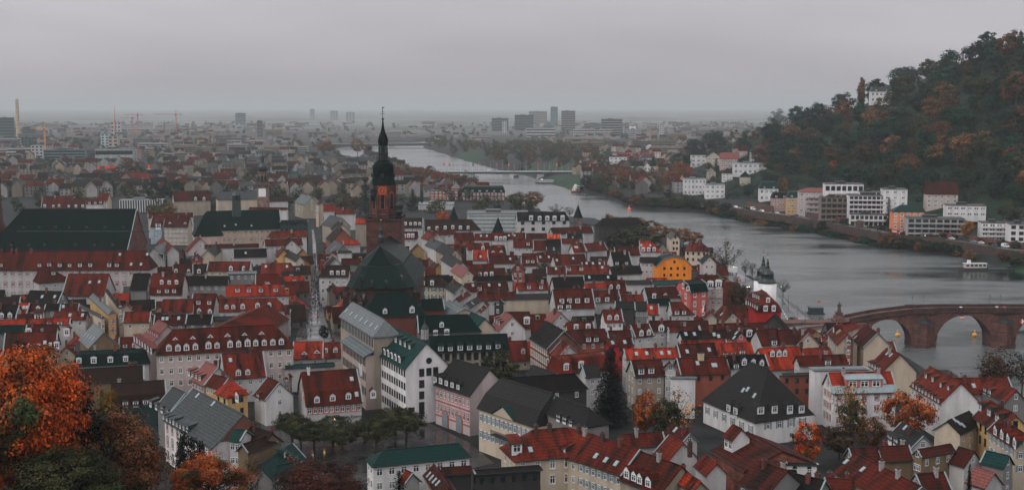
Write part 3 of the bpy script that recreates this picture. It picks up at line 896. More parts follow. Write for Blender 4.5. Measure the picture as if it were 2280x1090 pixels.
PAL = h('pinkish white palace with a great mossy red roof and two rows of dormers', 384,733,612,722,500,782,19.5, 'r2', 'pw', hip=(.85,.85), tan=1.05,
  d=[(376,774),(396,774),(415,773),(435,771),(464,769),(483,768),(512,766),(531,765),(551,764),(569,763),(588,762),(607,761),(626,760)], dk='g',
  d2=[(390,750),(429,748),(468,745),(506,743),(544,740),(582,738)], d2k='e', nw=15, rows=4, wn='c', wsz=(1.1,1.7), rgap=3.6, dz=1.05, name='palace', cat='palace', ch=[])
h('wing roof of the palace turned towards the crooked lane', 352,712,373,723,320,775,19.5, 'pk', 'pw', tan=1.05, hip=(.6,0), root=PAL[0], d=[(304 + 6 * i, 753 + 4.4 * i) for i in range(7)], dk='g', d2=[(335 + 5 * i, 733 + 2.8 * i) for i in range(5)], d2k='e', nw=0, gw=0, ch=[])
h('red roof with two white dormers and a tall red chimney', 493,787,584,781,545,841,13.5, 'r3', 'w', d=[(530,829),(551,827)], dk='g', ch=[557], s=[(513,801)], nw=4)
h('pinkish roofed house with a white gable and a row of black dormers', 486,816,458,804,425,846,12.5, 'pk', 'w', d=[(426,828),(434,832),(442,836),(450,840)], dk='s', gw=0, nw=4, wn='r')
h('small yellow house under a plain red roof', 508,841,474,832,462,859,11, 'r2', 'ye', nw=4, gw=0, rows=1)
h('yellow house under a bright red pyramid roof', 513,843,516,844,545,899,12.5, 'r4', 'ye', hip=(1,1), tan=1.15, d=[(533,883)], dk='g', dz=1.2, nw=2, wn='d', ch=[])
h('white house with a crooked brown-red roof beside the inn', 622,850,596,839,577,885,11.5, 'r2', 'W', nw=0, gw=1, d=[(574,882)], dk='s')
h('grey house with a narrow pointed gable facing the corn market', 638,836,645,831,627,855,12.5, 'gd', 'gy', gw=2, wn='r', nw=0)
INN = h('white inn with a dark red mansard roof and red framed windows on the corn market', 672,828,793,820,765,898,14, 'r2', 'w', brk=(762,866), tan=.8, tan2=1.45, d=[(705,889),(740,885),(775,881),(830,876.5)], dk='g',
  s=[(783,843),(794,877)], ch=[686,802], chc=(.55,.55,.54), nw=10, rows=1, wn='r', wsz=(1.1,1.7), name='inn', cat='inn', r0=1.7)
h('bright red roof with two white triangular eyes beside the town hall', 655,760,719,759,697,798,12, 'r4', 'w', d=[(678,782),(706,779)], dk='e', dz=1.2, nw=2, rows=1, ch=[])
h('small building with a patched pale green-grey roof beneath the bright red roof', 590,792,640,793,614,809,10, 'gn', 'w', nw=5, rows=1, wn='r')
h('long low white outbuilding behind the inn', 633,812,742,806,690,817,8, 'gn', 'w', tan=.3, nw=0, ch=[])
SL = h('grey slate roofed hall with red windows and a row of hooded dormers', 541,921,430,864,420,968,17, 'gr', 'W', brk=(428,945), tan=.9, tan2=.75, d=[(371,926),(378.5,930),(386,934),(393.5,938),(401,942),(408.5,946),(416,950),(424,954)], dk='s', dz=.85,
  nw=9, rows=3, wn='r', wsz=(.9,2.2), rgap=3.6, gw=0, s=[(440,880),(475,898)], name='slate_hall', cat='hall', ch=[])
h('grey slate wing adjoining the hall with the hooded dormers', 413,873,384,860,350,905,14.5, 'gr', 'gy', d=[(318,916),(330,923),(341,931),(352,938)], dk='s', nw=0, gw=0, ch=[])
h('brown roof with a red chimney behind the slate hall', 548,944,606,962,560,985,14, 'br', 'ol', nw=0, gw=0, tan=.9, ch=[572])
h('low green sheet roofed annexe below the brick gable of the slate hall', 524,955,547,957,512,980,14.6, 'gn', 'w', nw=2, gw=0, tan=.6, ch=[])
h('plain brown plastered house with a dark roof before the slate cottage', 604,966,540,988,575,1000,13.2, 'br', 'ol', nw=0, gw=0, ch=[603])
h('green-grey slate cottage with three square dormers among autumn trees', 651,986,578,1034,650,1040,11, 'gn', 'gy', d=[(628,1009),(640,1015),(652,1022)], dk='s', nw=0, gw=0, tan=1.0, ch=[])
h('green-grey slate roof with two white triangular eyes below the cottage', 588,1040,668,1026,640,1072,9.5, 'gn', 'w', d=[(608,1060),(682,1034)], dk='e', dz=1.2, nw=0, gw=0, tan=.8)
h('long white house with a dark green hipped roof below the corn market', 852,1002,1022,985.5,960,1025,13, 'gn', 'W', hip=(1,.6), tan=.75, nw=8, rows=2, wsz=(1.3,1.6), s=[], ch=[])
PINK = h('pink and white palace with red window frames and five dark dormers', 1012,798,1090,820.5,990,864,17, 'gd', 'pw', tan=.95, d=[(974,843),(986.5,847),(999,851),(1012,855),(1025,859)], dk='h', nw=9, rows=3, wn='r', wsz=(.95,1.9), rgap=4.0,
  gw=0, name='palace', cat='palace', ch=[], r0=2.2)
YEL = h('yellow palace with a black mansard roof, pediment and balcony', 1116,841,1231,875,1130,930,17.5, 'gd', 'cr', brk=(1140,893), tan=.7, tan2=1.25, nw=13, rows=2, wn='s', wsz=(.95,2.0), rgap=4.2, r0=2.3, gw=0, name='palace', cat='palace', ch=[], hip=(0,.3))
h('lower black roofed wing of the yellow palace', 1237,882,1313,908,1260,936,16.8, 'gd', 'gy', tan=.9, root=YEL[0], hip=(0,.9), nw=0, gw=0, ch=[], d=[(1236,936),(1250,941),(1264,946)], dk='s', dz=.9)
h('great black hall roof behind the yellow palace', 1118,841,1279,830,1262,868,16, 'dk', 'dk', tan=.95, hip=(0,.7), nw=4, rows=1, gw=0, name='hall', cat='hall', ch=[])
h('grey-brown roofed building with a stained white gable by the dark spruce', 1297,813,1328,811,1312,839,13, 'gd', 'w', nw=1, gw=0)
h('plain grey roof between the great hall and the red mansard house', 1187,812,1240,831,1190,838,13, 'gd', 'gy', nw=0, gw=0, ch=[])
h('white gabled house with a steep pinkish roof and small attic window', 1141,703,1124,693,1103,733,15, 'pk', 'W', gw=1, nw=0, d=[(1106,712),(1111,715),(1116,718)], dk='s')
h('brown roof with one arched white dormer beside the white gable', 1127,694,1178,693,1160,731,14.5, 'r1', 'w', d=[(1172,714)], dk='b', dz=1.3, nw=2)
h('half timbered house with white gable and pinkish roof', 1249,695,1232,689,1219,714,15, 'pk', 'w', gw=2, nw=0)
COU = h('red sandstone school with a black slate roof and stepped firewalls', 1256,736,1216,714,1190,760,16.5, 'dk', 'ss', tan=.95, nw=9, rows=3, wn='c', wsz=(1.0,1.8), gw=0, wmat='stone', name='school', cat='school', ch=[])
h('dark brown mossy roof with two small dormers beside the school', 1263,735,1345,731,1318,761,14.5, 'r1', 'bk', d=[(1309,754),(1326,754)], dk='s', nw=4, wn='w')
h('red roof with two dark round dormers above the mossy roof', 1262,717,1319,715,1290,732,14, 'r2', 'cr', d=[(1282,728),(1309,728)], dk='b', rows=1)
h('white house under a red roof with two black framed dormers', 1343,688.5,1382,687.5,1360,717,14.5, 'r3', 'W', d=[(1356,706),(1372,706)], dk='g', nw=3)
h('small mossy red roof in front of the white house', 1353,736,1404,734,1380,752,12.5, 'r1', 'bk', rows=1)
h('red brick fronted house with a low red roof', 1351,755,1406,752,1380,768,12, 'r2', 'rd', s=[(1364,762),(1391,761)], nw=3, wn='d')
h('red roof with two white gabled dormers and a white gable edge', 1405,723,1444,720,1436,749,14, 'r2', 'w', d=[(1425.5,741),(1442,739)], dk='g', dz=1.1, nw=2)
h('dark red roof with one white gabled dormer', 1447,713,1482,713,1466,737,13.5, 'r1', 'w', d=[(1472,731)], dk='g', dz=1.2, nw=2)
h('bright red tiled roof with four square skylights', 1390,776,1508,773,1455,798,13, 'r4', 'w', s=[(1417,787),(1440,786),(1473,785.5),(1490,784.5)], ch=[1459], nw=5, tan=.9)
MR = h('red mansard house with round topped dormers and a roof terrace', 1240,791,1334,783,1290,829,13, 'r3', 'w', brk=(1288,795), tan=.25, tan2=1.8, d=[(1259,816),(1292,811)], dk='b', dz=1.2, hip=(.3,.3), nw=0, gw=0)
h('small pinkish roofed house with a white gable behind the roof terrace', 1268,768,1251,757,1215,790,14.5, 'r3', 'w', gw=0, nw=0, d=[(1213,800),(1220,804),(1227,808)], dk='s')
h('brown house with two shed dormers above a tall white gable wall', 1405,802,1470,799,1436,838,14, 'r1', 'sa', d=[(1426,825),(1448,823)], dk='s', dz=1.1, nw=3, rows=3)
h('white garden house with french windows in its gable', 1493,809,1490,803,1478,822,13.5, 'r1', 'w', gw=3, nw=0)
h('plain white firewall block beside the french windows', 1494,838,1548,838,1520,841,11.5, 'lg', 'W', tan=.2, nw=0, ch=[])
h('dark red roof with cream chimneys above a brick yard wall', 1508,797,1613,793,1575,832,13.5, 'r2', 'bk', s=[(1588,812.5),(1593,812.5),(1553,808)], ch=[1556,1562], chc=(.5,.38,.24), nw=4, rows=1, wn='d')
h('dark brown roof between bright red roofs', 1508,766,1590,762,1556,793,13.5, 'r1', 'w', s=[(1530,782),(1579,778)], nw=0)
h('bright red roof with three brown shed dormers', 1595,764,1672,761,1636,788,13.5, 'r4', 'w', d=[(1616,789),(1633.5,788),(1653,786)], dk='s', dz=1.1, nw=0)
h('black roof with red hooded dormers behind the big slate roof', 1620,792,1702,788,1665,818,13, 'dk', 'w', d=[(1655,806),(1675,806),(1694,807)], dk='g', d2=[(1638,814)], d2k='s', nw=0)
h('bright red roof with a cluster of three little dark dormers', 1690,775,1776,770,1748,822,13.5, 'r4', 'w', d=[(1717.5,787),(1732,787),(1745,786)], dk='g', nw=0, ch=[1782,1742])
h('red roof with a flat glazed ridge near the bridge houses', 1788,775,1845,772,1815,790,13, 'r3', 'w', nw=0, ch=[1836])
h('deep red roof with a boxy grey dormer above the brick court', 1775,792,1880,788,1835,812,12.5, 'r2', 'w', d=[(1842,806)], dk='s', dz=1.3, nw=0)
h('brown brick block with a flat terrace behind the big slate roof', 1738,831,1806,829,1770,834,12, 'gd', 'bk', tan=.15, nw=3, wn='d', ch=[])
h('white gabled brown roof with one glazed dormer', 1684,734,1733,731,1722,768,14.5, 'r1', 'w', d=[(1722,762)], dk='s', dz=1.2, nw=0, gw=0)
h('plain dark red roof joined to the white gabled one', 1734,733,1772,733,1760,765,14.5, 'r1', 'w', nw=0)
h('red roof with a cream timbered gable towards the bridge', 1800,741,1779,731,1752,760,14, 'r2', 'cr', d=[(1760,752)], dk='s', gw=2, nw=0)
h('long thin bright red roof line', 1514,758,1615,755,1565,764,12.5, 'r4', 'w', nw=0)
h('black roof with white skylights', 1515,737,1560,735,1538,756,13, 'dk', 'w', s=[(1527,743),(1546,743)], nw=0)
h('brown roof with one glass skylight', 1562,735,1624,734,1592,755,13, 'br', 'w', s=[(1600,748),(1590,744)], ch=[1582,1620], nw=0)
h('dark roof with two slanted skylights and a pinkish gable', 1650,739,1631,732,1620,752,13.5, 'br', 'pi', s=[(1640,741),(1635,751)], nw=0, gw=1)
h('black roof with an arched white dormer', 1654,732,1684,731,1668,755,13, 'dk', 'w', d=[(1666,742)], dk='b', dz=1.2, nw=0)
h('long brown-red roof below the red house by the gate towers', 1596,720,1700,717,1650,738,13, 'r1', 'w', nw=0, ch=[1608,1641,1659], chc=(.12,.03,.025))
h('mossy reddish roof with a grey chimney stack', 1488,728,1554,725,1520,737,12.5, 'r2', 'w', nw=0)
h('red-brown roof with a zinc parapet', 1558,724,1596,722,1576,735,12.5, 'r1', 'w', nw=0)
h('brown roof behind bare bushes', 1484,713,1575,713,1530,726,13, 'r1', 'w', nw=0)
h('cream gabled house with a mottled red roof and skylights', 1632,694,1606,681,1595,706,14.5, 'r2', 'cr', s=[(1615,690),(1607,699)], gw=1, nw=0)
h('small red roofed house with a cream gable by the flag', 1584,697,1580,690,1566,706,13, 'r2', 'cr', gw=0, nw=0)
h('red hip roofed house with two white dormers in front of the pink house', 1491,672,1518,671.5,1515,700,15, 'r2', 'w', hip=(0,1), d=[(1506.5,694),(1522,694)], dk='s', nw=2)
h('tiny bright red roof above a white wall', 1442,676,1465,676,1454,700,14, 'r4', 'w', s=[(1450,685)], nw=1, wn='d', ch=[])
h('dark grey shed roof beside the tiny bright red roof', 1371,670,1414,671,1392,685,13, 'gd', 'dk', nw=0, ch=[])
h('grey boarded roof with dormer windows below it', 1414,671,1441,671,1428,691,13, 'gd', 'gy', nw=3, rows=1, ch=[])
h('green slate flat topped roof', 1441,665,1490,664,1465,679,14, 'sl', 'w', nw=0, ch=[])
h('red roof with two small white triangular eyes and a half round dormer', 1434,640,1512,637,1485,663,15, 'r1', 'w', d=[(1480,652),(1513,653)], dk='e', d2=[(1455,659)], d2k='b', hip=(0,.8), nw=0)
PKH = h('pink house with a green slate mansard and cream framed windows', 1521,624,1560,621,1545,650,18, 'sl', 'pi', brk=(1540,632), tan=.3, tan2=1.6, d=[(1530,641)], dk='g', nw=2, rows=3, wn='c', wsz=(1.1,1.9), rgap=3.7, ch=[])
HOT = h('white hotel with red window frames, lettering and a dark red roof', 1553,611,1598,612,1593,638,19, 'r1', 'w', hip=(.6,.6), d=[(1582,634),(1600,633)], dk='b', dz=1.5, nw=5, rows=3, wn='r', wsz=(1.1,1.9), rgap=3.9, name='hotel', cat='hotel', r0=2.4, ch=[])
h('white flat roofed house with a roof terrace and potted plants', 1392,624,1449,623,1415,632,15, 'gd', 'w', tan=.35, nw=0, ch=[])
h('low white building with a zinc roof beside the pink house', 1452,625,1520,622,1485,633,15, 'gn', 'w', tan=.4, nw=4, rows=1, ch=[])
h('bright red little roof in front of the white terrace house', 1381,656,1432,655,1405,671,14, 'r3', 'w', nw=0)
h('dark red roof with two windows under black hoods', 1318,646,1376,645,1350,672,14.5, 'r2', 'w', d=[(1330.5,666),(1351,665)], dk='h', dz=1.2, nw=0)
h('large red roof with two rows of black hooded dormers', 1230,644,1317,642,1280,686,16, 'r2', 'w', d=[(1250,669),(1267,668),(1285,668),(1306,667)], d2=[(1247,684),(1266,684)], dk='h', d2k='h', dz=1.2, nw=0)
h('brown roofed outbuilding with a cream parapet', 1124,655,1230,653,1180,665,13, 'gd', 'cr', tan=.4, nw=0, ch=[])
h('pinkish red roof beside a low zinc roof with lit red awnings', 1066,651,1145,649,1105,668,14, 'r2', 'w', ch=[1063,1080,1110], chc=(.12,.03,.025), nw=0)
h('black gabled roof with a skylight below the zinc roof', 1108,668,1114,665,1075,700,15, 'dk', 'dk', gw=1, nw=0)
h('long zinc roofed shelter with red awnings', 1118,671,1192,669,1155,676,9, 'gn', 'rd', tan=.35, nw=0, ch=[])
h('pinkish red roof with two grey dormers', 1152,629,1218,627,1180,645,14.5, 'r3', 'w', d=[(1177,638),(1204,638)], dk='s', nw=0)
h('red brick gable house with white arched windows', 1153,587,1155,582,1133,612,17, 'r2', 'bk', gw=2, wn='a', nw=0, wmat='stone')
h('black roof beside a white gable edge', 1230,617,1296,615,1260,641,14.5, 'dk', 'w', nw=0)
h('black roof with one skylight next to it', 1300,612,1372,611,1336,624,14.5, 'dk', 'w', s=[(1312,617),(1354,617)], nw=0)
h('red roof between the black roof and the two dormered one', 1302,631,1346,629,1324,642,14.5, 'r4', 'w', nw=0)
h('red roof with two white gabled dormers and a white edge', 1348,625,1391,623,1372,653,15, 'r2', 'w', d=[(1359,638),(1375,638)], dk='g', nw=0)
h('red roof above the olive tree', 1218,594,1260,594,1240,609,14.5, 'r2', 'w', s=[(1238,598)], nw=0)
h('long red roof with a pair of dormers in the middle', 1260,591,1357,590,1310,609,14.5, 'r3', 'w', d=[(1267,598),(1294,598)], dk='s', s=[(1341,595)], nw=0)
h('dark red low roof with a row of skylights', 1296,583,1344,582,1320,591,14, 'r1', 'w', s=[(1306,586),(1320,586),(1335,586)], nw=0)
h('black slate roof with a white gable and two dormers', 1359,561,1399,560,1382,590,17, 'dk', 'w', d=[(1373,585),(1394,585)], dk='s', nw=0, gw=1)
h('black low roof below the white gabled slate roof', 1359,593,1424,591,1395,610,14.5, 'dk', 'w', nw=0)
ORG = h('orange gambrel gable house with small dark windows', 1502,570,1490,563,1470,598,18, 'sl', 'or', brk=(1477,575), tan=.25, tan2=.95, gw=4, wn='d', rows=2, nw=0, wsz=(1.0,1.2), ch=[])
h('white timbered house with a slate roof beside the orange gable', 1426,572,1472,572,1448,584,16.5, 'gd', 'w', nw=5, rows=2, gw=0)
h('white house with a slate half hip roof near the quay trees', 1580,570,1573,564,1562,586,17, 'sl', 'w', gw=2, wn='c', nw=0, ch=[])
h('cream house with a red and pink hipped roof near the quay trees', 1542,540,1565,541,1565,559,18, 'r3', 'cr', hip=(.9,.9), nw=4, wn='d', rows=2)
h('cream gabled house with a slate roof nearest the river trees', 1504,521,1494,514,1490,530,19, 'gr', 'cr', gw=2, wn='d', nw=0)
h('bright red hipped roof with three dark dormers', 1424,535,1448,535,1446,560,17, 'r4', 'w', hip=(0,1), d=[(1432,556),(1444,556),(1456,555)], dk='b', s=[(1428,546),(1448,546)], nw=0)
h('plain reddish brown roof beside the bright red hipped one', 1368,550,1422,549,1395,568,15.5, 'r1', 'w', nw=0)
h('red roof with two skylights side by side', 1273,543,1299,542,1286,561,15.5, 'r3', 'w', s=[(1281,550),(1285,550)], nw=0)
h('mossy red roof beside the golden tree', 1300,542,1344,539,1322,558,15.5, 'r2', 'w', nw=0)
h('narrow red roof behind the black clad house', 1251,531,1289,531,1270,541,15.5, 'r2', 'w', nw=0)
h('house clad entirely in black slate', 1217,533,1249,533,1233,548,16, 'dk', 'dk', nw=1)
h('plain red roof in front of the black clad house', 1188,535,1216,535,1200,557,15.5, 'r2', 'w', nw=0)
h('red roof with a white gable and one white dormer', 1144,532,1186,532,1165,551,16, 'r2', 'w', d=[(1176,542)], dk='s', nw=5, rows=1)
h('bright orange-red small roof among brown ones', 1220,521,1247,521,1234,531,16, 'r5', 'w', nw=0)
h('dark green flat roofed box among red roofs', 1262,520,1297,520,1280,530,16, 'sl', 'sl', tan=.6, nw=4, rows=1)
h('low red roof with two white skylights', 1125,518,1170,518,1148,532,16, 'r2', 'w', s=[(1133,524),(1146,524)], nw=0)
h('brown-red roof near the bright orange one', 1171,519,1218,519,1195,531,16, 'r1', 'w', nw=0)
h('red roof with a pair of grey dormers and a white edge', 1161,571,1194,571,1178,591,15, 'r2', 'w', d=[(1175,581),(1186,581)], dk='s', nw=0)
h('mossy brown-red roof with two skylights', 1196,562,1233,561,1215,582,15, 'r1', 'w', s=[(1203,572),(1222,572)], nw=0)
h('plain dark red roof near the golden tree', 1232,567,1263,566,1248,590,15, 'r2', 'w', s=[(1240,579)], nw=0)
h('brown roof touching the golden tree', 1266,566,1300,565,1284,587,15, 'r1', 'w', s=[(1276,575)], nw=0)
h('long brown roof before the arsenal', 1227,507,1317,504,1270,520,16.5, 'r1', 'w', nw=0)
ARS = h('great black roofed arsenal on the river side', 1341,486,1420,484,1375,504,19, 'dk', 'dk', hip=(.8,.8), nw=4, rows=2, wn='d', name='arsenal', cat='arsenal', ch=[])
h('white hall with a dark mansard and five square dormers', 1150,472,1258,471,1210,491,19, 'dk', 'w', d=[(1182,486),(1201,486),(1218,486),(1234,486),(1252,486)], dk='b', dz=1.4, nw=5, rows=2, wn='d', wsz=(2.2,2.2), rgap=4, hip=(0,.5), ch=[])
h('grey low roof around the slate cone tower by the river', 1270,482,1326,486,1296,498,14, 'gr', 'gy', tan=.6, hip=(.8,.8), nw=0, ch=[])
h('brown long roof with six white dormers behind the church tower', 944,489,1050,488,1000,513,19, 'br', 'w', d=[(955,508),(973,508),(991,507),(1008,506),(1025,507),(1042,507)], dk='b', hip=(0,.9), nw=0, ch=[])
h('brown roof with four white dormers touching the church tower', 890,485,941,485,918,507,18, 'br', 'w', d=[(903,498),(914.5,498),(925,498),(935,498)], dk='b', nw=6, rows=1, ch=[])
h('tall white house with a red roof and three round dormers', 894,515,929,515,911,532,18, 'r2', 'w', d=[(901,525),(910,525),(919,525)], dk='b', nw=3, rows=4, rgap=2.9, ch=[])
h('red roof with a white timbered upper floor', 962,513,1012,511,988,522,16, 'r2', 'w', nw=5, rows=1)
h('red roofed house with two dark awnings', 1014,518,1054,517,1034,534,16, 'r2', 'bk', nw=2, wn='d', rows=1)
h('red roof with three white dormers below the slate cone', 1095,518,1130,518,1112,534,16, 'r2', 'w', d=[(1105,531),(1115,531),(1124,531)], dk='b', nw=0)
h('red roof with two small skylights beside the cone', 1058,520,1094,520,1076,534,15.5, 'r2', 'w', s=[(1071,525),(1084,525)], nw=0)
h('plain bright red roof facing the lane behind the church', 1053,556,1085,556,1070,579,15.5, 'r4', 'w', s=[(1070,571)], nw=0, ch=[])
h('red roof with half round dormers', 1086,551,1125,550,1105,568,15.5, 'r2', 'w', d=[(1097,558),(1115,558)], dk='e', nw=0)
h('red roof with one white dormer and a skylight', 1040,541,1088,540,1064,556,15.5, 'r2', 'w', d=[(1075,552)], dk='g', nw=0)
h('brown-red roof at the back lane', 1087,569,1150,568,1118,586,15, 'r1', 'w', s=[(1136,576)], nw=0)
h('long low red roof with little dormers', 1040,588,1098,587,1068,597,14.5, 'r2', 'w', nw=0)
h('brown roof with a row of round dormers', 1046,598,1125,596,1085,617,14.5, 'r1', 'w', d=[(1068,611),(1081,611),(1094,610)], dk='b', nw=0)
h('black roof above a brown one with a white window', 1055,615,1140,613,1100,625,14, 'dk', 'w', nw=0)
h('long brown roof with a white dormer band', 1036,630,1128,627,1080,648,14, 'r1', 'w', s=[(1053,635),(1089,634),(1112,634)], d=[(1067,642)], dk='s', nw=0)
h('cream house with green shutters behind the church choir', 935,616,982,617,958,637,15, 'br', 'cr', hip=(.4,.8), d=[(943,630),(963,630)], dk='b', nw=4, rows=2, wn='g', wsz=(1.1,1.8), ch=[])
h('pale house with a steep white gable on the narrow lane', 1030,583,995,562,1000,590,16, 'gd', 'w', gw=0, nw=0)
h('white gable house with a pinkish lit roof on the lane', 1043,600,1018,586,1018,612,15.5, 'pk', 'cr', gw=1, nw=0)
h('grey roofed house with a tan gable on the narrow lane', 1013,555,985,540,978,562,16, 'gd', 'sa', gw=1, nw=0)
h('white house with a pale side wall on the narrow lane', 990,541,960,530,952,548,16, 'gr', 'w', gw=0, nw=0)
h('red roofed house turned towards the church tower', 975,520,953,512,945,532,16, 'r3', 'w', gw=0, nw=0)
h('little cream gable with three dark windows by the choir', 938,593,930,586,928,602,15, 'gd', 'ye', gw=2, wn='d', nw=0)
h('white gabled house below the pink lit roof', 1030,634,1008,622,1003,648,15, 'gd', 'w', gw=1, nw=0)
h('red sunken roof beside a dark slate one by the town hall', 1042,648,1016,663,1028,668,15, 'r3', 'w', gw=0, nw=0)
h('dark slate roof with a ridge vent near the town hall', 1063,660,1036,676,1050,684,14.5, 'gd', 'w', s=[(1052,675)], gw=0, nw=0)
h('pinkish roof with glass stripes near the town hall', 1085,672,1066,690,1075,692,14, 'r3', 'w', s=[(1080,680),(1070,686)], gw=0, nw=0)
h('white corner house with four floors and a brown roof on the market', 727,590,777,590,748,616,17.5, 'br', 'w', hip=(.7,0), d=[(739,607),(753,607),(765,607)], dk='b', nw=4, rows=3, wn='w', wsz=(1.3,1.9), rgap=3.6, r0=2.4, ch=[], gw=0, tan=1.05)
h('green clad shop house at the end of the university roof', 625,490,685,490,655,494,20, 'sl', 'sl', tan=.5, nw=6, rows=2, wn='d', ch=[])
h('red roofed house with an orange patch before the university', 604,515,680,512,640,528,17, 'r3', 'w', hip=(.5,0), nw=0)
h('brown roof with white glazing under the university', 588,533,672,530,630,546,16, 'r2', 'w', nw=8, rows=1)
h('grey roof with a wide white gable on the main street', 650,533,645,527,624,547,16, 'gd', 'w', gw=1, nw=0)
h('yellow gabled house with a red roof on the main street', 632,556,628,549,616,574,15.5, 'r2', 'ye', gw=0, nw=0)
h('grey plank roof beside the yellow gable', 668,570,640,556,650,578,15, 'gd', 'cr', gw=1, nw=0)
h('dark red roof with a green framed dormer over the main street', 583,586,648,585,618,612,16, 'r3', 'w', d=[(643,610)], dk='s', dz=1.1, hip=(0,.5), nw=0, s=[(592,593),(639,593)])
h('deep red hipped roof with white shaped gable on the main street', 570,610,618,609,596,633,15, 'r2', 'w', hip=(0,.9), d=[(597,628)], dk='e', nw=0)
h('small red shop roof at the edge of the market', 634,688,646,688,640,698,10, 'r3', 'w', nw=0, ch=[])
h('grey roofed gable house at the street bend', 700,437,683,433,664,455,16, 'gd', 'cr', gw=0, nw=3)
h('slate house with a grey lit roof on the street', 694,437,672,432,662,452,17, 'lg', 'sa', nw=3, gw=1)
h('cream gable house with a red side roof on the street', 706,452,716,447,690,466,17, 'r2', 'cr', gw=2, nw=0)
h('red roof and white wall beyond the cream gable', 722,455,750,455,736,470,16, 'r3', 'w', nw=0)
h('red pavilion roof with a white top', 752,463,785,463,768,476,15, 'r3', 'w', hip=(.6,.6), nw=0)
h('grey slate gable house near the tower', 762,485,735,478,728,502,17, 'gr', 'sa', gw=2, wn='d', nw=0)
h('dark gable with pale eaves near the tower', 764,499,752,492,740,512,16.5, 'dk', 'sa', gw=1, nw=0)
h('red roof with grey wall touching the tower', 792,486,816,486,804,497,17, 'r4', 'sa', nw=0, ch=[])
h('brown gable with white bargeboards on the street', 764,511,752,502,730,535,17, 'br', 'bk', gw=0, nw=0)
h('bright red hip roof over a white shop front near the tower', 764,535,795,534,780,544,15, 'r4', 'w', hip=(0,.8), nw=5, rows=1, wn='r', ch=[])
h('grey striped roof slanting to the street', 764,545,744,535,728,560,15.5, 'gr', 'gy', gw=0, nw=0, s=[(745,550),(738,556)])
h('dark roof above a blank white wall', 752,558,782,558,767,562,15, 'gd', 'w', tan=.4, nw=0, ch=[])
h('brown roof with a white shaped gable behind the corner house', 748,576,740,570,718,590,17, 'br', 'w', gw=0, nw=0)
h('brown roof between the shaped gable and the church', 760,575,800,575,780,588,15, 'r1', 'gy', nw=0)
h('small red roof house before the white blank wall', 740,560,752,556,728,574,14.5, 'r2', 'sa', gw=0, nw=0)
h('cream house with red gabled dormers leading to the bridge', 1888,743,1865,719,1850,752,14, 'r3', 'cr', nw=5, rows=3, wn='s', gw=1, d=[(1863,733)], dk='g', dz=1.3)
h('narrow brick gable house beside the cream one', 1890,758,1897,750,1880,778,13, 'r2', 'bk', gw=1, nw=0, wmat='stone')
BIGC = h('blank cream gable house with a red-brown roof at the river', 1955,740,1925,724,1893,757,15, 'r1', 'cr', gw=0, nw=0, s=[(1905,750)])
h('red roof dormer house with metal ridge', 1905,716,1870,728,1885,738,14.5, 'r3', 'cr', nw=0, gw=0)
h('yellow gabled house with a red roof and one long dark window', 2004,787,1975,773,1940,818,14, 'r2', 'cr', gw=0, nw=0, d=[(1938,811),(1944,814),(1951,817)], dk='s', s=[(1976,786),(1984,790)])
WBR = h('white house with a bright red roof, slate band and long dormer', 1844,829,1983,826,1915,875,15, 'r4', 'W', brk=(1915,857), tan=1.05, tan2=1.15, nw=5, rows=3, gw=3, wn='r', s=[(1968,849)], ch=[1876,1954])
h('tall white slab wall behind the bright red roof', 1812,822,1930,820,1870,823,15, 'lg', 'W', tan=.15, nw=0, ch=[], gw=0, wb=4)
REDG = h('big red roof with white blank gable and a row of nine zinc dormers', 2140,851,2071,814.5,2060,879,15, 'r3', 'W', d=[(2037 + 6.9 * i, 857 + 4.3 * i) for i in range(9)], dk='s', dz=.8, d2=[(2066,836),(2081,844),(2099,856),(2116,862)], d2k='s', gw=0, nw=8)
h('plain red roof behind the white blank gable', 2124,841,2243,838,2185,876,13, 'r3', 'w', s=[(2168,858)], nw=0)
h('red roof with grey gable and zinc dormers at the photo edge', 2263,867,2206,840,2205,878,13.5, 'r3', 'gy', d=[(2195,868),(2206,872)], dk='s', gw=1, nw=0)
h('black roofed cottage with three slanted skylights', 2158,914,2110,936,2140,968,12, 'dk', 'cr', s=[(2125,934),(2135,941),(2144,946)], nw=3, gw=0, tan=.8)
ORN = h('ornate yellow house with shaped gables and dark timber', 2262,923,2203,890,2184,940,15, 'r2', 'ye', d=[(2190,905),(2210,916),(2228,928)], dk='s', dz=1.2, nw=5, rows=2, wn='d', wsz=(1.1,2.0), gw=1)
h('cream house with grey shutters and four white dormers', 2285,966,2226,930,2240,985,14, 'r2', 'cr', d=[(2223,960),(2238,969),(2252,977),(2267,986)], dk='g', dz=1.1, nw=6, wn='s', rows=2)
h('pale grey firewall house with a green-grey roof', 2246,1013,2196,1002,2270,1050,11, 'gn', 'gy', gw=1, nw=0, ch=[])
h('grey-brown roofed house with two black box dormers', 2056,969,2008,938.6,1990,982,13, 'gd', 'w', d=[(1980,976),(1994,983)], dk='s', dz=1.4, gw=2, nw=0, s=[(2016,951)])
h('brown roof with a dark moss patch in the garden', 1959,993,2022,990,2000,1025,11.5, 'r1', 'ol', nw=0)
h('brown low roof with a dark chimney in the garden', 1891,997,1956,994,1922,1026,11, 'r1', 'ol', nw=0)
h('olive house with a brown roof and one white window', 2043,1000,2116,987,2084,1012,11.5, 'r1', 'ol', nw=3, rows=1)
h('brown roof over a stained white wall', 2134,993,2168,1003,2100,1025,11, 'r1', 'w', nw=0)
h('large red roof with skylights and two pale capped chimneys', 2052,1082,1906,1008,1866,1059,12, 'r2', 'cr', s=[(1884,1027),(1921,1044)], ch=[1971,2007], chc=(.3,.28,.26), tan=.75, nw=6, wn='d', gw=0)
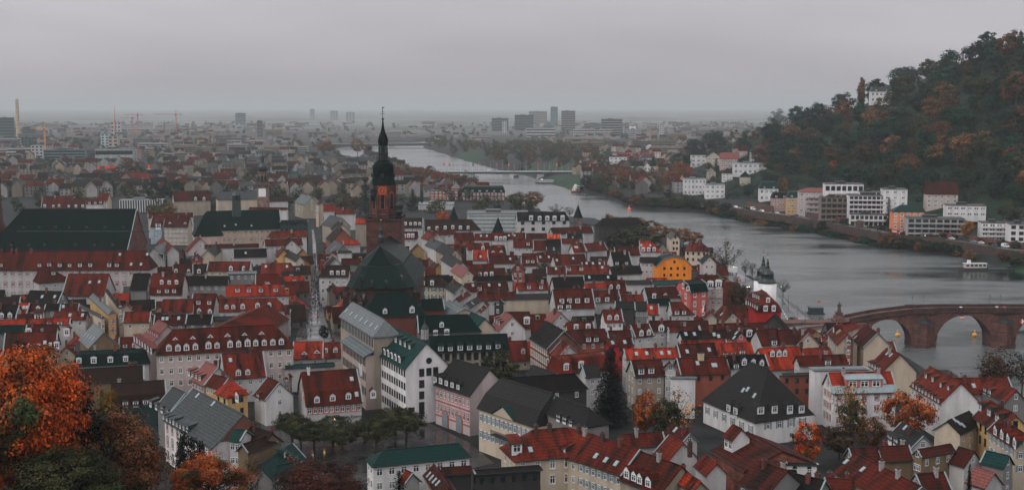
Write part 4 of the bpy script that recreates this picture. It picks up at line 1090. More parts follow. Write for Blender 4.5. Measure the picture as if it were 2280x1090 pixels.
h('red roof with a pale chimney at the bottom edge', 2040,1054,2101,1049,2075,1095,11, 'r2', 'w', ch=[2081], chc=(.3,.28,.26), nw=0)
h('pinkish roof beside the cypress at the bottom edge', 2213,1050,2174,1038,2145,1072,10, 'pk', 'w', nw=0, gw=0)
RH = h('cream house with a large bright hipped red roof in front of the yellow palace', 1184,957,1262,951,1200,1022,14, 'r3', 'cr', hip=(1,0), tan=.85, d=[(1147,993)], dk='s', dz=1.5, s=[(1181,1000)], ch=[1192,1222], nw=4, rows=3, wn='c', wsz=(1.2,2.0), rgap=3.4)
h('red side wing stepping up from the hipped red roof', 1264,951,1326,968,1262,1020,13.5, 'r3', 'cr', tan=.85, d=[(1260,1003)], dk='s', dz=1.3, nw=3, rows=3, wn='w', root=RH[0], gw=0, ch=[1306])
h('pinkish weathered roof with three skylights and cream walls', 1327,969,1424,999,1320,1038,13.5, 'r2', 'cr', tan=.85, s=[(1327,1014),(1349,1023),(1372,1031)], ch=[1346,1385,1290], nw=7, rows=3, wn='s', gw=0)
h('red roof with four gabled dormers and a beige gable at the bottom', 1427,1004,1517,1036,1425,1085,13, 'r2', 'sa', tan=.85, d=[(1403,1054),(1419,1060),(1432,1066),(1451,1073)], dk='g', dz=1.1, ch=[1472], nw=0, gw=0)
h('bright pantiled roof above a black flat one', 1521,984,1490,967,1452,1007,12.5, 'r3', 'w', gw=0, nw=0, ch=[1540])
h('dark red roof with a white gable and a small window', 1536,964,1497,942,1478,966,13.5, 'r1', 'w', s=[(1504,956)], gw=1, nw=0)
h('long low red roof behind the pantiled one', 1385,966,1474,960,1425,995,12, 'r2', 'w', nw=0, ch=[1415])
h('white tower like attic with a red roof and an arched window', 1651,953,1632,944,1601,967,15, 'r2', 'W', gw=0, nw=2, wn='a', rows=1, wsz=(1.4,1.8), ch=[])
h('long brown roof over a brick gable below the tower like attic', 1742,1002,1664,960,1600,1015,12.5, 'r1', 'bk', tan=.42, gw=0, nw=0, wmat='stone', ch=[])
h('dark red roof stepping down below the brick gable', 1689,1023,1752,1046,1640,1075,11.5, 'r1', 'gy', gw=0, nw=4, tan=.8)
h('bright red roof at the bottom edge', 1700,1046,1770,1045,1735,1085,10, 'r3', 'w', nw=0)
h('small white flat roofed annexe with an arched door', 1752,1030,1818,1031,1785,1034,10, 'gd', 'W', tan=.15, nw=2, wn='a', rows=1, ch=[])
h('black slate roof at the bottom edge', 1770,1053,1836,1068,1745,1092,9.5, 'dk', 'gy', nw=0, gw=0)
h('red roof corner at the bottom edge near the annexe', 1838,1062,1895,1066,1860,1100,9, 'r2', 'w', nw=0, gw=0)
h('bright red roof at the bottom edge with a black chimney', 1560,1070,1520,1046,1500,1070,11.5, 'r4', 'sa', gw=0, nw=0, ch=[1524])
h('pinkish red roof behind the bottom chimney', 1570,1010,1596,1030,1560,1050,11.5, 'r3', 'w', gw=0, nw=0)
h('steep brown-red roof with four slanted skylights at the bottom edge', 1000,1084,966,1032,945,1062,12, 'r1', 'sa', s=[(955,1056),(961,1063),(968,1069),(975,1075)], gw=0, nw=0, ch=[])
h('boxy brown roof next to the four slanted skylights', 980,1040,1047,1036,1015,1055,11.5, 'r1', 'dk', tan=.6, nw=0, ch=[])
h('dark terrace house with a planted pergola', 1056,1046,1200,1036,1130,1050,10.5, 'dk', 'dk', tan=.15, nw=6, wn='d', rows=1, ch=[])
h('little bright red roof among conifers at the bottom edge', 918,1052,905,1046,893,1075,9.5, 'r3', 'w', gw=0, nw=0, ch=[])
MUS = h('big white mansion with a steep black pyramid roof and shuttered windows', 1669,805,1710,819,1602,907,17.5, 'gd', 'W', hip=(.85,.95), tan=1.18, wb=9, d=[(1626,908),(1641,915)], dk='h', dz=1.3, de=[(1690,911),(1721,908),(1755,907.5),(1781,906)], nw=6, rows=2, wn='s', wsz=(1.1,2.0), rgap=4.2, r0=2.4, gw=4, name='mansion', cat='mansion', ch=[], s=[(1655,868),(1665,866),(1680,880)])
h('white gable house behind the long green church roof', 222,430,243,430,232,447,19, 'r2', 'cr', nw=0, gw=0)
h('brick red roof with white half round dormers behind the church', 95,437,165,436,130,461,17.5, 'r2', 'bk', d=[(100,459),(119,459),(132,458)], dk='b', nw=0)
h('grey-brown roof with white dormers behind the church', 146,441,192,441,170,463,17, 'r1', 'gy', d=[(154,459),(170,459),(185,459)], dk='b', nw=0)
h('red roof with three dormers near the white gable', 195,443,232,443,213,454,17, 'r2', 'w', d=[(200,451),(213,451),(225,450)], dk='s', nw=0)
h('dark slate school roof with pale shaped gables', 385,426,465,424,425,447,19, 'r1', 'sa', d=[(435,443),(454,443)], dk='g', dz=1.3, nw=0)
h('slate blue roof with a pale shaped gable', 487,427,575,425,530,444,19, 'gr', 'cr', hip=(.3,0), nw=0)
h('blue-grey house and cream house with a red roof by the church', 340,481,365,481,352,505,17, 'r2', 'bl', d=[(353,502)], dk='s', dz=2, nw=3, rows=3)
h('cream house with shaped gable and many shuttered windows', 370,483,422,483,396,505,17, 'r1', 'cr', d=[(379,495),(413,495)], dk='e', nw=6, rows=4, wn='s', rgap=2.8)
h('long red roof behind the shaped gable house', 330,475,430,473,380,484,16, 'r2', 'w', nw=0)
h('pale grey sheet roof slanting from the seminary end', 371,538,343,550,365,573,17, 'lg', 'w', d=[(362,570),(369,571),(376,567)], dk='s', nw=0, gw=0)
h('red roof with white gable beside the slanting sheet roof', 385,548,360,528,350,545,17, 'r3', 'w', nw=0, gw=0)
h('red hip roof below the university pavilion', 446,530,440,526,425,568,17, 'r3', 'pw', nw=0, gw=2)
h('red brick gable with two white windows', 437,568,440,564,425,580,15, 'r2', 'bk', gw=2, nw=0)
h('grey-lit gable roof before the university', 478,543,462,556,480,570,15.5, 'gd', 'cr', nw=0, gw=0)
h('red roof with one white window near the seminary end', 388,588,428,587,408,606,15, 'r1', 'w', d=[(392,603),(420,603)], dk='g', nw=0)
h('dark brown roof with a cream gable edge near the seminary', 430,588,464,587,447,610,15, 'br', 'cr', d=[(443,604)], dk='g', nw=0)
h('brown long roof with a row of dormers below the university', 455,545,575,542,515,551,15, 'r1', 'w', nw=0)
h('dark long roof below the university', 520,555,592,553,560,572,15, 'dk', 'w', s=[(547,563)], nw=0)
# ---- landmarks
SST = (.085,.026,.018); SSTD = (.045,.017,.012)
SLT = (.002,.0085,.008,.42)
def lathe_part(name, parent, prof, m, n=16, loc=(0,0,0), color=None, smooth=False, rot=0.0, sq=1.0):
 mb = MB(); mb.lathe(prof, n, rot=rot, sq=sq)
 return put(name, mb.mesh(name, m, smooth), parent, loc, color=color)
def church():
 T = at_y(853.5,425,460); k = 460 / FPX           # metres per photo pixel at the tower
 tx, ty = T[0], 460.0
 zz = lambda py: float(at_y(853, py, ty)[2])
 r = thing('church', 'great red sandstone church with baroque tower spire and steep green slate choir roof', 'church', (tx, ty, 0))
 px = lambda x: (x - 853.5) * k                      # local x of a photo pixel at tower depth
 hw = 39.5 * k
 mb = MB(); mb.box(-hw, hw, 0,2 * hw, 0, zz(487)); put('tower_shaft', mb.mesh('shaft', M['stone']), r, color=SST)
 mb = MB()
 z = zz(487)
 mb.box(-hw - .5, hw + .5,-.5,2 * hw + .5, z - .6, z); 
 for a, b, c, d in ((-hw - .5, hw + .5,-.5,-.3),(-hw - .5, hw + .5,2 * hw + .3,2 * hw + .5),(-hw - .5,-hw - .3,-.3,2 * hw + .3),(hw + .3, hw + .5,-.3,2 * hw + .3)):
  mb.box(a, b, c, d, z + .9, z + 1.1)
 for i in range(15):
  x = -hw - .4 + (2 * hw + .8) * i / 14
  mb.box(x - .09, x + .09,-.48,-.32, z, z + .9); mb.box(x - .09, x + .09,2 * hw + .32,2 * hw + .48, z, z + .9)
  mb.box(-hw - .48,-hw - .32, x + hw - .09, x + hw + .09, z, z + .9); mb.box(hw + .32, hw + .48, x + hw - .09, x + hw + .09, z, z + .9)
 put('gallery', mb.mesh('gallery', M['stone']), r, color=(.05,.03,.026))
 cx, cy = px(850), hw
 sw = 27.5 * k; z1 = zz(413.5)
 mb = MB(); ap = sw / math.cos(math.pi / 8)
 mb.lathe([(ap, z),(ap, z1)], 8, rot=math.pi / 8)
 for i in range(8):
  a = math.pi / 8 + i * math.pi / 4
  mb.lathe([(.42, z),(.42, z1)], 6, ap * .985 * math.cos(a), ap * .985 * math.sin(a))
 mb.lathe([(ap + .12, z1 - 11.3),(ap + .3, z1 - 11.1),(ap + .3, z1 - 10.8),(ap + .1, z1 - 10.6)], 8, rot=math.pi / 8)
 b = put('belfry', mb.mesh('belfry', M['stone']), r, (cx, cy, 0), color=SST)
 for i in range(8):
  a = i * math.pi / 4 - math.pi / 2
  if i in (3,4,5): continue
  for part, w_, h0, h1, mm, pr in (('window_frame', .95,8.9,3.6, M['red_stone'], .05),('window', .72,8.7,3.9, M['glass'], .14)):
   pts_ = [(-w_, z1 - h0),(w_, z1 - h0),(w_, z1 - h1)] + [(w_ * math.cos(t), z1 - h1 + w_ * 1.5 * math.sin(t)) for t in np.linspace(.3, math.pi - .3,7)] + [(-w_, z1 - h1)]
   mb = MB(); mb.slab(pts_, 0,-.15 - pr)
   o = put(part, mb.mesh(part, mm), r, (cx + math.cos(a) * (sw - .05), cy + math.sin(a) * (sw - .05),0), a + math.pi / 2)
 for a in (-math.pi / 2,0,-math.pi):
  c = put('clock_face', None, r, (cx + math.cos(a) * (sw + .16), cy + math.sin(a) * (sw + .16), z1 - 1.95), a + math.pi / 2)
  mb = MB(); mb.slab([(-1.65,-1.65),(1.65,-1.65),(1.65,1.65),(-1.65,1.65)], 0,-.12); put('dial', mb.mesh('dial', M['clock']), c)
  mb = MB()
  for q in range(12):
   t = q * math.pi / 6; s_, c_ = math.sin(t), math.cos(t)
   p = [(1.05 * s_ - .08 * c_, 1.05 * c_ + .08 * s_),(1.05 * s_ + .08 * c_, 1.05 * c_ - .08 * s_),(1.5 * s_ + .08 * c_, 1.5 * c_ - .08 * s_),(1.5 * s_ - .08 * c_, 1.5 * c_ + .08 * s_)]
   mb.slab(p, -.13,-.17)
  put('numeral_ring', mb.mesh('numerals', M['gold']), c)
  for nm, t, ln in (('hour_hand', 3.5,.9),('minute_hand', .55,1.35)):
   s_, c_ = math.sin(t), math.cos(t)
   mb = MB(); mb.slab([(-.09 * c_, .09 * s_),(.09 * c_, -.09 * s_),(ln * s_, ln * c_)], -.18,-.22); put(nm, mb.mesh(nm, M['gold']), c)
 q = lambda pxw: pxw * k
 prof = [(q(28.5), zz(413.5)),(q(28), zz(410)),(q(25.5), zz(402)),(q(23.5), zz(395)),(q(23), zz(388)),(q(24), zz(380)),(q(23.6), zz(373)),(q(21), zz(366)),(q(16), zz(361)),(q(13), zz(358))]
 lathe_part('lower_dome', r, prof, M['roof'], 16,(cx, cy, 0), SLT)
 for a in (-math.pi / 2,0, math.pi):
  mb = MB(); mb.box(-.5,.5,-.6,.6,0,1.2); mb.add([(-.6,-.7,1.2),(.6,-.7,1.2),(0,-.7,1.9),(-.6,.6,1.2),(.6,.6,1.2),(0,.6,1.9)], [(0,1,2),(0,2,5,3),(1,4,5,2)])
  put('dome_dormer', mb.mesh('dome_dormer', M['copper']), r, (cx + math.cos(a) * q(23.6), cy + math.sin(a) * q(23.6), zz(397)), a + math.pi / 2)
 prof = [(q(13.5), zz(359)),(q(13.5), zz(357)),(q(11), zz(357)),(q(11), zz(344)),(q(12), zz(343)),(q(12), zz(341.5))]
 lathe_part('drum', r, prof, M['copper'], 12,(cx, cy, 0))
 mb = MB(); g0 = q(14.5)
 for i in range(16):
  a = i * math.pi / 8; mb.box(g0 * math.cos(a) - .05, g0 * math.cos(a) + .05, g0 * math.sin(a) - .05, g0 * math.sin(a) + .05, zz(357), zz(350))
 n_ = 16; mb.tube([(g0 * math.cos(i * math.pi / 8), g0 * math.sin(i * math.pi / 8), zz(350)) for i in range(17)], .07,4)
 mb.lathe([(q(13), zz(358)),(q(15), zz(357.4)),(q(15), zz(356.8))], 16)
 put('upper_railing', mb.mesh('upper_railing', M['copper']), r, (cx, cy, 0))
 mb = MB()
 for i in range(8):
  a = math.pi / 8 + i * math.pi / 4; mb.lathe([(.28, zz(342)),(.28, zz(327))], 6, q(9.3) * math.cos(a), q(9.3) * math.sin(a))
 mb.lathe([(q(10.6), zz(328.5)),(q(11), zz(327)),(q(9.5), zz(325.5))], 8)
 mb.lathe([(q(3), zz(342)),(q(3), zz(327))], 6)
 put('lantern', mb.mesh('lantern', M['copper']), r, (cx, cy, 0))
 prof = [(q(9), zz(326.5)),(q(10.8), zz(322)),(q(11.6), zz(316)),(q(11), zz(310)),(q(8.6), zz(303)),(q(6), zz(296)),(q(4), zz(289)),(q(2.6), zz(281)),(q(1.6), zz(272)),(q(1.0), zz(267))]
 lathe_part('spire_dome', r, prof, M['roof'], 12,(cx, cy, 0), SLT)
 prof = [(.05, zz(269)),(q(2.3), zz(267)),(q(2.9), zz(265.3)),(q(2.3), zz(263.4)),(.05, zz(262))]
 lathe_part('finial_ball', r, prof, M['copper'], 10,(cx, cy, 0), smooth=True)
 mb = MB(); mb.tube([(0,0, zz(263)),(0,0, zz(240))], .12,5); mb.box(-.9,.9,-.05,.05, zz(254.4), zz(253.6)); mb.box(-.6,.6,-.05,.05, zz(249.4), zz(248.8))
 mb.lathe([(.05, zz(241.5)),(.4, zz(240)),(.05, zz(238))], 6); mb.slab([(-.1, zz(240)),(.7, zz(240.6)),(.5, zz(238))], -.04,.04)
 put('weather_vane', mb.mesh('weather_vane', M['metal']), r, (cx, cy, 0))
 for x, y0_, wz, yb in ((828,442,6.2,-.4),(887,478,8,-.2)):
  zt = zz(y0_)
  prof = [(.3, zt - 1.2),(q(wz * .8), zt),(q(wz), zt + 1),(q(wz), zt + 1.4),(q(wz * .9), zt + 1.6),(q(wz * .95), zt + 3.0),(q(wz * 1.02), zt + 3.4),(q(wz * .8), zt + 4.4),(q(wz * .3), zt + 5.1),(q(wz * .1), zt + 6.4),(.05, zt + 7.4)]
  lathe_part('turret', r, prof, M['copper'], 10,(px(x), yb + 2.0,0))
 Y0 = ty
 def P(x, y, z): return np.array(at(x, y, z)) - (tx, Y0,0)
 def pxl(x, Y, py=560): return at_y(x, py, Y)[0] - tx
 ap_z, up_z, lo_z = 37.5,31.5,25.2
 apex = P(846,547, ap_z)
 yA = apex[1]
 def Pz(x, y, z): return P(x, y, z)
 cxx = apex[0]
 u = [Pz(802,588, up_z), Pz(822,590.5, up_z), Pz(868,590.5, up_z), Pz(891.5,588, up_z)]
 wl, wr = u[0][0] - .6, u[3][0] + .6
 yb_ = -.3
 u_all = [np.array([wl, yb_, up_z]), np.array([wl, u[0][1] + 4.5, up_z]), np.array([wl + 3.4, u[1][1], up_z]), np.array([wr - 3.4, u[1][1], up_z]), np.array([wr, u[0][1] + 4.5, up_z]), np.array([wr, yb_, up_z])]
 rb = np.array([cxx, yb_, ap_z]); apx = np.array([cxx, yA, ap_z])
 mb = MB(); V = [apx, rb] + u_all
 mb.add(V, [(0,1,2,3),(0,3,4),(0,4,5),(0,5,6),(1,0,6,7),(2,7,6,5,4,3),(1,7,2)])
 put('upper_roof', mb.mesh('upper_roof', M['roof']), r, color=(.003,.010,.009,.38))
 lo = [Pz(773,640, lo_z), Pz(798,643, lo_z), Pz(900,643, lo_z), Pz(922,637, lo_z)]
 ll, lr = lo[0][0] - .8, lo[3][0] + .8
 ys_ = lo[1][1]
 def ring(l, rr, yf, z, c, s_): return [np.array([l, yb_, z]), np.array([l, yf + s_, z]), np.array([l + c, yf + s_ * .3, z]), np.array([l + c * 2.2, yf, z]), np.array([rr - c * 2.2, yf, z]), np.array([rr - c, yf + s_ * .3, z]), np.array([rr, yf + s_, z]), np.array([rr, yb_, z])]
 L1 = ring(wl - .2, wr + .2, u[1][1] - .3, up_z - .5,1.8,5.5); L2 = ring(ll, lr, ys_, lo_z, 2.6,7)
 mb = MB(); V = L1 + L2
 fs = [(i, i + 1, i + 9, i + 8) for i in range(7)] + [tuple(range(7,-1,-1)), tuple(range(8,16)),(0,8,15,7)]
 mb.add(V, fs)
 put('lower_roof', mb.mesh('lower_roof', M['roof']), r, color=(.0012,.0105,.009,.45))
 mb = MB(); mb.prism([(p[0], p[1]) for p in ring(wl + .2, wr - .2, u[1][1] + .2,0,1.8,5.2)], up_z - .7, up_z - .05)
 put('clerestory', mb.mesh('clerestory', M['stone']), r, color=(.04,.03,.028))
 wl3 = ring(ll + .9, lr - .9, ys_ + .9,0,2.6,6.6)
 mb = MB(); mb.prism([(p[0], p[1]) for p in wl3], 0, lo_z - .05); put('choir_wall', mb.mesh('choir_wall', M['stone']), r, color=SSTD)
 for i in range(1,7):
  p = wl3[i]
  mb = MB(); c0 = np.array([cxx, ys_ + 9]); d0 = p[:2] - c0; d0 = d0 / np.linalg.norm(d0)
  a = math.atan2(d0[1], d0[0]) + math.pi / 2
  mb.slab([(-.55,0),(.55,0),(.55, lo_z - 3.5),(-.55, lo_z - 2)], -2.2,.3); mb.add([(-.65,-2.4, lo_z - 4.6),(.65,-2.4, lo_z - 4.6),(.65,.3, lo_z - 1.4),(-.65,.3, lo_z - 1.4)], [(0,1,2,3)], 1)
  put('buttress', mb.mesh('buttress', [M['stone'], M['copper']]), r, (p[0], p[1], 0), a, color=SSTD)
 for i in range(7):
  p, p2 = wl3[i], wl3[i + 1]
  if np.linalg.norm((p2 - p)[:2]) < 2.5: continue
  nseg = 2 if np.linalg.norm((p2 - p)[:2]) > 9 else 1
  for s_ in range(nseg):
   m_ = p + (p2 - p) * (s_ + .5) / nseg
   a = math.atan2((p2 - p)[1], (p2 - p)[0])
   mb = MB(); w_ = .8
   mb.slab([(-w_, 8),(w_, 8),(w_, 19)] + [(w_ * math.cos(t),19 + 1.3 * math.sin(t)) for t in np.linspace(.3, math.pi - .3,6)] + [(-w_, 19)], -.12,.1)
   put('window', mb.mesh('lancet', M['glass']), r, (m_[0], m_[1], 0), a)
 for x, y, z in ((840,573,33.2),(826,634,26.6),(858,634,26.6),(802,622,28),(892,622,28)):
  p = P(x, y, z)
  mb = MB(); mb.box(-.45,.45,-.5,1.6,-.6,.8); mb.add([(-.6,-.6,.8),(.6,-.6,.8),(0,-.5,1.5),(0,2.2,1.5),(-.6,1.6,.8),(.6,1.6,.8)], [(0,1,2),(0,2,3,4),(1,5,3,2)])
  put('roof_dormer', mb.mesh('roof_dormer', M['copper']), r, p + (0,.3,0))
 f = at_y(849,543, Y0 - 20); zf = lambda py: float(at_y(849, py, Y0 - 20)[2]); kk = (Y0 - 20) / FPX
 prof = [(4 * kk * 1.6, zf(556)),(4 * kk * 1.6, zf(532)),(7.5 * kk, zf(531)),(7 * kk, zf(527)),(5 * kk, zf(522)),(4.6 * kk, zf(517)),(4.8 * kk, zf(512)),(3 * kk, zf(506)),(1.6 * kk, zf(498)),(.6 * kk, zf(490))]
 lathe_part('ridge_turret', r, prof, M['copper'], 8,(f[0] - tx, -20,0))
 lathe_part('gilded_ball', r, [(.03, zf(491.5)),(.32, zf(490)),(.03, zf(488.3))], M['gold'], 8,(f[0] - tx, -20,0))
 FOOT.append((np.array([tx, 432]),13.5,25,0)); FOOT.append((np.array([tx, 466]), hw + 1, hw + 1,0))
church()

def townhall():
 t = h('grey-green slate roofed town hall with white gable, long dormer rows and little bell turret', 785,672,857,712,790,726,25, 'lg', 'sa', tan=1.0, d=[(772 + 9.5 * i, 694 + 6.0 * i) for i in range(0,0)], hip=(0,.55), nw=0, gw=0,
    name='town_hall', cat='town hall', ch=[], s=[(771 + 11.2 * i, 692 + 6.2 * i) for i in range(7)])
 r = t[0]
 g = t[2]
 own = put_frame(r, g['mid'], r.location[2], math.atan2(g['u'][1], g['u'][0]))
 xa, xb, yf, zf = g['xa'], g['xb'], g['yf'], g['zf']
 n = 22
 for i in range(n):
  x = xa + (xb - xa) * (i + .5) / n
  win(r, 'd', *own.f(x, yf, zf - 1.9), own.rz, 1.1,3.0)
  mb = MB(); mb.box(-.22,.22,0,.12,0,3.4)
  if i == 0: pil = mb.mesh('pilaster', M['concrete'])
  o = put('pilaster', pil, r, own.f(x - (xb - xa) / n / 2, yf, zf - 3.6), own.rz); PRUNE.append(o)
 mb = MB(); mb.add([(xa - .5, yf, zf - 3.9),(xb * .35, yf, zf - 3.9),(xb * .35, yf + 3.2, zf - 5.4),(xa - .5, yf + 3.2, zf - 5.4),(xa - .5, yf, zf - 4.3),(xb * .35, yf, zf - 4.3),(xb * .35, yf + 3.2, zf - 5.8),(xa - .5, yf + 3.2, zf - 5.8)],
       [(0,1,2,3),(7,6,5,4),(3,2,6,7),(0,3,7,4),(1,5,6,2)])
 own('cornice_roof', mb.mesh('cornice_roof', M['roof']), color=(.10,.12,.125,.4))
 mb = MB(); mb.box(xa, xb * .35, yf, yf + 2.4,-1, zf - 5.3); own('lower_facade', mb.mesh('lower_facade', M['wall']), color=(.34,.27,.24))
 for r_ in range(3):
  for i in range(16):
   x = xa + (xb * .35 - xa) * (i + .5) / 16
   win(r, 'd', *own.f(x, yf + 2.4, zf - 7.2 - r_ * 4.2), own.rz, .9,2.4)
 t2 = h('', 873,726,950,762,864,802,22, 'gn', 'W', tan=1.05, d=[(837 + 8.3 * i, 770 + 4.3 * i) for i in range(8)], dk='b', dz=1.0, d2=[(876 + 10.2 * i, 751 + 4.7 * i) for i in range(5)], d2k='s', root=r, gw=0, nw=14, rows=4, wn='d', wsz=(1.25,2.0), rgap=3.6, ch=[])
 g = t2[2]; own = put_frame(r, g['mid'], 0, math.atan2(g['u'][1], g['u'][0]))
 e = 1 if g['u'][1] < 0 else -1
 xe = g['xb'] if e > 0 else g['xa']
 nrm = g['u'][:2] * e
 def wall_pt(px, py):
  c0 = C - np.array([g['mid'][0], g['mid'][1], 0]); dr = ray(px, py)
  uu = np.array([g['u'][0], g['u'][1], 0]); nn = np.array([g['n'][0], g['n'][1], 0])
  tt = (xe - c0 @ uu) / (dr @ uu); P = c0 + dr * tt
  return xe, P @ nn, P[2]
 for px, py, sx, sz in ((939,829,1.5,2.2),(955,827,1.5,2.2),(970,825,1.5,2.2),(939,854,1.5,2.2),(939,879,1.5,2.2),(939,910,1.6,4.0)):
  win(r, 'd', *own.f(*wall_pt(px, py)), own.rz - e * math.pi / 2, sx, sz)
 a = wall_pt(955,802)
 mb = MB(); mb.lathe([(.85,0),(.85,.12)], 16); o = put('round_window', mb.mesh('round_window', M['glass']), r, own.f(*a)); o.rotation_euler = (math.pi / 2,0, own.rz + e * math.pi / 2)
 a = wall_pt(916,911); mb = MB(); mb.box(-.9,.9,0,.1,-.6,.6); put('plaque', mb.mesh('plaque', M['metal']), r, own.f(*a), own.rz - e * math.pi / 2)
 h('', 951,748,1127,742,1040,783,17, 'sl', 'sa', tan=1.0, root=r, d=[(980.7,774),(1002,774),(1024,773),(1045,772),(1066,771),(1087,770),(1108,769)], dk='s', nw=11, rows=3, wn='d', wsz=(1.5,2.6), rgap=3.4, gw=0, ch=[])
 h('', 930,702,1042,699,985,740,20, 'sl', 'gy', tan=1.0, root=r, hip=(0,.8), d=[(983,722)], dk='g', d2=[(970,742),(995,741)], d2k='b', nw=0, gw=0, ch=[])
 h('', 837,652,909,650,870,704,25, 'sl', 'ss', tan=1.1, root=r, hip=(.8,.9), d=[(857,692),(917,690)], dk='g', nw=0, gw=0, ch=[])
 h('', 905,667,985,664,945,690,20, 'sl', 'ss', tan=1.0, root=r, nw=0, gw=0, ch=[])
 h('', 1080,708,1050,694,1043,725,17.5, 'gn', 'cr', tan=1.0, root=r, nw=0, gw=0, ch=[])
 P = at(946,766,20.5); zt = lambda py: float(at_y(946, py, P[1])[2]); kk = P[1] / FPX
 loc = Vector((P[0], P[1], 0))
 Mi = (Matrix.Translation(r.location) @ Matrix.Rotation(r.rotation_euler[2], 4, 'Z')).inverted()
 b = put('bell_turret', None, r, Mi @ loc)
 mb = MB(); mb.box(-8 * kk, 8 * kk, -8 * kk, 8 * kk, zt(768), zt(753)); put('base', mb.mesh('turret_base', M['slate']), b)
 mb = MB()
 for i in range(8): mb.lathe([(.26, zt(753)),(.26, zt(733))], 5,7 * kk * math.cos(i * math.pi / 4),7 * kk * math.sin(i * math.pi / 4))
 mb.lathe([(9 * kk, zt(754.5)),(9 * kk, zt(752.5))], 8); mb.lathe([(8.5 * kk, zt(733.5)),(8.5 * kk, zt(732))], 8); mb.lathe([(4.5 * kk, zt(753)),(4.5 * kk, zt(733))], 8)
 put('open_lantern', mb.mesh('open_lantern', M['concrete']), b)
 mb = MB(); mb.lathe([(9 * kk, zt(732)),(7.5 * kk, zt(728)),(4.5 * kk, zt(724)),(2.2 * kk, zt(720)),(1.4 * kk, zt(717)),(.5 * kk, zt(702))], 8); put('turret_dome', mb.mesh('turret_dome', M['copper']), b)
 h('large pale grey mansard roof with a cream gable beside the town hall', 1034,686,1000,667,970,702,18, 'lg', 'cr', brk=(985,676), tan=.5, tan2=1.0, nw=0, gw=0, ch=[])
townhall()
def lettering(g, root, text, px, py, size, width, m, on='front'):
 own = put_frame(root, g['mid'], root.location[2], math.atan2(g['u'][1], g['u'][0]))
 cu = bpy.data.curves.new('lettering', 'FONT'); cu.body = text; cu.size = size; cu.align_x = 'CENTER'; cu.align_y = 'CENTER'; cu.extrude = .03
 cu.materials.append(m)
 c0 = C - np.array([g['mid'][0], g['mid'][1], root.location[2]]); dr = ray(px, py)
 uu = np.array([g['u'][0], g['u'][1], 0]); nn = np.array([g['n'][0], g['n'][1], 0])
 t = (g['yf'] + .06 - c0 @ nn) / (dr @ nn); P = c0 + dr * t
 tmp = bpy.data.objects.new('tmp', cu); me_ = bpy.data.meshes.new_from_object(tmp); bpy.data.objects.remove(tmp); me_.materials.clear(); me_.materials.append(m)
 o = put('lettering', me_, root, own.f(P @ uu, g['yf'] + .06, P[2]))
 o.rotation_euler = (math.pi / 2,0, own.rz + math.pi)
 bpy.context.view_layer.update()
 o.scale = (width / max(o.dimensions[0], .1),) + (1,1)
lettering(INN[2], INN[0], 'Gasthaus zum Eisernen Kreuz', 782,927,1.35,13.0, M['metal'])
lettering(HOT[2], HOT[0], 'Vier-Jahreszeiten', 1590,663.5,1.35,9.0, M['metal'])
def yellow_extras():
 r, _, g = YEL; own = put_frame(r, g['mid'], r.location[2], math.atan2(g['u'][1], g['u'][0]))
 yf, zf = g['yf'], g['zf']; xm = (g['xa'] + g['xb']) / 2 + .5
 mb = MB(); mb.slab([(xm - 4.2, zf - .2),(xm + 4.2, zf - .2),(xm, zf + 2.2)], yf, yf + .7); own('pediment', mb.mesh('pediment', M['wall']), color=WC['cr'])
 mb = MB(); mb.add([(xm - 4.8, yf + .9, zf - .25),(xm, yf + .9, zf + 2.5),(xm + 4.8, yf + .9, zf - .25),(xm, yf - 3.2, zf + 2.5),(xm - 4.8, yf - .3, zf - .25),(xm + 4.8, yf - .3, zf - .25)], [(0,1,3,4),(1,2,5,3)])
 own('pediment_roof', mb.mesh('pediment_roof', M['roof']), color=RC['gn'])
 mb = MB(); z = zf - 5.0; mb.box(xm - 4, xm + 4, yf, yf + 1.5, z - .25, z)
 for i in range(33): mb.box(xm - 4 + i * .25 - .03, xm - 4 + i * .25 + .03, yf + 1.42, yf + 1.48, z, z + 1)
 mb.box(xm - 4, xm + 4, yf + 1.4, yf + 1.5, z + 1, z + 1.08); own('balcony', mb.mesh('balcony', M['metal']))
 for px_ in (-5.2,): mb = MB(); mb.box(xm + px_ - .6 - 3, xm + px_ + .4 - 3, yf, yf + .08, zf - 6.2, zf - 5.3); own('plaque', mb.mesh('plaque', M['metal']))
 r, _, g = PINK; own = put_frame(r, g['mid'], r.location[2], math.atan2(g['u'][1], g['u'][0]))
 for k in (2.9,6.8):
  x = g['xb'] + (g['xa'] - g['xb']) * k / 9.6
  mb = MB(); pts_ = [(x - 1.2,0),(x + 1.2,0),(x + 1.2,3.2)] + [(x + 1.2 * math.cos(t),3.2 + 1.2 * math.sin(t)) for t in np.linspace(.3, math.pi - .3,6)] + [(x - 1.2,3.2)]
  mb.slab(pts_, g['yf'], g['yf'] + .25,0); mb.slab([(x + (a - x) * 1.28, b * 1.08) for a, b in pts_], g['yf'] - .1, g['yf'] + .15,1)
  own('gateway', mb.mesh('gateway', [M['shutter'], M['red_stone']]))
 for z in (g['zf'] - 4.2, g['zf'] - 8.2):
  mb = MB(); mb.box(g['xa'], g['xb'], g['yf'], g['yf'] + .14, z - .18, z + .18); own('string_course', mb.mesh('string_course', M['red_stone']))
yellow_extras()
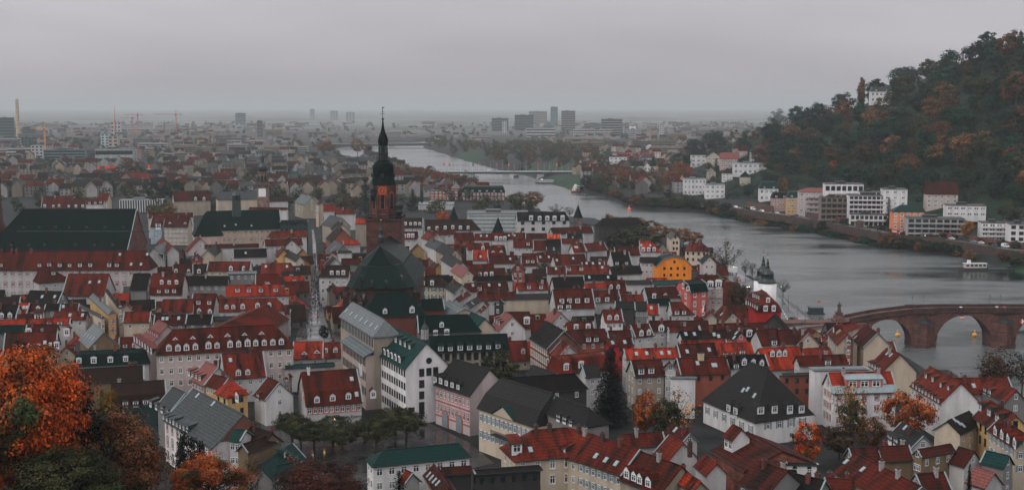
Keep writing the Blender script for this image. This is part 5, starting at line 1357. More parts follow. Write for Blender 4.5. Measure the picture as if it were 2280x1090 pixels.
def brick_gable():
 r, _, g = SL; own = put_frame(r, g['mid'], r.location[2], math.atan2(g['u'][1], g['u'][0])); e = 1 if g['u'][:2] @ (C - g['mid'])[:2] > 0 else -1
 x = (g['xb'] if e > 0 else g['xa']) + e * .02; zb = g['pf'][1][1] - .4; yb = g['pf'][1][0] * .95
 mb = MB(); mb.add([(x, yb, zb),(x, -yb, zb),(x, 0, g['H'] - .4),(x + e * .1, yb, zb),(x + e * .1,-yb, zb),(x + e * .1,0, g['H'] - .4)], [(0,1,2),(3,4,5),(0,1,4,3),(1,2,5,4),(2,0,3,5)])
 own('brick_gable', mb.mesh('brick_gable', M['brick']))
brick_gable()
def big_dormer():
 r, _, g = WBR; own = put_frame(r, g['mid'], r.location[2], math.atan2(g['u'][1], g['u'][0]))
 xl, yl, zl, tn = g['on_roof'](1922,852)
 mb = MB(); mb.box(-5,5,-4,0,-1.2,1.5,0); mb.add([(-5.3,.3,1.5),(5.3,.3,1.5),(5.3,-4,2.6),(-5.3,-4,2.6),(-5.3,.3,1.3),(5.3,.3,1.3)], [(0,1,2,3),(4,5,1,0)], 1)
 o = own('dormer', mb.mesh('long_dormer', [simple('pink_render', (.42,.12,.11), .8), M['zinc']]), x=xl, y=yl + .9, z=zl - .2)
 for x in (-3.2,0,3.2): put('window', WIN['w'], o, (x, 0,.2),0,(2.2,1,1.6))
 mb = MB(); z0_, y0_ = g['pf'][1][1], g['pf'][1][0]; y1_, z1_ = g['pf'][2]
 mb.add([(g['xa'] - .4, y0_, z0_ + .06),(g['xb'] + .4, y0_, z0_ + .06),(g['xb'] + .4, y1_, z1_ + .06),(g['xa'] - .4, y1_, z1_ + .06)], [(0,1,2,3)])
 own('slate_band', mb.mesh('slate_band', M['zinc']))
big_dormer()
JC = h('long church with vast dark green double roof and red sandstone front', 52,465,304,465,170,556,39, 'sl', 'ss', brk=(170,514), tan=1.15, tan2=1.05, hip=(.8,0), wb=14, nw=0, gw=0, wmat='stone', name='long_church', cat='church', ch=[], oh=.2,
    d=[(x, 505) for x in (53,88,124,155,193,234,275)], d2=[(x, 544) for x in (26,65,100,138,168,211,252)], dk='k', d2k='k', dz=.8)
def jesuit():
 r, _, g = JC; own = put_frame(r, g['mid'], r.location[2], math.atan2(g['u'][1], g['u'][0]))
 for o in r.children:
  if o.name.startswith('dormer'):
   for c in list(o.children): bpy.data.objects.remove(c)
 H, pf = g['H'], g['pf']; w = pf[-1][0]
 mb = MB(); w1 = pf[1][0]
 poly = [(-w1 * 1.15,0),(w, 0),(w, pf[1][1] - 2),(w1 * 1.1, pf[1][1] - .5),(w1 * .85, pf[1][1] + 3),(w1 * .8, H - 2),(w1 * .35, H + 1),(0, H + 3.5),(-w1 * .35, H + 1),(-w1 * .8, H - 2),(-w1 * .85, pf[1][1] + 3),(-w1 * 1.15, pf[1][1])]
 vs = [(g['xb'] + .2, y, z) for y, z in poly] + [(g['xb'] + 2.2, y, z) for y, z in poly]; n = len(poly)
 mb.add(vs, [(i, (i + 1) % n, (i + 1) % n + n, i + n) for i in range(n)] + [tuple(range(n - 1,-1,-1)), tuple(range(n, 2 * n))])
 for y, z in ((w * .85, pf[-1][1] + 2),(w1 * 1.0, pf[1][1] + 4),(0, H + 3)):
  mb.lathe([(1.1, z - 1),(1.1, z + 1.2),(1.4, z + 1.3),(.8, z + 1.8),(.95, z + 3.2),(.55, z + 4.6),(.6, z + 5.6),(.1, z + 7.0)], 6, g['xb'] + 1.2, y)
 own('front_gable', mb.mesh('front_gable', M['stone']), color=(.11,.045,.038))
 mb = MB(); y, z = pf[1]; mb.box(-g['hl'] - 8, g['hl'], y - .2, y + .35, z - .35, z + .12); own('gutter_step', mb.mesh('gutter_step', M['metal']))
 P = at_y(-4,440,548); q = own
 t_ = thing('stone_tower', 'dark red sandstone tower at the photo edge behind the long church', 'tower', (P[0] - 6.3,556,0))
 zt = lambda py: float(at_y(0, py, 556)[2])
 mb = MB(); mb.box(-3.6,3.1,-3,3,0, zt(386)); mb.box(-3.9,3.5,-3.3,3.3, zt(470), zt(465)); mb.box(-3.8,3.4,-3.2,3.2, zt(388), zt(384)); put('shaft', mb.mesh('tower_shaft', M['stone']), t_, color=SST)
 mb = MB(); mb.slab([(-.8, zt(452)),(.8, zt(452)),(.8, zt(415)),(0, zt(408)),(-.8, zt(415))], -3.05,-2.9); put('window', mb.mesh('tower_window', M['glass']), t_)
jesuit()
h('very long dark red seminary roof with ten white dormers below the long church', -20,559,325,557.5,160,601,23, 'r2', 'w', tan=1.1, hip=(0,.5), d=[(x, 589) for x in (3,89,111,134,156,179,202,244,261)], dk='s', s=[(267,566),(328,566),(292,588),(314,588)], nw=22, rows=3, wn='r', wsz=(1.2,2.0), rgap=4.6, gw=0, name='seminary', cat='seminary', ch=[5,27,38,70])
UNI = h('old university wing with a dark green mansard and square clock turret', 462,470,621,466,560,511,25, 'sl', 'cr', tan=1.05, nw=13, rows=2, wn='r', wsz=(1.2,2.0), rgap=4.2, gw=0, name='university_wing', cat='university', ch=[], s=[(500,503),(525,500),(560,502)])
def uni():
 r, _, g = UNI; own = put_frame(r, g['mid'], r.location[2], math.atan2(g['u'][1], g['u'][0]))
 A = at(459,515,17); kk = A[1] / FPX; zt = lambda py: float(at_y(459, py, A[1])[2])
 Mi = (Matrix.Translation(r.location) @ Matrix.Rotation(r.rotation_euler[2], 4, 'Z')).inverted()
 loc = Mi @ Vector((A[0], A[1] + 3,0))
 mb = MB(); s2 = 2 ** .5
 mb.lathe([(33 * kk * s2 * .98, zt(524)),(33 * kk * s2, zt(523)),(27 * kk * s2, zt(513)),(21 * kk * s2, zt(502)),(15 * kk * s2, zt(491)),(9 * kk * s2, zt(481)),(2.5 * kk * s2, zt(473)),(.05, zt(472))], 4, rot=math.pi / 4)
 put('pavilion_roof', mb.mesh('pavilion_roof', M['roof']), r, loc, color=RC['sl'])
 mb = MB(); a = 31 * kk; mb.box(-a, a, -a, a, -1, zt(523.6)); put('pavilion_wall', mb.mesh('pavilion_wall', M['wall']), r, loc, color=(.42,.30,.27))
 T = at(526,478,24); kk = T[1] / FPX; zt = lambda py: float(at_y(526, py, T[1])[2])
 t_ = put('clock_turret', None, r, Mi @ Vector((T[0], T[1] + 1,0)))
 mb = MB(); a = 9 * kk; mb.box(-a, a, -a, a, zt(482), zt(443)); put('turret_shaft', mb.mesh('turret_shaft', M['slate']), t_)
 mb = MB(); mb.lathe([(11 * kk * 1.2, zt(443)),(11 * kk * 1.2, zt(441.5)),(9.5 * kk, zt(440)),(10 * kk, zt(435)),(8 * kk, zt(431)),(3 * kk, zt(427)),(1.2 * kk, zt(424)),(.2 * kk, zt(419))], 8, rot=math.pi / 8); put('turret_dome', mb.mesh('turret_dome', M['copper']), t_)
 mb = MB(); mb.lathe([(5.5 * kk, 0),(5.5 * kk, .1)], 14); o = put('clock_face', mb.mesh('clock_face', M['green']), t_, (0,-a - .02, zt(449))); o.rotation_euler = (math.pi / 2,0,0)
 mb = MB(); mb.box(-1.0,1.0,-a - .08,-a, zt(466), zt(455)); put('louvre', mb.mesh('louvre', M['metal']), t_)
uni()
h('narrow red tiled roof behind the university wing', 555,461,640,462,600,466,23, 'r2', 'w', nw=0, ch=[])
def provi():
 Y = 900; P = at_y(586,430, Y); kk = Y / FPX; zt = lambda py: float(at_y(586, py, Y)[2])
 r = thing('onion_tower_church', 'slender church tower with pale lower wall and dark onion cap in the middle distance', 'church', (P[0], Y, 0))
 mb = MB(); a = 11.5 * kk; mb.box(-a, a, -a, a, 0, zt(412)); put('tower_shaft', mb.mesh('tshaft', M['stone']), r, color=(.22,.13,.11))
 mb = MB(); a2 = 8 * kk; mb.box(-a2, a2,-a - .12,-a, zt(437), zt(419)); put('pale_panel', mb.mesh('pale_panel', M['white']), r)
 mb = MB(); mb.box(-14 * kk, 14 * kk, -14 * kk, 14 * kk, zt(413), zt(410)); 
 for i in range(9):
  x = (-13.5 + 27 * i / 8) * kk; mb.box(x - .08, x + .08,-13.8 * kk, -13.4 * kk, zt(410), zt(406.5))
 mb.box(-14 * kk, 14 * kk, -14 * kk, -13.3 * kk, zt(406.8), zt(406)); put('gallery', mb.mesh('pgallery', M['stone']), r, color=(.07,.05,.045))
 lathe_part('octagon', r, [(11 * kk, zt(410)),(11 * kk, zt(385)),(13 * kk, zt(384)),(13 * kk, zt(382))], M['stone'], 8, color=(.16,.10,.09), rot=math.pi / 8)
 for i in range(8):
  a_ = i * math.pi / 4
  mb = MB(); mb.slab([(-.9, zt(404)),(.9, zt(404)),(.9, zt(393)),(0, zt(389)),(-.9, zt(393))], 0,-.1); put('window', mb.mesh('pwin', M['glass']), r, (math.cos(a_) * 10.4 * kk, math.sin(a_) * 10.4 * kk, 0), a_ + math.pi / 2)
 lathe_part('onion_dome', r, [(9 * kk, zt(383)),(10.8 * kk, zt(376)),(10.5 * kk, zt(371)),(7 * kk, zt(365)),(4.4 * kk, zt(362)),(4 * kk, zt(353)),(5 * kk, zt(351)),(4.2 * kk, zt(347)),(1.6 * kk, zt(343)),(.5 * kk, zt(336)),(.3 * kk, zt(326))], M['copper'], 12)
 h('', 592,437,640,436,616,448,18, 'br', 'w', root=r, nw=0, ch=[], gw=0)
 FOOT.append((np.array([P[0], Y]),6,6,0))
provi()
for lab, x, ya, yb_, w, zb in (('dark slate cone roof rising beside an orange tree', 1010,459,488,11.5,14),('dark slate cone roof above red roofs in front of the scaffolding', 1109,483,517,14.5,14),('slim slate cone with a cross by the river', 1287,455,484,11,15)):
 P = at(x, yb_, zb); kk = P[1] / FPX
 r = thing('round_tower', lab, 'tower', (P[0], P[1], 0)); top = float(at_y(x, ya, P[1])[2])
 mb = MB(); mb.lathe([(w * kk * .85,-1),(w * kk * .85, zb + .2)], 12); put('shaft', mb.mesh('rshaft', M['stone']), r, color=(.16,.11,.10))
 mb = MB(); mb.lathe([(w * kk, zb),(w * kk * .8, zb + (top - zb) * .16),(.08, top)], 12); put('cone_roof', mb.mesh('cone_roof', M['roof']), r, color=SLT)
 mb = MB(); mb.tube([(0,0, top - .3),(0,0, top + 2)], .07,4); mb.box(-.4,.4,-.04,.04, top + 1.2, top + 1.35); put('finial', mb.mesh('finial', M['metal']), r)
 FOOT.append((P[:2], 4,4,0))
def gate():
 r = thing('bridge_gate', 'twin white round bridge gate towers with dark bell shaped caps and gilded balls', 'gate')
 for x, yE, yT, hw_, Y in ((1708.5,628,563,21,500),(1699,622,556,21,509)):
  P = at_y(x, yE, Y); kk = Y / FPX; zt = lambda py: float(at_y(x, py, Y)[2])
  t_ = put('gate_tower', None, r, (P[0], Y, 0))
  mb = MB(); mb.lathe([(hw_ * kk * .97,-1),(hw_ * kk * .97, zt(yE) + .2)], 20); put('tower_wall', mb.mesh('gate_wall', M['wall'], True), t_, color=(.66,.65,.65))
  dy = yE - 628
  mb = MB(); mb.lathe([(hw_ * kk * 1.02, zt(629 + dy)),(hw_ * kk * 1.04, zt(627 + dy)),(17.5 * kk, zt(623 + dy)),(14.5 * kk, zt(619 + dy)),(14 * kk, zt(614 + dy)),(14.5 * kk, zt(609 + dy)),(12 * kk, zt(604 + dy)),(7 * kk, zt(600 + dy)),(4.5 * kk, zt(597 + dy)),(4.3 * kk, zt(592 + dy)),(2.8 * kk, zt(589 + dy)),(3.2 * kk, zt(585 + dy)),(1.5 * kk, zt(579 + dy)),(.5 * kk, zt(575 + dy))], 16)
  put('bell_cap', mb.mesh('bell_cap', M['copper']), t_)
  mb = MB(); mb.lathe([(.04, zt(575 + dy)),(2 * kk, zt(573.3 + dy)),(.04, zt(571.5 + dy))], 8); put('gilded_ball', mb.mesh('gball', M['gold'], True), t_)
  mb = MB(); mb.tube([(0,0, zt(572 + dy)),(0,0, zt(558 + dy))], .06,4); mb.box(-.5,.5,-.03,.03, zt(566.5 + dy), zt(565.8 + dy)); put('finial', mb.mesh('gfin', M['metal']), t_)
  FOOT.append((np.array([P[0], Y]),5,5,0))
gate()
RED = h('red plastered house with a red mansard roof before the white gate towers', 1695,644,1708,652,1674,688,16.5, 'r3', 'rd', brk=(1680,670), tan=1.0, tan2=1.9, hip=(0,.6), d=[(1663.6 + 4.9 * i, 671 + 2.4 * i) for i in range(6)], dk='s', d2=[(1681 + 4.3 * i, 655.5 + 2 * i) for i in range(4)], d2k='s', dz=1.0, de=[(1709.6,668),(1704,686),(1722,686)], dek='b', nw=0, gw=0, name='house', ch=[])
h('black slate gable roof in front of the red house', 1722,701,1727,697,1700,722,10, 'dk', 'dk', nw=0, gw=0, ch=[])
# ---- bridges
def old_bridge():
 a, b = at(1830,724,.6), at(2060,700,5.2)
 Y = 481.0
 X0 = at_y(1868,724, Y)[0]
 r = thing('arched_bridge', 'old red sandstone arch bridge with pointed pier cutwaters across the river', 'bridge', (0, Y, 0))
 W = 4.2
 def deck(x):
  t = np.clip((x - X0) / 42.0,0,1)
  return 1.4 + 5.0 * (t * (2 - t))
 xp = [at_y(1930,770, Y)[0] - 3.0, at_y(2049,760, Y)[0], at_y(2224,760, Y)[0], at_y(2224,760, Y)[0] + 31, at_y(2224,760, Y)[0] + 62, at_y(2224,760, Y)[0] + 93]
 hw = [1.8,4.3,4.3,4.3,4.3,4.3]
 xs_ = np.concatenate([np.linspace(X0 - 26, xp[0] - .01,14)] + [np.linspace(xp[i] + (hw[i] if i else 0), xp[i + 1] - hw[i + 1], 22) for i in range(5)] + [np.array([xp[i] + s * hw[i] for i in range(1,6) for s in (-1,1)])])
 xs_ = np.unique(np.round(xs_, 3))
 def soffit(x):
  for i in range(5):
   l, rr = xp[i] + (hw[i] if i else 0), xp[i + 1] - hw[i + 1]
   if l < x < rr:
    c, ra = (l + rr) / 2,(rr - l) / 2
    crown = deck(c) - 2.0
    return -9.5 + (crown + 9.5) * math.sqrt(max(0,1 - ((x - c) / ra) ** 2)) ** .85
  return -11.0
 mb = MB(); vs, fs = [], []
 for x in xs_:
  zd, zs_ = deck(x), soffit(x)
  vs += [(x, -W, zd),(x, -W, zs_),(x, W, zs_),(x, W, zd)]
 for i in range(len(xs_) - 1):
  q = i * 4; n = q + 4
  for k in range(4): fs.append((q + k, n + k, n + (k + 1) % 4, q + (k + 1) % 4))
 n = (len(xs_) - 1) * 4
 fs += [(0,1,2,3),(n + 3, n + 2, n + 1, n)]
 mb.add(vs, fs)
 put('arches', mb.mesh('arches', M['stone']), r, color=(.105,.042,.033))
 for y0, y1 in ((-W - .25,-W + .25),(W - .25, W + .25)):
  mb = MB(); vs, fs = [], []
  for x in xs_[xs_ > X0 + 1]:
   zd = deck(x); vs += [(x, y0, zd - .35),(x, y1, zd - .35),(x, y1, zd + 1.15),(x, y0, zd + 1.15)]
  m_ = len(vs) // 4
  for i in range(m_ - 1):
   q = i * 4; n = q + 4
   for k in range(4): fs.append((q + k, n + k, n + (k + 1) % 4, q + (k + 1) % 4))
  fs += [(0,1,2,3),(4 * m_ - 1,4 * m_ - 2,4 * m_ - 3,4 * m_ - 4)]
  mb.add(vs, fs); put('parapet', mb.mesh('parapet', M['stone']), r, color=(.05,.023,.019))
 mb = MB(); vs, fs = [], []
 for x in xs_[xs_ > X0 + 1]:
  zd = deck(x); vs += [(x, -W - .55, zd - .75),(x, W + .55, zd - .75),(x, W + .55, zd - .4),(x, -W - .55, zd - .4)]
 m_ = len(vs) // 4
 for i in range(m_ - 1):
  q = i * 4; n = q + 4
  for k in range(4): fs.append((q + k, n + k, n + (k + 1) % 4, q + (k + 1) % 4))
 mb.add(vs, fs); put('ledge', mb.mesh('ledge', M['stone']), r, color=(.08,.035,.03))
 for i in range(1,6):
  x = xp[i]; h_ = hw[i]
  mb = MB(); mb.prism([(x - h_, -W + .1),(x, -W - 3.2),(x + h_, -W + .1)], -11, deck(x) - 4.6)
  mb.prism([(x + h_, W - .1),(x, W + 3.2),(x - h_, W - .1)], -11, deck(x) - 4.6)
  mb.box(x - h_ - .4, x + h_ + .4,-W - .7, W + .7,-11,-6.6)
  p = put('pier', mb.mesh('pier', M['stone']), r, color=(.09,.036,.029))
  for s_ in (-1,1):
   mb = MB(); z = deck(x) - 4.6
   mb.add([(x - h_ - .2, s_ * (W - .05), z),(x, s_ * (W + 3.5), z),(x + h_ + .2, s_ * (W - .05), z),(x, s_ * (W - .05), z + 1.9)], [(0,1,3),(1,2,3),(0,2,1)])
   put('pier_cap', mb.mesh('pier_cap', M['metal']), p)
  mb = MB(); mb.box(x - 5, x + 5,-W - .9,-W - .3, deck(x) - 1.0, deck(x) + 1.15); mb.box(x - 5, x + 5, W + .3, W + .9, deck(x) - 1.0, deck(x) + 1.15); put('pulpit', mb.mesh('pulpit', M['stone']), r, color=(.05,.023,.019))
 mb = MB(); mb.box(X0 - 2.5, X0 + 9,-W - 2.2, W + 2.2,-11,1.0); mb.box(X0 - 2.8, X0 + 9.3,-W - 2.5, W + 2.5,1.0,1.5); put('abutment', mb.mesh('abutment', M['stone']), r, color=(.15,.06,.05))
 def board(px, py, white_mid):
  P = at_y(px, py, Y - W - .5)
  mb = MB()
  if white_mid:
   mb.box(P[0] - .9, P[0] + .9,-W - .62,-W - .5, P[2] - .6, P[2] + .6,0); mb.box(P[0] - .9, P[0] + .9,-W - .66,-W - .62, P[2] - .2, P[2] + .2,1)
  else:
   mb.slab([(P[0], P[2] - 1.1),(P[0] + 1, P[2]),(P[0], P[2] + 1.1),(P[0] - 1, P[2])], -W - .62,-W - .5,0)
   mb.slab([(P[0], P[2] - 1.1),(P[0] + 1, P[2]),(P[0], P[2] + 1.1)], -W - .66,-W - .62,1)
  put('navigation_board', mb.mesh('board', [M['red'], M['white']]), r)
 board(2142,706, True); board(2275,715, False)
 for px_ in (2030,2055,2202,2226):
  P = at_y(px_, 690, Y + W + .2); z0 = deck(P[0]) + 1.0
  l = thing('street_lamp', 'slim dark lamp post on the old arch bridge parapet', 'street lamp', (P[0], Y + W, z0),0, 'lamp posts on the old arch bridge')
  mb = MB(); mb.lathe([(.10,0),(.06,.4),(.05,3.0)], 6); put('post', mb.mesh('post', M['metal']), l)
  mb = MB(); mb.lathe([(.1,3.0),(.2,3.1),(.24,3.5),(.05,3.8)], 6); put('lantern', mb.mesh('lantern', M['glass']), l)
 P = at_y(1868,700, Y)
 s_ = thing('statue', 'dark stone saint standing on a tall pedestal at the bridge end', 'statue', (P[0], Y, 1.5))
 zt = lambda py: float(at_y(1868, py, Y)[2]) - 1.5
 mb = MB(); mb.box(-2.6,2.6,-2,2,0,.9); mb.box(-1.9,1.9,-1.6,1.6,.9,1.4); mb.box(-1.2,1.2,-1.1,1.1,1.4, zt(695)); mb.box(-1.5,1.5,-1.4,1.4, zt(695), zt(694)); mb.box(-1.9,-1.3,-1.3,1.3,1.4,2.4); mb.box(1.3,1.9,-1.3,1.3,1.4,2.4)
 put('pedestal', mb.mesh('pedestal', M['stone']), s_, color=(.12,.07,.055))
 z = zt(694); hh = zt(671) - z
 mb = MB(); mb.lathe([(.75, z),(.85, z + hh * .1),(.62, z + hh * .35),(.52, z + hh * .55),(.62, z + hh * .72),(.5, z + hh * .8),(.18, z + hh * .83),(.27, z + hh * .88),(.3, z + hh * .94),(.2, z + hh * .99),(.03, z + hh)], 10, sq=.75)
 mb.tube([(.5,0, z + hh * .75),(.85,-.2, z + hh * .58),(.45,-.55, z + hh * .52)], [.2,.17,.12], 6); mb.tube([(-.5,0, z + hh * .75),(-.8,-.2, z + hh * .6),(-.35,-.6, z + hh * .62)], [.2,.17,.12], 6)
 put('figure', mb.mesh('saint', M['stone'], True), s_, color=(.09,.065,.05))
 mb = MB(); p0, p1 = at(1735,745,.1), np.array([X0, Y, 1.4])
 ps = [at(1690,752,.06), at(1735,738,.3), at(1795,727,.8),(X0, Y - W, 1.35),(X0, Y + W, 1.35), at(1795,720,.8), at(1735,728,.3), at(1690,735,.06)]
 mb.add(ps, [tuple(range(8))]); mb.add([(p[0], p[1], p[2] - 4) for p in ps] + [tuple(p) for p in ps], [(i, (i + 1) % 8,(i + 1) % 8 + 8, i + 8) for i in range(8)], 1)
 o = struct('bridge_ramp_road', mb.mesh('bridge_ramp_road', [M['road'], M['brick']]))
old_bridge()
def flat_bridge(name, label, pA, pB, zdeck, thick, width, piers, poles, flagged):
 A, B = at(*pA, zdeck), at(*pB, zdeck)
 d = B - A; L = float(np.hypot(d[0], d[1])); rz = math.atan2(d[1], d[0])
 r = thing(name, label, 'bridge', (A[0], A[1], 0), rz)
 mb = MB(); w = width / 2
 mb.box(0, L, -w, w, zdeck - .5, zdeck); put('deck', mb.mesh('deck', M['concrete']), r)
 mb = MB(); mb.box(0, L, -w + 1.2, w - 1.2, zdeck - thick - 1.2, zdeck - .5); put('girder', mb.mesh('girder', M['slate']), r)
 for y in (-w, w):
  mb = MB(); mb.box(0, L, y - .12, y + .12, zdeck + .9, zdeck + 1.05)
  for i in range(int(L / 4)): mb.box(i * 4, i * 4 + .15, y - .06, y + .06, zdeck, zdeck + .95)
  put('railing', mb.mesh('railing', M['metal']), r)
 for px_, wd in piers:
  u = d[:2] / L
  a = (px_ - 1140) / FPX
  t = (a * A[1] - A[0]) / (u[0] - a * u[1])
  mb = MB(); mb.box(t - wd / 2, t + wd / 2,-w * .8, w * .8,-12, zdeck - thick); mb.box(t - wd / 2 - 1, t + wd / 2 + 1,-w * .8 - 1, w * .8 + 1,-12,-6.5); put('pier', mb.mesh('pier', M['concrete']), r)
 for k in range(poles):
  x = L * (k + .5) / poles
  y = w if k % 2 else -w
  o = put('flagpole', None, r, (x, y, zdeck))
  mb = MB(); mb.lathe([(.09,0),(.05,11)], 5); put('pole', mb.mesh('pole', M['white']), o)
  if k in flagged:
   mb = MB(); mb.slab([(.1,10.8),(.5,10.7),(1.7,10.6),(1.7,6.9),(.9,7.0),(.1,6.8)], -.05,.05); put('flag', mb.mesh('flag', flagged[k]), o)
 return r, A, d, L
flat_bridge('concrete_bridge', 'pale flat concrete bridge with flagpoles and traffic over the river', (940,381),(1284,381),2.0,1.8,20,((1049,9),(1127,9),(1203,9)),26, {3: M['red'], 4: M['red'], 8: M['slate'], 9: M['red'], 12: M['red'], 14: M['orange'], 19: M['red'], 22: M['orange']})
flat_bridge('far_bridge', 'long low bridge far down the hazy river', (700,320),(990,318),2.0,5.0,16,((875,9),(800,9)),0, {})
flat_bridge('weir_bridge', 'faint weir crossing behind the far bridge', (760,306),(985,305),2.0,3.0,10,((850,10),(900,10)),0, {})

# ---- blocks: flat and hip roofed buildings given by their front edge
def block(label, x1, x2, yb, yt, wc, cat='apartment building', name='apartment_building', Y=None, z0=None, depth=14, floors=4, cols=5, style='w', roof='flat', rc='gd', rise=3.5, yb2=None, group=None, balcony=0, wfrac=.55, hfrac=.6, bands=False, roofmat=None, win_on=True):
 if Y is None:
  A = hit((x1 + x2) / 2, yb, 560) if z0 is None else at((x1 + x2) / 2, yb, z0)
  Y = A[1]; zb_ = A[2]
 else: zb_ = (z0 if z0 is not None else 0)
 l, r_ = at_y(x1, yt, Y), at_y(x2, yt, Y)
 W = r_[0] - l[0]; top = l[2]; H = top - zb_
 cx = (l[0] + r_[0]) / 2
 a0 = math.atan2(cx, Y) * -.5
 o = thing(name, label, cat, (cx, Y, zb_), a0, group)
 wcol = jit(WC[wc] if isinstance(wc, str) else wc, .06)
 mb = MB(); w = W / 2; hb = 0 if roof == 'flat' else H
 mb.box(-w, w, 0, depth, -3, H); put('wall', mb.mesh('wall', M['wall']), o, color=wcol)
 if roof == 'flat':
  mb = MB(); mb.box(-w - .25, w + .25,-.25, depth + .25, H, H + .35); mb.box(-w * .4, w * .1, depth * .4, depth * .8, H + .35, H + 1.9); put('roof', mb.mesh('roof', M['paint']), o, color=RC[rc][:3])
 elif roof == 'hip':
  e = .5; k = min(w, depth / 2)
  mb = MB(); mb.add([(-w - e, -e, H),(w + e, -e, H),(w + e, depth + e, H),(-w - e, depth + e, H),(-w + k * .9, depth / 2, H + rise),(w - k * .9, depth / 2, H + rise)], [(0,1,5,4),(1,2,5),(2,3,4,5),(3,0,4),(3,2,1,0)])
  put('roof', mb.mesh('roof', M['roof']), o, color=RC[rc])
 elif roof in ('gable', 'gablex'):
  e = .5; mb = MB()
  if roof == 'gable': mb.add([(-w - e, -e, H),(w + e, -e, H),(w + e, depth + e, H),(-w - e, depth + e, H),(-w - e, depth / 2, H + rise),(w + e, depth / 2, H + rise)], [(0,1,5,4),(2,3,4,5),(3,0,4),(1,2,5),(3,2,1,0)])
  else: mb.add([(-w - e, .1, H),(w + e, .1, H),(w + e, depth + e, H),(-w - e, depth + e, H),(0,.1, H + rise),(0, depth + e, H + rise)], [(0,1,4),(1,2,5,4),(2,3,5),(3,0,4,5),(3,2,1,0)])
  put('roof', mb.mesh('roof', M['roof']), o, color=RC[rc])
  if roof == 'gablex':
   mb = MB(); mb.add([(-w, .0, H),(w, .0, H),(0,.0, H + rise * .93)], [(0,1,2)]); put('gable', mb.mesh('gable', M['wall']), o, color=wcol)
 elif roof == 'mansard':
  e = .4; mb = MB(); k = rise * .35
  mb.add([(-w - e, -e, H),(w + e, -e, H),(w + e, depth + e, H),(-w - e, depth + e, H),(-w + k, k, H + rise),(w - k, k, H + rise),(w - k, depth - k, H + rise),(-w + k, depth - k, H + rise)], [(0,1,5,4),(1,2,6,5),(2,3,7,6),(3,0,4,7),(4,5,6,7),(3,2,1,0)])
  put('roof', mb.mesh('roof', M['roof']), o, color=RC[rc])
  for i in range(max(1, cols // 2)):
   x = -w + W * (i + .5) / max(1, cols // 2)
   dormer(o, 's', x, -.1, H + .4, math.pi, 2.4,1.1, RC[rc])
 if win_on:
  fh = H / floors
  for f in range(floors):
   if bands:
    mb = MB(); mb.box(-w + .4, w - .4,-.08,0, f * fh + fh * (.5 - hfrac / 2), f * fh + fh * (.5 + hfrac / 2))
    put('window_band', mb.mesh('window_band', M['glass']), o); continue
   for c in range(cols):
    x = -w + W * (c + .5) / cols
    win(o, style, x, 0, f * fh + fh * .55, math.pi, W / cols * wfrac, fh * hfrac)
 if balcony:
  fh = H / floors
  for f in range(1, floors):
   mb = MB(); mb.box(-w * balcony, w * 1.02,-2.0,0, f * fh - .25, f * fh); mb.box(-w * balcony, w * 1.02,-2.05,-1.93, f * fh, f * fh + .95)
   put('balcony', mb.mesh('balcony', M['wall']), o, color=tuple(v * .9 for v in wcol))
 FOOT.append((np.array([cx, Y + depth / 2]), w, depth / 2, a0))
 return o, W, H, Y, zb_
B_ = block
B_('long white terraced apartment block with curved balconies on the riverside', 1893,1990,498,436, 'W', floors=6, cols=10, balcony=1.0, style='d', wfrac=.82, hfrac=.6, depth=18)
B_('white setback block above the terraced apartments, nearest the wooded slope', 1838,1922,440,410, 'W', Y=928, z0=6, floors=3, cols=7, depth=14, style='d', wfrac=.75, hfrac=.5, balcony=.8)
B_('white stair block standing at the downstream end of the terraced apartments', 1968,2020,497,422, 'W', Y=898, z0=1, floors=6, cols=3, depth=16, wfrac=.4, hfrac=.4)
B_('white apartment block with a low pink hipped roof', 1781,1856,486,428, 'pw', floors=5, cols=7, roof='hip', rc='pk', rise=3, balcony=.6, wfrac=.6)
B_('cream yellow house with a slate mansard between pale blocks', 1754,1791,478,440, 'ye', floors=3, cols=5, roof='mansard', rc='gn', rise=4.5)
B_('pinkish stone house with a black mansard', 1720,1755,471,441,(.36,.22,.19), floors=3, cols=5, roof='mansard', rc='dk', rise=4.5)
B_('brown stepped house with planted balconies beside the terraced apartments', 1829,1888,503,440,(.20,.15,.12), floors=5, cols=5, style='d', balcony=1.0, wfrac=.75, rc='br')
SAL = B_('salmon orange house with a blue-grey hipped roof by the riverside road', 1989,2057,526,472,(.62,.20,.10), floors=4, cols=5, roof='hip', rc='gn', rise=4.5, style='c', cat='house', name='town_house', wfrac=.4, hfrac=.55)
B_('half timbered villa with a tall brown gable roof on the slope', 2064,2132,464,433,(.42,.36,.33), floors=3, cols=5, roof='gable', rc='r1', rise=9, cat='villa', name='villa', depth=12, wfrac=.45)
B_('white flat roofed modern villa with a long window strip', 2110,2194,480,458, 'W', Y=835, z0=11, floors=2, cols=6, cat='villa', name='villa', wfrac=.75, hfrac=.4)
B_('stacked white concrete terraces with planted edges by the road', 2024,2146,533,487,(.30,.30,.29), floors=4, cols=8, style='d', balcony=1.0, wfrac=.8, depth=16)
B_('white terraced house beside the golden riverside tree', 2188,2248,537,497, 'W', floors=4, cols=4, balcony=1.0, wfrac=.8)
B_('white cube house with big dark windows at the photo edge', 2250,2300,541,500, 'W', floors=3, cols=3, style='d', wfrac=.6)
B_('dark glazed penthouse above the white cube house', 2246,2310,512,488, 'gy', Y=800, z0=10, floors=2, cols=6, style='d', wfrac=.8)
B_('white villa with a slate mansard at the foot of the wood', 1692,1733,448,420, 'W', floors=2, cols=4, roof='mansard', rc='gn', rise=6, cat='villa', name='villa')
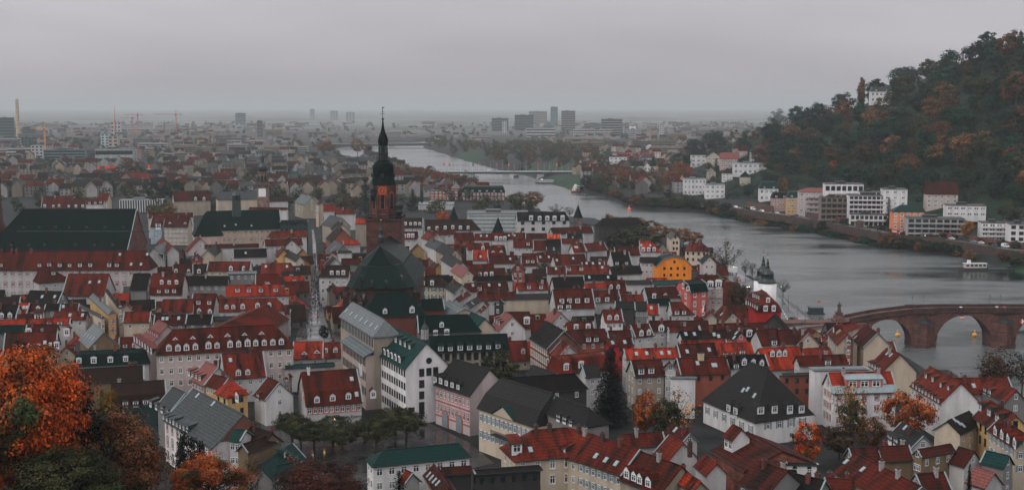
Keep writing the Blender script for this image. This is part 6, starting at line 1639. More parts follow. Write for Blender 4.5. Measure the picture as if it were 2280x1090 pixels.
B_('white flat roofed villa of two steps above the river trees', 1523,1572,434,399, 'W', floors=3, cols=6, cat='villa', name='villa', rc='lg')
B_('smaller white villa with tall windows next to the stepped one', 1571,1614,442,412, 'W', floors=3, cols=4, cat='villa', name='villa', rc='lg')
B_('long white villa with a pale flat roof under the wood', 1634,1708,388,364, 'W', floors=2, cols=7, cat='villa', name='villa', rc='lg')
B_('white villa with a very steep black roof high above the bank', 1539,1572,371,345, 'W', floors=3, cols=3, roof='gable', rc='dk', rise=8, cat='villa', name='villa')
B_('cream villa with pale green sheet roofs', 1574,1604,373,350, 'cr', floors=3, cols=3, roof='gablex', rc='gn', rise=6, cat='villa', name='villa')
B_('pinkish gabled villa with many attic windows', 1605,1646,375,354,(.42,.30,.28), floors=2, cols=5, roof='gable', rc='pk', rise=7, cat='villa', name='villa')
B_('white turreted villa half hidden in the wood edge', 1672,1692,358,340, 'W', floors=2, cols=2, roof='mansard', rc='gn', rise=6, cat='villa', name='villa')
B_('house with a broad plain red roof near the slate steeple', 1501,1542,399,386, 'bk', floors=2, cols=4, roof='gable', rc='r3', rise=7, cat='villa', name='villa')
B_('grey villa with a small brown roof in the riverside trees', 1498,1522,430,405, 'gy', floors=3, cols=2, roof='hip', rc='r1', rise=4, cat='villa', name='villa')
B_('white house with a blue mansard alone on the hilltop', 1940,1985,216,204, 'W', Y=1330, z0=float(at_y(1960,222,1330)[2]) - 3, floors=2, cols=5, roof='mansard', rc='gr', rise=5, cat='villa', name='villa')
B_('villa with a slate pyramid tower among yellow trees', 1448,1462,396,370, 'ye', floors=3, cols=2, roof='hip', rc='sl', rise=12, cat='villa', name='villa')
B_('white villa beside the slate pyramid tower', 1434,1449,398,372, 'W', floors=3, cols=2, roof='gablex', rc='gr', rise=5, cat='villa', name='villa')
B_('white house with a dark roof by the riverside meadow', 1406,1432,392,370, 'W', floors=2, cols=3, roof='gable', rc='sl', rise=6, cat='villa', name='villa')
B_('pale flat block with dark windows behind the riverside trees', 1357,1396,371,350, 'W', floors=3, cols=4, z0=2, cat='villa', name='villa', rc='gr')
B_('white house with a slate hip roof behind the red crane', 1425,1450,364,352, 'W', floors=2, cols=4, z0=2, roof='hip', rc='gr', rise=6, cat='villa', name='villa')
B_('low pale house with an arched window near the meadow', 1328,1352,368,356, 'W', floors=1, cols=3, z0=2, roof='hip', rc='r1', rise=5, cat='villa', name='villa')
vlabs = [('white', 'W'),('cream', 'cr'),('grey', 'gy'),('pinkish', 'pw'),('beige', 'sa')]
for i, (x, y, ww, hh) in enumerate(((1300,372,18,14),(1318,352,16,12),(1338,345,18,12),(1372,338,20,12),(1400,352,16,13),(1462,352,18,14),(1480,364,18,14),(1496,372,16,14),(1470,385,14,14),(1418,340,18,11),(1446,336,16,10),(1490,340,18,12),(1516,350,14,14),(1655,352,18,16),(1584,400,20,16),(1620,404,22,18),(1660,412,22,18),(1352,392,16,14),(1330,388,14,12),(1640,345,16,14))):
 cn, cw = vlabs[i % 5]; rk = ('hip', 'gable', 'gablex', 'hip')[i % 4]; rcn = ('gd', 'r1', 'gr', 'br', 'sl', 'r2')[i % 6]
 B_('%s villa with a %s %s roof among the riverside gardens' % (cn, RW[rcn], {'hip': 'hipped', 'gable': 'saddle', 'gablex': 'gabled'}[rk]), x - ww / 2, x + ww / 2, y, y - hh, cw, floors=3 if hh > 13 else 2, cols=3, roof=rk, rc=rcn, rise=5, cat='villa', name='villa', group='small villas in the riverside gardens', depth=10)
B_('small penthouse with planters on the terraced apartments', 1915,1960,440,427, 'W', Y=912, z0=20, floors=1, cols=5, style='d', wfrac=.8, depth=8)
B_('low white wing stepping down from the terraced apartments to the road', 1895,1975,503,478, 'W', Y=890, z0=-1, floors=2, cols=8, style='d', wfrac=.75, balcony=1.0, depth=8)
B_('second white stepped block between the pale hipped roof block and the brown balconies', 1858,1876,490,432, 'W', floors=5, cols=3, style='d', wfrac=.7, depth=12)
def wallrun(label, pts_, h0, th=.8, name='retaining_wall', col=(.13,.055,.045), zoff=0.0):
 P = [np.array(p) for p in pts_]
 r = thing(name, label, 'wall', tuple(P[0]))
 mb = MB(); vs, fs = [], []
 for i, p in enumerate(P):
  d = P[min(i + 1, len(P) - 1)] - P[max(i - 1,0)]; n = np.array([-d[1], d[0], 0]); n /= np.linalg.norm(n)
  q = p - P[0]
  vs += [q - n * th / 2 + (0,0,-5), q + n * th / 2 + (0,0,-5), q + n * th / 2 + (0,0, h0), q - n * th / 2 + (0,0, h0)]
 for i in range(len(P) - 1):
  a = i * 4; b = a + 4
  for k in range(4): fs.append((a + k, b + k, b + (k + 1) % 4, a + (k + 1) % 4))
 m_ = len(vs); fs += [(0,1,2,3),(m_ - 1, m_ - 2, m_ - 3, m_ - 4)]
 mb.add(vs, fs); put('wall_face', mb.mesh('wall_face', M['stone']), r, color=col)
 return r
def offs(P, dist):
 out = []
 for i, p in enumerate(P):
  d = P[min(i + 1, len(P) - 1)] - P[max(i - 1,0)]; n = np.array([d[1], -d[0], 0]); n /= np.linalg.norm(n)
  out.append(p + n * dist)
 return out
wallrun('dark red embankment wall below the riverside road', offs(FROAD[1:], 5.6), .9, col=(.05,.028,.022))
wallrun('red sandstone terrace wall behind parked cars', offs(FROAD[4:7], -7.5),4.2, col=(.09,.045,.038))
wallrun('tall square sandstone wall by the wood edge', offs(FROAD[2:4], -9),5.0, col=(.10,.05,.042))
wallrun('ivy red garden wall under the cube house', offs(FROAD[8:12], -8),3.5, col=(.12,.04,.03))

sc = block('long building wrapped in pale scaffold sheeting under a flat grey roof', 1040,1176,519,476,(.38,.43,.43), z0=0, floors=4, cols=12, depth=26, win_on=False, cat='building', name='scaffolded_building', rc='gr')
for i in range(14):
 mb = MB(); mb.box(-.08,.08,-.7,-.55,-2, sc[2] + .6)
 if i == 0: _pm = mb.mesh('scaffold_pole', M['concrete'])
 put('scaffold_pole', _pm, sc[0], (-sc[1] / 2 + sc[1] * i / 13,0,0))
for i in range(5):
 mb = MB(); mb.box(-sc[1] / 2, sc[1] / 2,-.75,-.1,0,.18)
 if i == 0: _pl = mb.mesh('scaffold_deck', M['concrete'])
 put('scaffold_deck', _pl, sc[0], (0,0, sc[2] * (i + .6) / 5))
block('modern hall with white upright fins behind the long church', 267,361,472,446,(.05,.07,.07), z0=0, floors=1, cols=1, win_on=False, cat='building', name='modern_hall', rc='lg')
hall = bpy.data.objects['modern_hall']
mb = MB(); mb.box(-.25,.25,-.6,-.05,0,9.6)
fin = mb.mesh('fin', M['white'])
for i in range(18): put('fin', fin, hall, (-16.8 + 33.6 * i / 17,0,0))
block('dark red concert hall with green roofs on the town bank', 1028,1124,447,428,(.13,.05,.042), z0=0, floors=2, cols=12, roof='mansard', rc='sl', rise=5, style='w', cat='building', name='concert_hall', depth=24)
block('long white exhibition roof beside the slate cone', 931,1010,467,456, 'w', z0=0, floors=1, cols=4, win_on=False, cat='building', name='market_hall', rc='lg', depth=30)
block('red brick building near the concert hall', 958,1020,446,425, 'bk', z0=0, floors=3, cols=7, cat='building', name='brick_building', rc='br')
block('beige theatre block with small round windows', 455,514,430,408,(.24,.21,.18), z0=0, floors=2, cols=4, style='d', cat='building', name='theatre_block', rc='gd', wfrac=.15, hfrac=.2)
block('long low white hall with a zinc roof', 400,470,416,398, 'w', z0=0, floors=2, cols=9, cat='building', name='white_hall', rc='lg')
block('pale green-slate roofed theatre', 628,682,405,396, 'sa', z0=0, floors=2, cols=6, roof='hip', rc='gn', rise=7, cat='building', name='theatre', depth=26)
block('broad grey slate hip roofed hall right before the tower', 746,812,412,402, 'gy', z0=0, floors=1, cols=6, roof='hip', rc='gr', rise=7, cat='building', name='slate_roofed_hall', depth=26)
block('villa with a blue-grey mansard near the poplars', 735,775,372,363, 'w', z0=0, floors=2, cols=4, roof='mansard', rc='gr', rise=8, cat='building', name='mansard_villa')
block('grey mansard block beside the church lantern', 788,832,373,360,(.3,.22,.18), z0=0, floors=3, cols=5, roof='mansard', rc='gr', rise=7, cat='building', name='mansard_block')
block('long house with a fresh salmon red roof in the hazy old town', 158,254,385,379, 'w', z0=0, floors=2, cols=8, roof='gable', rc='r5', rise=5, cat='building', name='long_house')
block('second salmon red roofed house beyond the big tree', 320,400,381,374, 'w', z0=0, floors=2, cols=6, roof='gable', rc='r5', rise=4, cat='building', name='long_house')
block('wide red hip roofed hall behind dark trees', 258,344,416,402, 'sa', z0=0, floors=2, cols=6, roof='hip', rc='r3', rise=8, cat='building', name='red_roofed_hall', depth=22)
block('long slate roofed school with white dormers', 120,190,409,401, 'w', z0=0, floors=2, cols=9, roof='mansard', rc='gn', rise=6, cat='building', name='slate_school')
FARB = [('dark glass office tower at the hazy photo edge', -6,27,308,262,(.05,.085,.09),7,5),('dark low office slab beside the striped chimney', 50,77,306,283,(.05,.09,.10),5,5),('white banded office block below the tower', 0,48,326,309, 'w', 3,6),
  ('white modern block with dark window rows', 16,70,352,331, 'w', 3,6),('second white modern block beside the yellow crane', 69,95,352,324, 'w', 4,3),('dark wedge roofed hall beside the white blocks', 47,69,333,305,(.05,.08,.08),4,3),
  ('long green-grey gridded building shell', 99,187,366,334,(.12,.17,.17),5,12),('pale hall with a turquoise top edge', 213,294,366,331,(.26,.30,.30),2,5),('turquoise white stair tower above the pale hall', 224,242,334,298,(.35,.46,.48),6,2),
  ('beige windowless tower beside the turquoise one', 240,262,334,303,(.34,.30,.27),4,2),('white slab under the radio mast', 246,268,304,271, 'w', 4,3),('long pale slab on the hazy plain', 270,340,290,277,(.45,.45,.45),3,9),
  ('blue-grey tower block standing alone in the haze', 524,546,279,252,(.09,.15,.19),7,4),('dark domed water tower in the haze', 572,583,306,269,(.14,.12,.12),5,2),('pair of white houses with square windows', 506,535,325,313, 'w', 2,6),
  ('white house with square windows next to the pair', 540,568,321,308, 'w', 2,5),('dark wide hospital block', 1146,1188,290,256,(.07,.08,.085),6,8),('pinkish broad tower block behind the dark hospital', 1178,1218,275,248,(.24,.19,.19),6,8),
  ('slim blue tower, tallest of the hazy blocks', 1226,1242,280,238,(.10,.15,.18),9,3),('brown and dark twin tower slab', 1250,1281,292,247,(.20,.17,.16),9,4),('white banded clinic slab in front of the towers', 1172,1237,305,286, 'w', 3,12),
  ('long white banded laboratory slab', 1277,1362,304,289, 'w', 3,14),('green roofed slab above the laboratory', 1300,1360,288,275,(.10,.17,.16),3,9),('grey many windowed block behind the laboratory', 1339,1386,304,265,(.20,.20,.20),7,8),
  ('white block with a windowless white stair tower', 1388,1428,305,288, 'w', 4,5),('windowless white stair tower on the plain', 1402,1416,305,281,(.62,.6,.6),1,1),('dark flat institute block with a white side', 1095,1132,292,263,(.10,.11,.115),5,6),
  ('white patterned narrow block beside the institute', 1118,1128,297,270, 'w', 6,2),('pale far tower at the river bend', 690,700,268,243,(.28,.28,.28),6,2),('pale wide slab in the far haze', 735,752,268,247,(.26,.26,.27),6,3),
  ('small pale slab in the far haze', 770,790,270,250,(.25,.25,.26),6,3),('white tower house far on the plain', 1469,1479,302,276, 'w', 6,2)]
for lab, x1, x2, yb_, yt_, wc_, fl, co in FARB:
 block(lab, x1, x2, yb_, yt_, wc_, z0=0, floors=fl, cols=co, style='d', depth=22, cat='building', name='office_block', bands=co > 3, rc='gd' if wc_ != 'w' else 'lg', hfrac=.5)
def stack(label, x, yb_, yt_, w0, w1, col, name='factory_chimney', Y=None):
 P = at(x, yb_, 0) if Y is None else at_y(x, yb_, Y)
 k = P[1] / FPX; top = float(at_y(x, yt_, P[1])[2])
 r = thing(name, label, 'chimney', (P[0], P[1], 0))
 mb = MB(); mb.lathe([(w0 * k / 2,0),(w1 * k / 2, top)], 14); put('shaft', mb.mesh('stack_shaft', M['stone']), r, color=col)
 mb = MB(); mb.lathe([(w1 * k / 2 + .8, top * .88),(w1 * k / 2 + .9, top * .9),(w1 * k / 2 + .6, top * .91)], 14); mb.lathe([(w1 * k / 2 + .3, top - 1.5),(w1 * k / 2 + .5, top)], 14); put('ring', mb.mesh('stack_ring', M['concrete']), r)
stack('tall striped yellowish power station chimney in the haze', 41,308,221,9.5,6.5,(.50,.38,.24))
stack('slim red brick chimney far in the haze', 366,300,270,4.5,3.0,(.24,.10,.08))
stack('stubby grey flue tower far in the haze', 475,330,294,6,5,(.30,.22,.20))
def crane(label, x, yb_, yj, yt_, xl, xr, col, m_='yellow'):
 P = at(x, yb_, 0); Y = P[1]; k = Y / FPX
 zj = float(at_y(x, yj, Y)[2]); zt = float(at_y(x, yt_, Y)[2])
 r = thing('tower_crane', label, 'crane', (P[0], Y, 0))
 def truss(p, q, w, n, name):
  mb = MB(); p, q = Vector(p), Vector(q); d = (q - p).normalized(); u = d.orthogonal().normalized() * w / 2; v = d.cross(u).normalized() * w / 2
  cs = [u + v, u - v, -u - v, -u + v]
  for c in cs: mb.tube([p + c, q + c], w * .09,4)
  for i in range(n):
   a, b = p + (q - p) * i / n, p + (q - p) * (i + 1) / n
   for j in range(4): mb.tube([a + cs[j], b + cs[(j + 1) % 4]], w * .06,3)
  put(name, mb.mesh(name, M[m_]), r)
 w = max(1.6,2.2 * k)
 truss((0,0,0),(0,0, zj), w, 12, 'mast'); truss((0,0, zj),(0,0, zt), w * .6,3, 'apex')
 lx, rx = (xl - x) * k, (xr - x) * k
 truss((0,0, zj + 1),(lx, 0, zj + 1), w * .7,12, 'jib'); truss((0,0, zj + 1),(rx, 0, zj + 1), w * .7,5, 'counter_jib')
 mb = MB(); e = rx if abs(rx) < abs(lx) else lx; mb.box(min(e * .75, e), max(e * .75, e), -w * .5, w * .5, zj - w, zj + .6); put('counterweight', mb.mesh('counterweight', M['concrete']), r)
 mb = MB(); mb.box(-w * .6, w * .6,-w * 1.4,-w * .5, zj - w * .9, zj + .4); put('cabin', mb.mesh('cabin', M['glass']), r)
 mb = MB(); mb.tube([(0,0, zt),(lx * .7,0, zj + 1.5)], w * .04,3); mb.tube([(0,0, zt),(rx * .9,0, zj + 1.5)], w * .04,3); put('tie', mb.mesh('tie', M['metal']), r)
crane('yellow and red tower crane beside the gridded building shell', 102,362,287,275,71,111,0, 'yellow')
crane('thin crane with a long jib in the haze', 308,300,256,250,277,319,0, 'red')
crane('second thin crane below the long jib', 296,302,263,259,270,302,0, 'red')
crane('crane with a wide jib far in the haze', 393,300,255,245,346,406,0, 'red')
crane('dark red crane among the villas beyond the river meadow', 1398.6,372,343,329,1472,1364,0, 'red')
m_ = thing('radio_mast', 'thin radio mast on the white slab in the haze', 'mast', tuple(at(257,304,0)))
mb = MB(); Yt = m_.location[1]; zz_ = lambda py: float(at_y(257, py, Yt)[2]); mb.lathe([(2.2,0),(1.6, zz_(270)),(.9, zz_(262)),(.5, zz_(238))], 6); put('lattice', mb.mesh('mast_lattice', M['red']), m_)

# ---- boats, buoys, landing stage
def boat(label, px_, py, L, rz, name='ferry', decks=1, hull=(.05,.04,.04), top=(.45,.42,.38), dark=True):
 P = at(px_, py, WATER)
 r = thing(name, label, 'boat', (P[0], P[1], WATER), rz)
 b = L * .13
 pl = [(-L / 2,-b * .8),(L * .3,-b),(L * .44,-b * .6),(L / 2,0),(L * .44, b * .6),(L * .3, b),(-L / 2, b * .8)]
 mb = MB(); n = len(pl)
 vs = [(x * .95, y * .85,-.6) for x, y in pl] + [(x, y, 1.5 + (.5 if x > L * .4 else 0)) for x, y in pl]
 mb.add(vs, [(i, (i + 1) % n, (i + 1) % n + n, i + n) for i in range(n)] + [tuple(range(n - 1,-1,-1)), tuple(range(n, 2 * n))]); put('hull', mb.mesh('hull', M['paint']), r, color=hull)
 z = 1.5
 for d in range(decks):
  x0, x1 = -L * (.44 - d * .05), L * (.3 - d * .08); w = b * .82
  mb = MB(); mb.box(x0, x1,-w, w, z, z + 2.3); put('cabin', mb.mesh('cabin', M['paint']), r, color=top)
  k = int((x1 - x0) / 2.2)
  for s_ in (-1,1):
   for i in range(k):
    win(r, 'd', x0 + (x1 - x0) * (i + .5) / k, s_ * w, z + 1.35,0 if s_ > 0 else math.pi, 1.6,1.1)
  mb = MB(); mb.box(x0 - .6, x1 + .6,-w - .3, w + .3, z + 2.3, z + 2.5); put('deck_roof', mb.mesh('deck_roof', M['paint']), r, color=(.5,.5,.5))
  z += 2.5
 mb = MB(); mb.box(L * .1, L * .2,-b * .4, b * .4, z, z + 1.9); put('wheelhouse', mb.mesh('wheelhouse', M['white']), r)
 mb = MB(); mb.tube([(L * .14,0, z),(L * .14,0, z + 4)], .07,4)
 for s_ in (-1,1):
  mb.tube([(-L * .42, s_ * b * .8, z + 1),(L * .08, s_ * b * .8, z + 1)], .05,4)
  for i in range(9): mb.tube([(-L * .42 + L * .5 * i / 8, s_ * b * .8, z),(-L * .42 + L * .5 * i / 8, s_ * b * .8, z + 1)], .04,4)
 put('mast_and_railing', mb.mesh('mast_and_railing', M['metal']), r)
boat('beige and black excursion boat moored at the grassy bank', 2166,601,16.5, math.pi + .05)
boat('white and red excursion boat by the riverside meadow', 1286,427,24, math.pi + .9, decks=2, hull=(.35,.08,.06), top=(.55,.53,.52))
boat('white houseboat moored below the concrete bridge', 1213,408,24, math.pi - .1, name='houseboat', hull=(.04,.05,.05), top=(.5,.49,.48))
P = at(1816,698, WATER)
r = thing('landing_stage', 'small dark square landing stage in the water off the quay', 'landing stage', (P[0], P[1], WATER))
mb = MB(); mb.box(-3.5,3.5,-2.5,2.5,-.5,.7); put('pontoon', mb.mesh('pontoon', M['metal']), r)
mb = MB(); mb.box(-3,3,-2.2,2.2,.7,2.9); mb.box(-3.2,3.2,-2.4,2.4,2.9,3.1); put('cabin', mb.mesh('cabin', M['slate']), r)
mb = MB(); mb.tube([(1,0,3),(1,0,6)], .06,4); mb.slab([(1,5.9),(2.1,5.8),(2.1,5.2),(1,5.2)], -.03,.03); put('flag_staff', mb.mesh('flag_staff', M['red']), r)
P = at(2232,601, WATER)
r = thing('mooring_jetty', 'dark mooring pontoon behind the beige and black boat', 'jetty', (P[0], P[1], WATER))
mb = MB(); mb.box(-9,9,-2,2,-.5,1.0)
put('pontoon', mb.mesh('pontoon', M['metal']), r)
mb = MB()
for i in range(7): mb.tube([(-8.5 + i * 2.8,-1.8,1),(-8.5 + i * 2.8,-1.8,2.1)], .06,4)
mb.tube([(-8.5,-1.8,2.1),(8.5,-1.8,2.1)], .05,4); mb.box(3,4.2,-1,1,1,2.6); put('railing', mb.mesh('jrail', M['metal']), r)
for lab, x, y, m_ in (('yellow buoy seen through the nearer bridge arch', 1998.5,747, 'yellow'),('yellow buoy seen through the wider bridge arch', 2170,747, 'yellow'),('small red buoy far up the dark water', 1401,466, 'orange')):
 P = at(x, y, WATER)
 r = thing('buoy', lab, 'buoy', (P[0], P[1], WATER)); k = 1.0 if y > 600 else 1.5
 mb = MB(); mb.lathe([(.5 * k, -.4),(1.05 * k, .0),(1.05 * k, .7 * k),(.6 * k, 1.0 * k),(.4 * k, 1.2 * k)], 12); put('float', mb.mesh('float', M[m_]), r)
 mb = MB(); mb.lathe([(.28 * k, 1.2 * k),(.2 * k, 2.0 * k),(.32 * k, 2.05 * k),(.05,2.5 * k)], 8); put('topmark', mb.mesh('topmark', M[m_]), r)
# ---- cars
def car_parts(kind):
 L, Wd, Ht = (4.3,1.75,1.45) if kind == 'car' else (5.4,2.0,2.4)
 w = Wd / 2
 mb = MB()
 if kind == 'car': prof = [(-L / 2,.35),(-L / 2,.85),(-L * .44,.98),(-L * .30,1.0),(-L * .17,1.45),(L * .14,1.45),(L * .27,.98),(L * .45,.82),(L / 2,.68),(L / 2,.35)]
 else: prof = [(-L / 2,.4),(-L / 2,2.3),(-L * .45,2.4),(L * .22,2.4),(L * .34,1.35),(L * .47,1.1),(L / 2,.95),(L / 2,.4)]
 mb.slab(prof, -w, w)
 body = mb.mesh('car_body', M['paint'])
 mb = MB()
 if kind == 'car':
  for s_ in (-1,1): mb.slab([(-L * .27,1.02),(-L * .16,1.38),(L * .12,1.38),(L * .23,1.02)], s_ * (w + .012), s_ * (w - .02))
  mb.add([(L * .155,-w * .9,1.42),(L * .155, w * .9,1.42),(L * .272, w * .9,1.0),(L * .272,-w * .9,1.0)], [(0,1,2,3)]); mb.add([(-L * .185,-w * .9,1.42),(-L * .185, w * .9,1.42),(-L * .308, w * .9,1.02),(-L * .308,-w * .9,1.02)], [(0,1,2,3)])
 else:
  for s_ in (-1,1): mb.slab([(L * .02,1.5),(L * .02,2.15),(L * .21,2.15),(L * .30,1.5)], s_ * (w + .012), s_ * (w - .02))
  mb.add([(L * .235,-w * .9,2.3),(L * .235, w * .9,2.3),(L * .343, w * .9,1.42),(L * .343,-w * .9,1.42)], [(0,1,2,3)])
 gl = mb.mesh('car_glass', M['glass'])
 mb = MB(); vs = [(.33 * math.cos(t),0,.33 * math.sin(t)) for t in np.linspace(0,2 * math.pi, 13)[:-1]]
 mb.add(vs + [(x, .22, z) for x, _, z in vs], [(i, (i + 1) % 12,(i + 1) % 12 + 12, i + 12) for i in range(12)] + [tuple(range(11,-1,-1)), tuple(range(12,24))], 0)
 mb.add([(x * .6,-.02, z * .6) for x, _, z in vs], [tuple(range(12))], 1); mb.add([(x * .6,.24, z * .6) for x, _, z in vs], [tuple(range(12))], 1)
 wh = mb.mesh('wheel', [M['tyre'], M['concrete']])
 mb = MB(); mb.box(0,.06,-.2,.2,-.08,.08); hl_ = mb.mesh('headlight', M['lampw']); mb = MB(); mb.box(-.04,0,-.17,.17,-.08,.08); tl = mb.mesh('tail_light', M['lampr'])
 return L, w, body, gl, wh, hl_, tl
CARP = {k: car_parts(k) for k in ('car', 'van')}
def car(label, P, rz, col, kind='car', group=None, lit=False, name='parked_car', cat='car'):
 L, w, body, gl, wh, hl_, tl = CARP[kind]
 r = thing(name, label, cat, tuple(P), rz, group)
 put('body', body, r, color=col); put('glass', gl, r)
 for x in (-L * .31, L * .31):
  for s_ in (-1,1): put('wheel', wh, r, (x, s_ * w - (.11 if s_ > 0 else .11), .33))
 if lit:
  for s_ in (-1,1): put('headlight', hl_, r, (L / 2, s_ * w * .68,.62)); put('tail_light', tl, r, (-L / 2, s_ * w * .7,.75))
 return r
def froad_at(px_):
 best = None
 xs_ = [proj(p)[0] for p in FROAD]
 i = max(0, min(len(FROAD) - 2, int(np.searchsorted(xs_, px_)) - 1))
 t = (px_ - xs_[i]) / (xs_[i + 1] - xs_[i])
 p = FROAD[i] + (FROAD[i + 1] - FROAD[i]) * t; d = FROAD[i + 1] - FROAD[i]
 return p + (0,0,.36), math.atan2(d[1], d[0]), np.array([-d[1], d[0], 0]) / np.linalg.norm(d)
W_, K_, G_, BL, RD = (.6,.6,.6),(.02,.02,.022),(.2,.21,.22),(.03,.06,.12),(.35,.03,.02)
for px_, col, side, lab, kd, lit in ((1633, W_, 1.8, 'white car driving with lights on near the square sandstone wall', 'car', True),(1673, W_, 1.8, 'white van on the riverside road below the sandstone arch', 'van', False),(1692, W_, 1.8, 'white car with red tail lamps beside the sandstone arch', 'car', True),
  (1727, W_, 1.8, 'white car by the terrace wall on the riverside road', 'car', False),(1770, BL, 1.8, 'dark blue car by the terrace wall on the riverside road', 'car', False),(1609, G_, 1.8, 'grey car at the tree covered end of the riverside road', 'car', False),
  (1993, RD, 1.5, 'red and white rescue van in front of the salmon orange house', 'van', True),(2052, W_, 1.5, 'white car passing the stacked concrete terraces', 'car', True),(2112, W_, 3.2, 'silver white car parked before the dark row of cars', 'car', False),
  (2128, K_, 3.2, '', 'car', False),(2137, K_, 3.2, '', 'car', False),(2146, K_, 3.2, '', 'car', False),(2159, G_, 3.2, 'grey car parked just past the dark row of cars', 'car', False),(2176, W_, 3.2, 'pale car parked against the ivy red wall', 'car', False),
  (2208, BL, 3.0, 'dark car parked under the cube house', 'car', False),(2229, W_, 3.2, 'pale van parked under the cube house', 'van', False),(2095, K_, -1.6, 'black car driving towards the concrete terraces', 'car', False)):
 p, rz, n = froad_at(px_)
 g = None if lab else 'dark cars parked in a row'
 car(lab or 'dark car in the parked row below the golden tree', p + n * side, rz + (0 if side > 0 else math.pi), col, kd, g, lit)
vv = [o for o in COL.objects if o.get('label', '').startswith('red and white rescue')][0]
mb = MB(); mb.box(-2.6,1.0,-1.02,1.02,1.25,1.85); put('white_stripe', mb.mesh('white_stripe', M['white']), vv); mb = MB(); mb.box(.4,.9,-.6,.6,2.4,2.55); put('warning_light', mb.mesh('warning_light', M['blue']), vv)
p = at(1766,713,.08)
car('small black car driving along the wet quay road', p, math.pi / 2 + .5,(.025,.02,.02), 'car', None, True, 'moving_car')
for x, y, lab in ((1659,640, 'car with bright headlamps behind the red house by the gate'),(1641,622, 'dark car under the quay trees'),(1632,632, 'car with a lit tail lamp under the quay trees')):
 car(lab, at(x, y, .08), math.pi / 2 + .55 + (math.pi if x > 1645 else 0), G_, 'car', None, True, 'moving_car')
p = at(1628,608,.05); r = thing('delivery_truck', 'white box truck parked by the bare quay trees', 'truck', tuple(p), math.pi / 2 + .4)
mb = MB(); mb.box(-4,2,-1.2,1.2,.8,3.6); put('cargo_box', mb.mesh('cargo_box', M['white']), r); mb = MB(); mb.slab([(2.1,.5),(3.8,.5),(3.8,1.6),(3.3,2.6),(2.1,2.7)], -1.1,1.1); put('cab', mb.mesh('cab', M['paint']), r, color=(.3,.4,.5))
for x in (-3,2.8):
 for s_ in (-1,1): put('wheel', CARP['car'][4], r, (x, s_ * 1.1 - .11,.45),0,(1.35,1,1.35))
br = bpy.data.objects['concrete_bridge']
A, B2 = np.array(br.location), br.rotation_euler[2]
for i, (t, col) in enumerate(((.12, W_),(.3, K_),(.46, W_),(.5, G_),(.63, RD),(.8, W_),(.88, K_))):
 L_ = 160
 p = A + np.array([math.cos(B2), math.sin(B2),0]) * t * 190 + np.array([-math.sin(B2), math.cos(B2),0]) * (-4) + (0,0,2.02)
 car(('white', 'black', 'white', 'grey', 'red', 'white', 'black')[i] + ' car crossing the pale concrete bridge', p, B2, col, 'van' if i == 2 else 'car', 'cars crossing the concrete bridge', False, 'moving_car')
# ---- people
def person_mesh(pose, seed):
 """one continuous body grown from a joint skeleton: walking or standing, arms lowered or one raised to an umbrella handle"""
 rr = random.Random(seed)
 st = .34 if pose == 'walk' else .08
 J = {'pel': (0,0,.95,.16), 'wai': (0,.01,1.12,.15), 'che': (0,.02,1.34,.18), 'nec': (0,.02,1.50,.065), 'hd0': (0,.035,1.58,.085), 'hd1': (0,.035,1.68,.10), 'hd2': (0,.03,1.77,.06),
   'lh': (-.1,0,.90,.105), 'lk': (-.11, st * .5 + .03,.50,.072), 'la': (-.11, st * .55,.09,.048), 'lt': (-.12, st * .55 + .17,.04,.038),
   'rh': (.1,0,.90,.105), 'rk': (.11,-st * .25 + .04,.50,.072), 'ra': (.11,-st * .8,.11,.048), 'rt': (.12,-st * .8 + .16,.045,.038),
   'ls': (-.19,.02,1.42,.072), 'le': (-.25,-.06,1.14,.052), 'lw': (-.24,.06,.92,.038), 'lf': (-.235,.11,.83,.034),
   'rs': (.19,.02,1.42,.072)}
 if pose == 'umb': J.update({'re': (.24,.06,1.16,.052), 'rw': (.16,.26,1.27,.038), 'rf': (.14,.30,1.34,.036)})
 else: J.update({'re': (.25,.0,1.14,.052), 'rw': (.25,-.06,.92,.038), 'rf': (.245,-.05,.83,.034)})
 E = [('pel', 'wai'),('wai', 'che'),('che', 'nec'),('nec', 'hd0'),('hd0', 'hd1'),('hd1', 'hd2'),('pel', 'lh'),('lh', 'lk'),('lk', 'la'),('la', 'lt'),('pel', 'rh'),('rh', 'rk'),('rk', 'ra'),('ra', 'rt'),
   ('che', 'ls'),('ls', 'le'),('le', 'lw'),('lw', 'lf'),('che', 'rs'),('rs', 're'),('re', 'rw'),('rw', 'rf')]
 ks = list(J)
 me = bpy.data.meshes.new('person_body'); me.from_pydata([J[k][:3] for k in ks], [(ks.index(a), ks.index(b)) for a, b in E], [])
 o = bpy.data.objects.new('tmp', me); COL.objects.link(o)
 m = o.modifiers.new('skin', 'SKIN')
 for i, k in enumerate(ks):
  v = me.skin_vertices[0].data[i]; v.radius = (J[k][3], J[k][3] * (.75 if k in ('che', 'wai', 'pel') else 1)); v.use_root = (k == 'pel')
 s_ = o.modifiers.new('sub', 'SUBSURF'); s_.levels = 1
 dg = bpy.context.evaluated_depsgraph_get()
 out = bpy.data.meshes.new_from_object(o.evaluated_get(dg))
 bpy.data.objects.remove(o)
 out.materials.clear()
 for mm in (M['paint'], M['skin'], M['metal']): out.materials.append(mm)
 for p in out.polygons:
  c = p.center
  p.use_smooth = True
  p.material_index = 1 if (c.z > 1.53 or (abs(c.x) > .2 and c.z < .9) or (pose == 'umb' and c.y > .25 and c.z > 1.2)) else (2 if c.z < .88 else 0)
 out.name = 'person_body'
 return out
BODY = {'walk': person_mesh('walk', 1), 'stand': person_mesh('stand', 2), 'umb': person_mesh('umb', 3)}
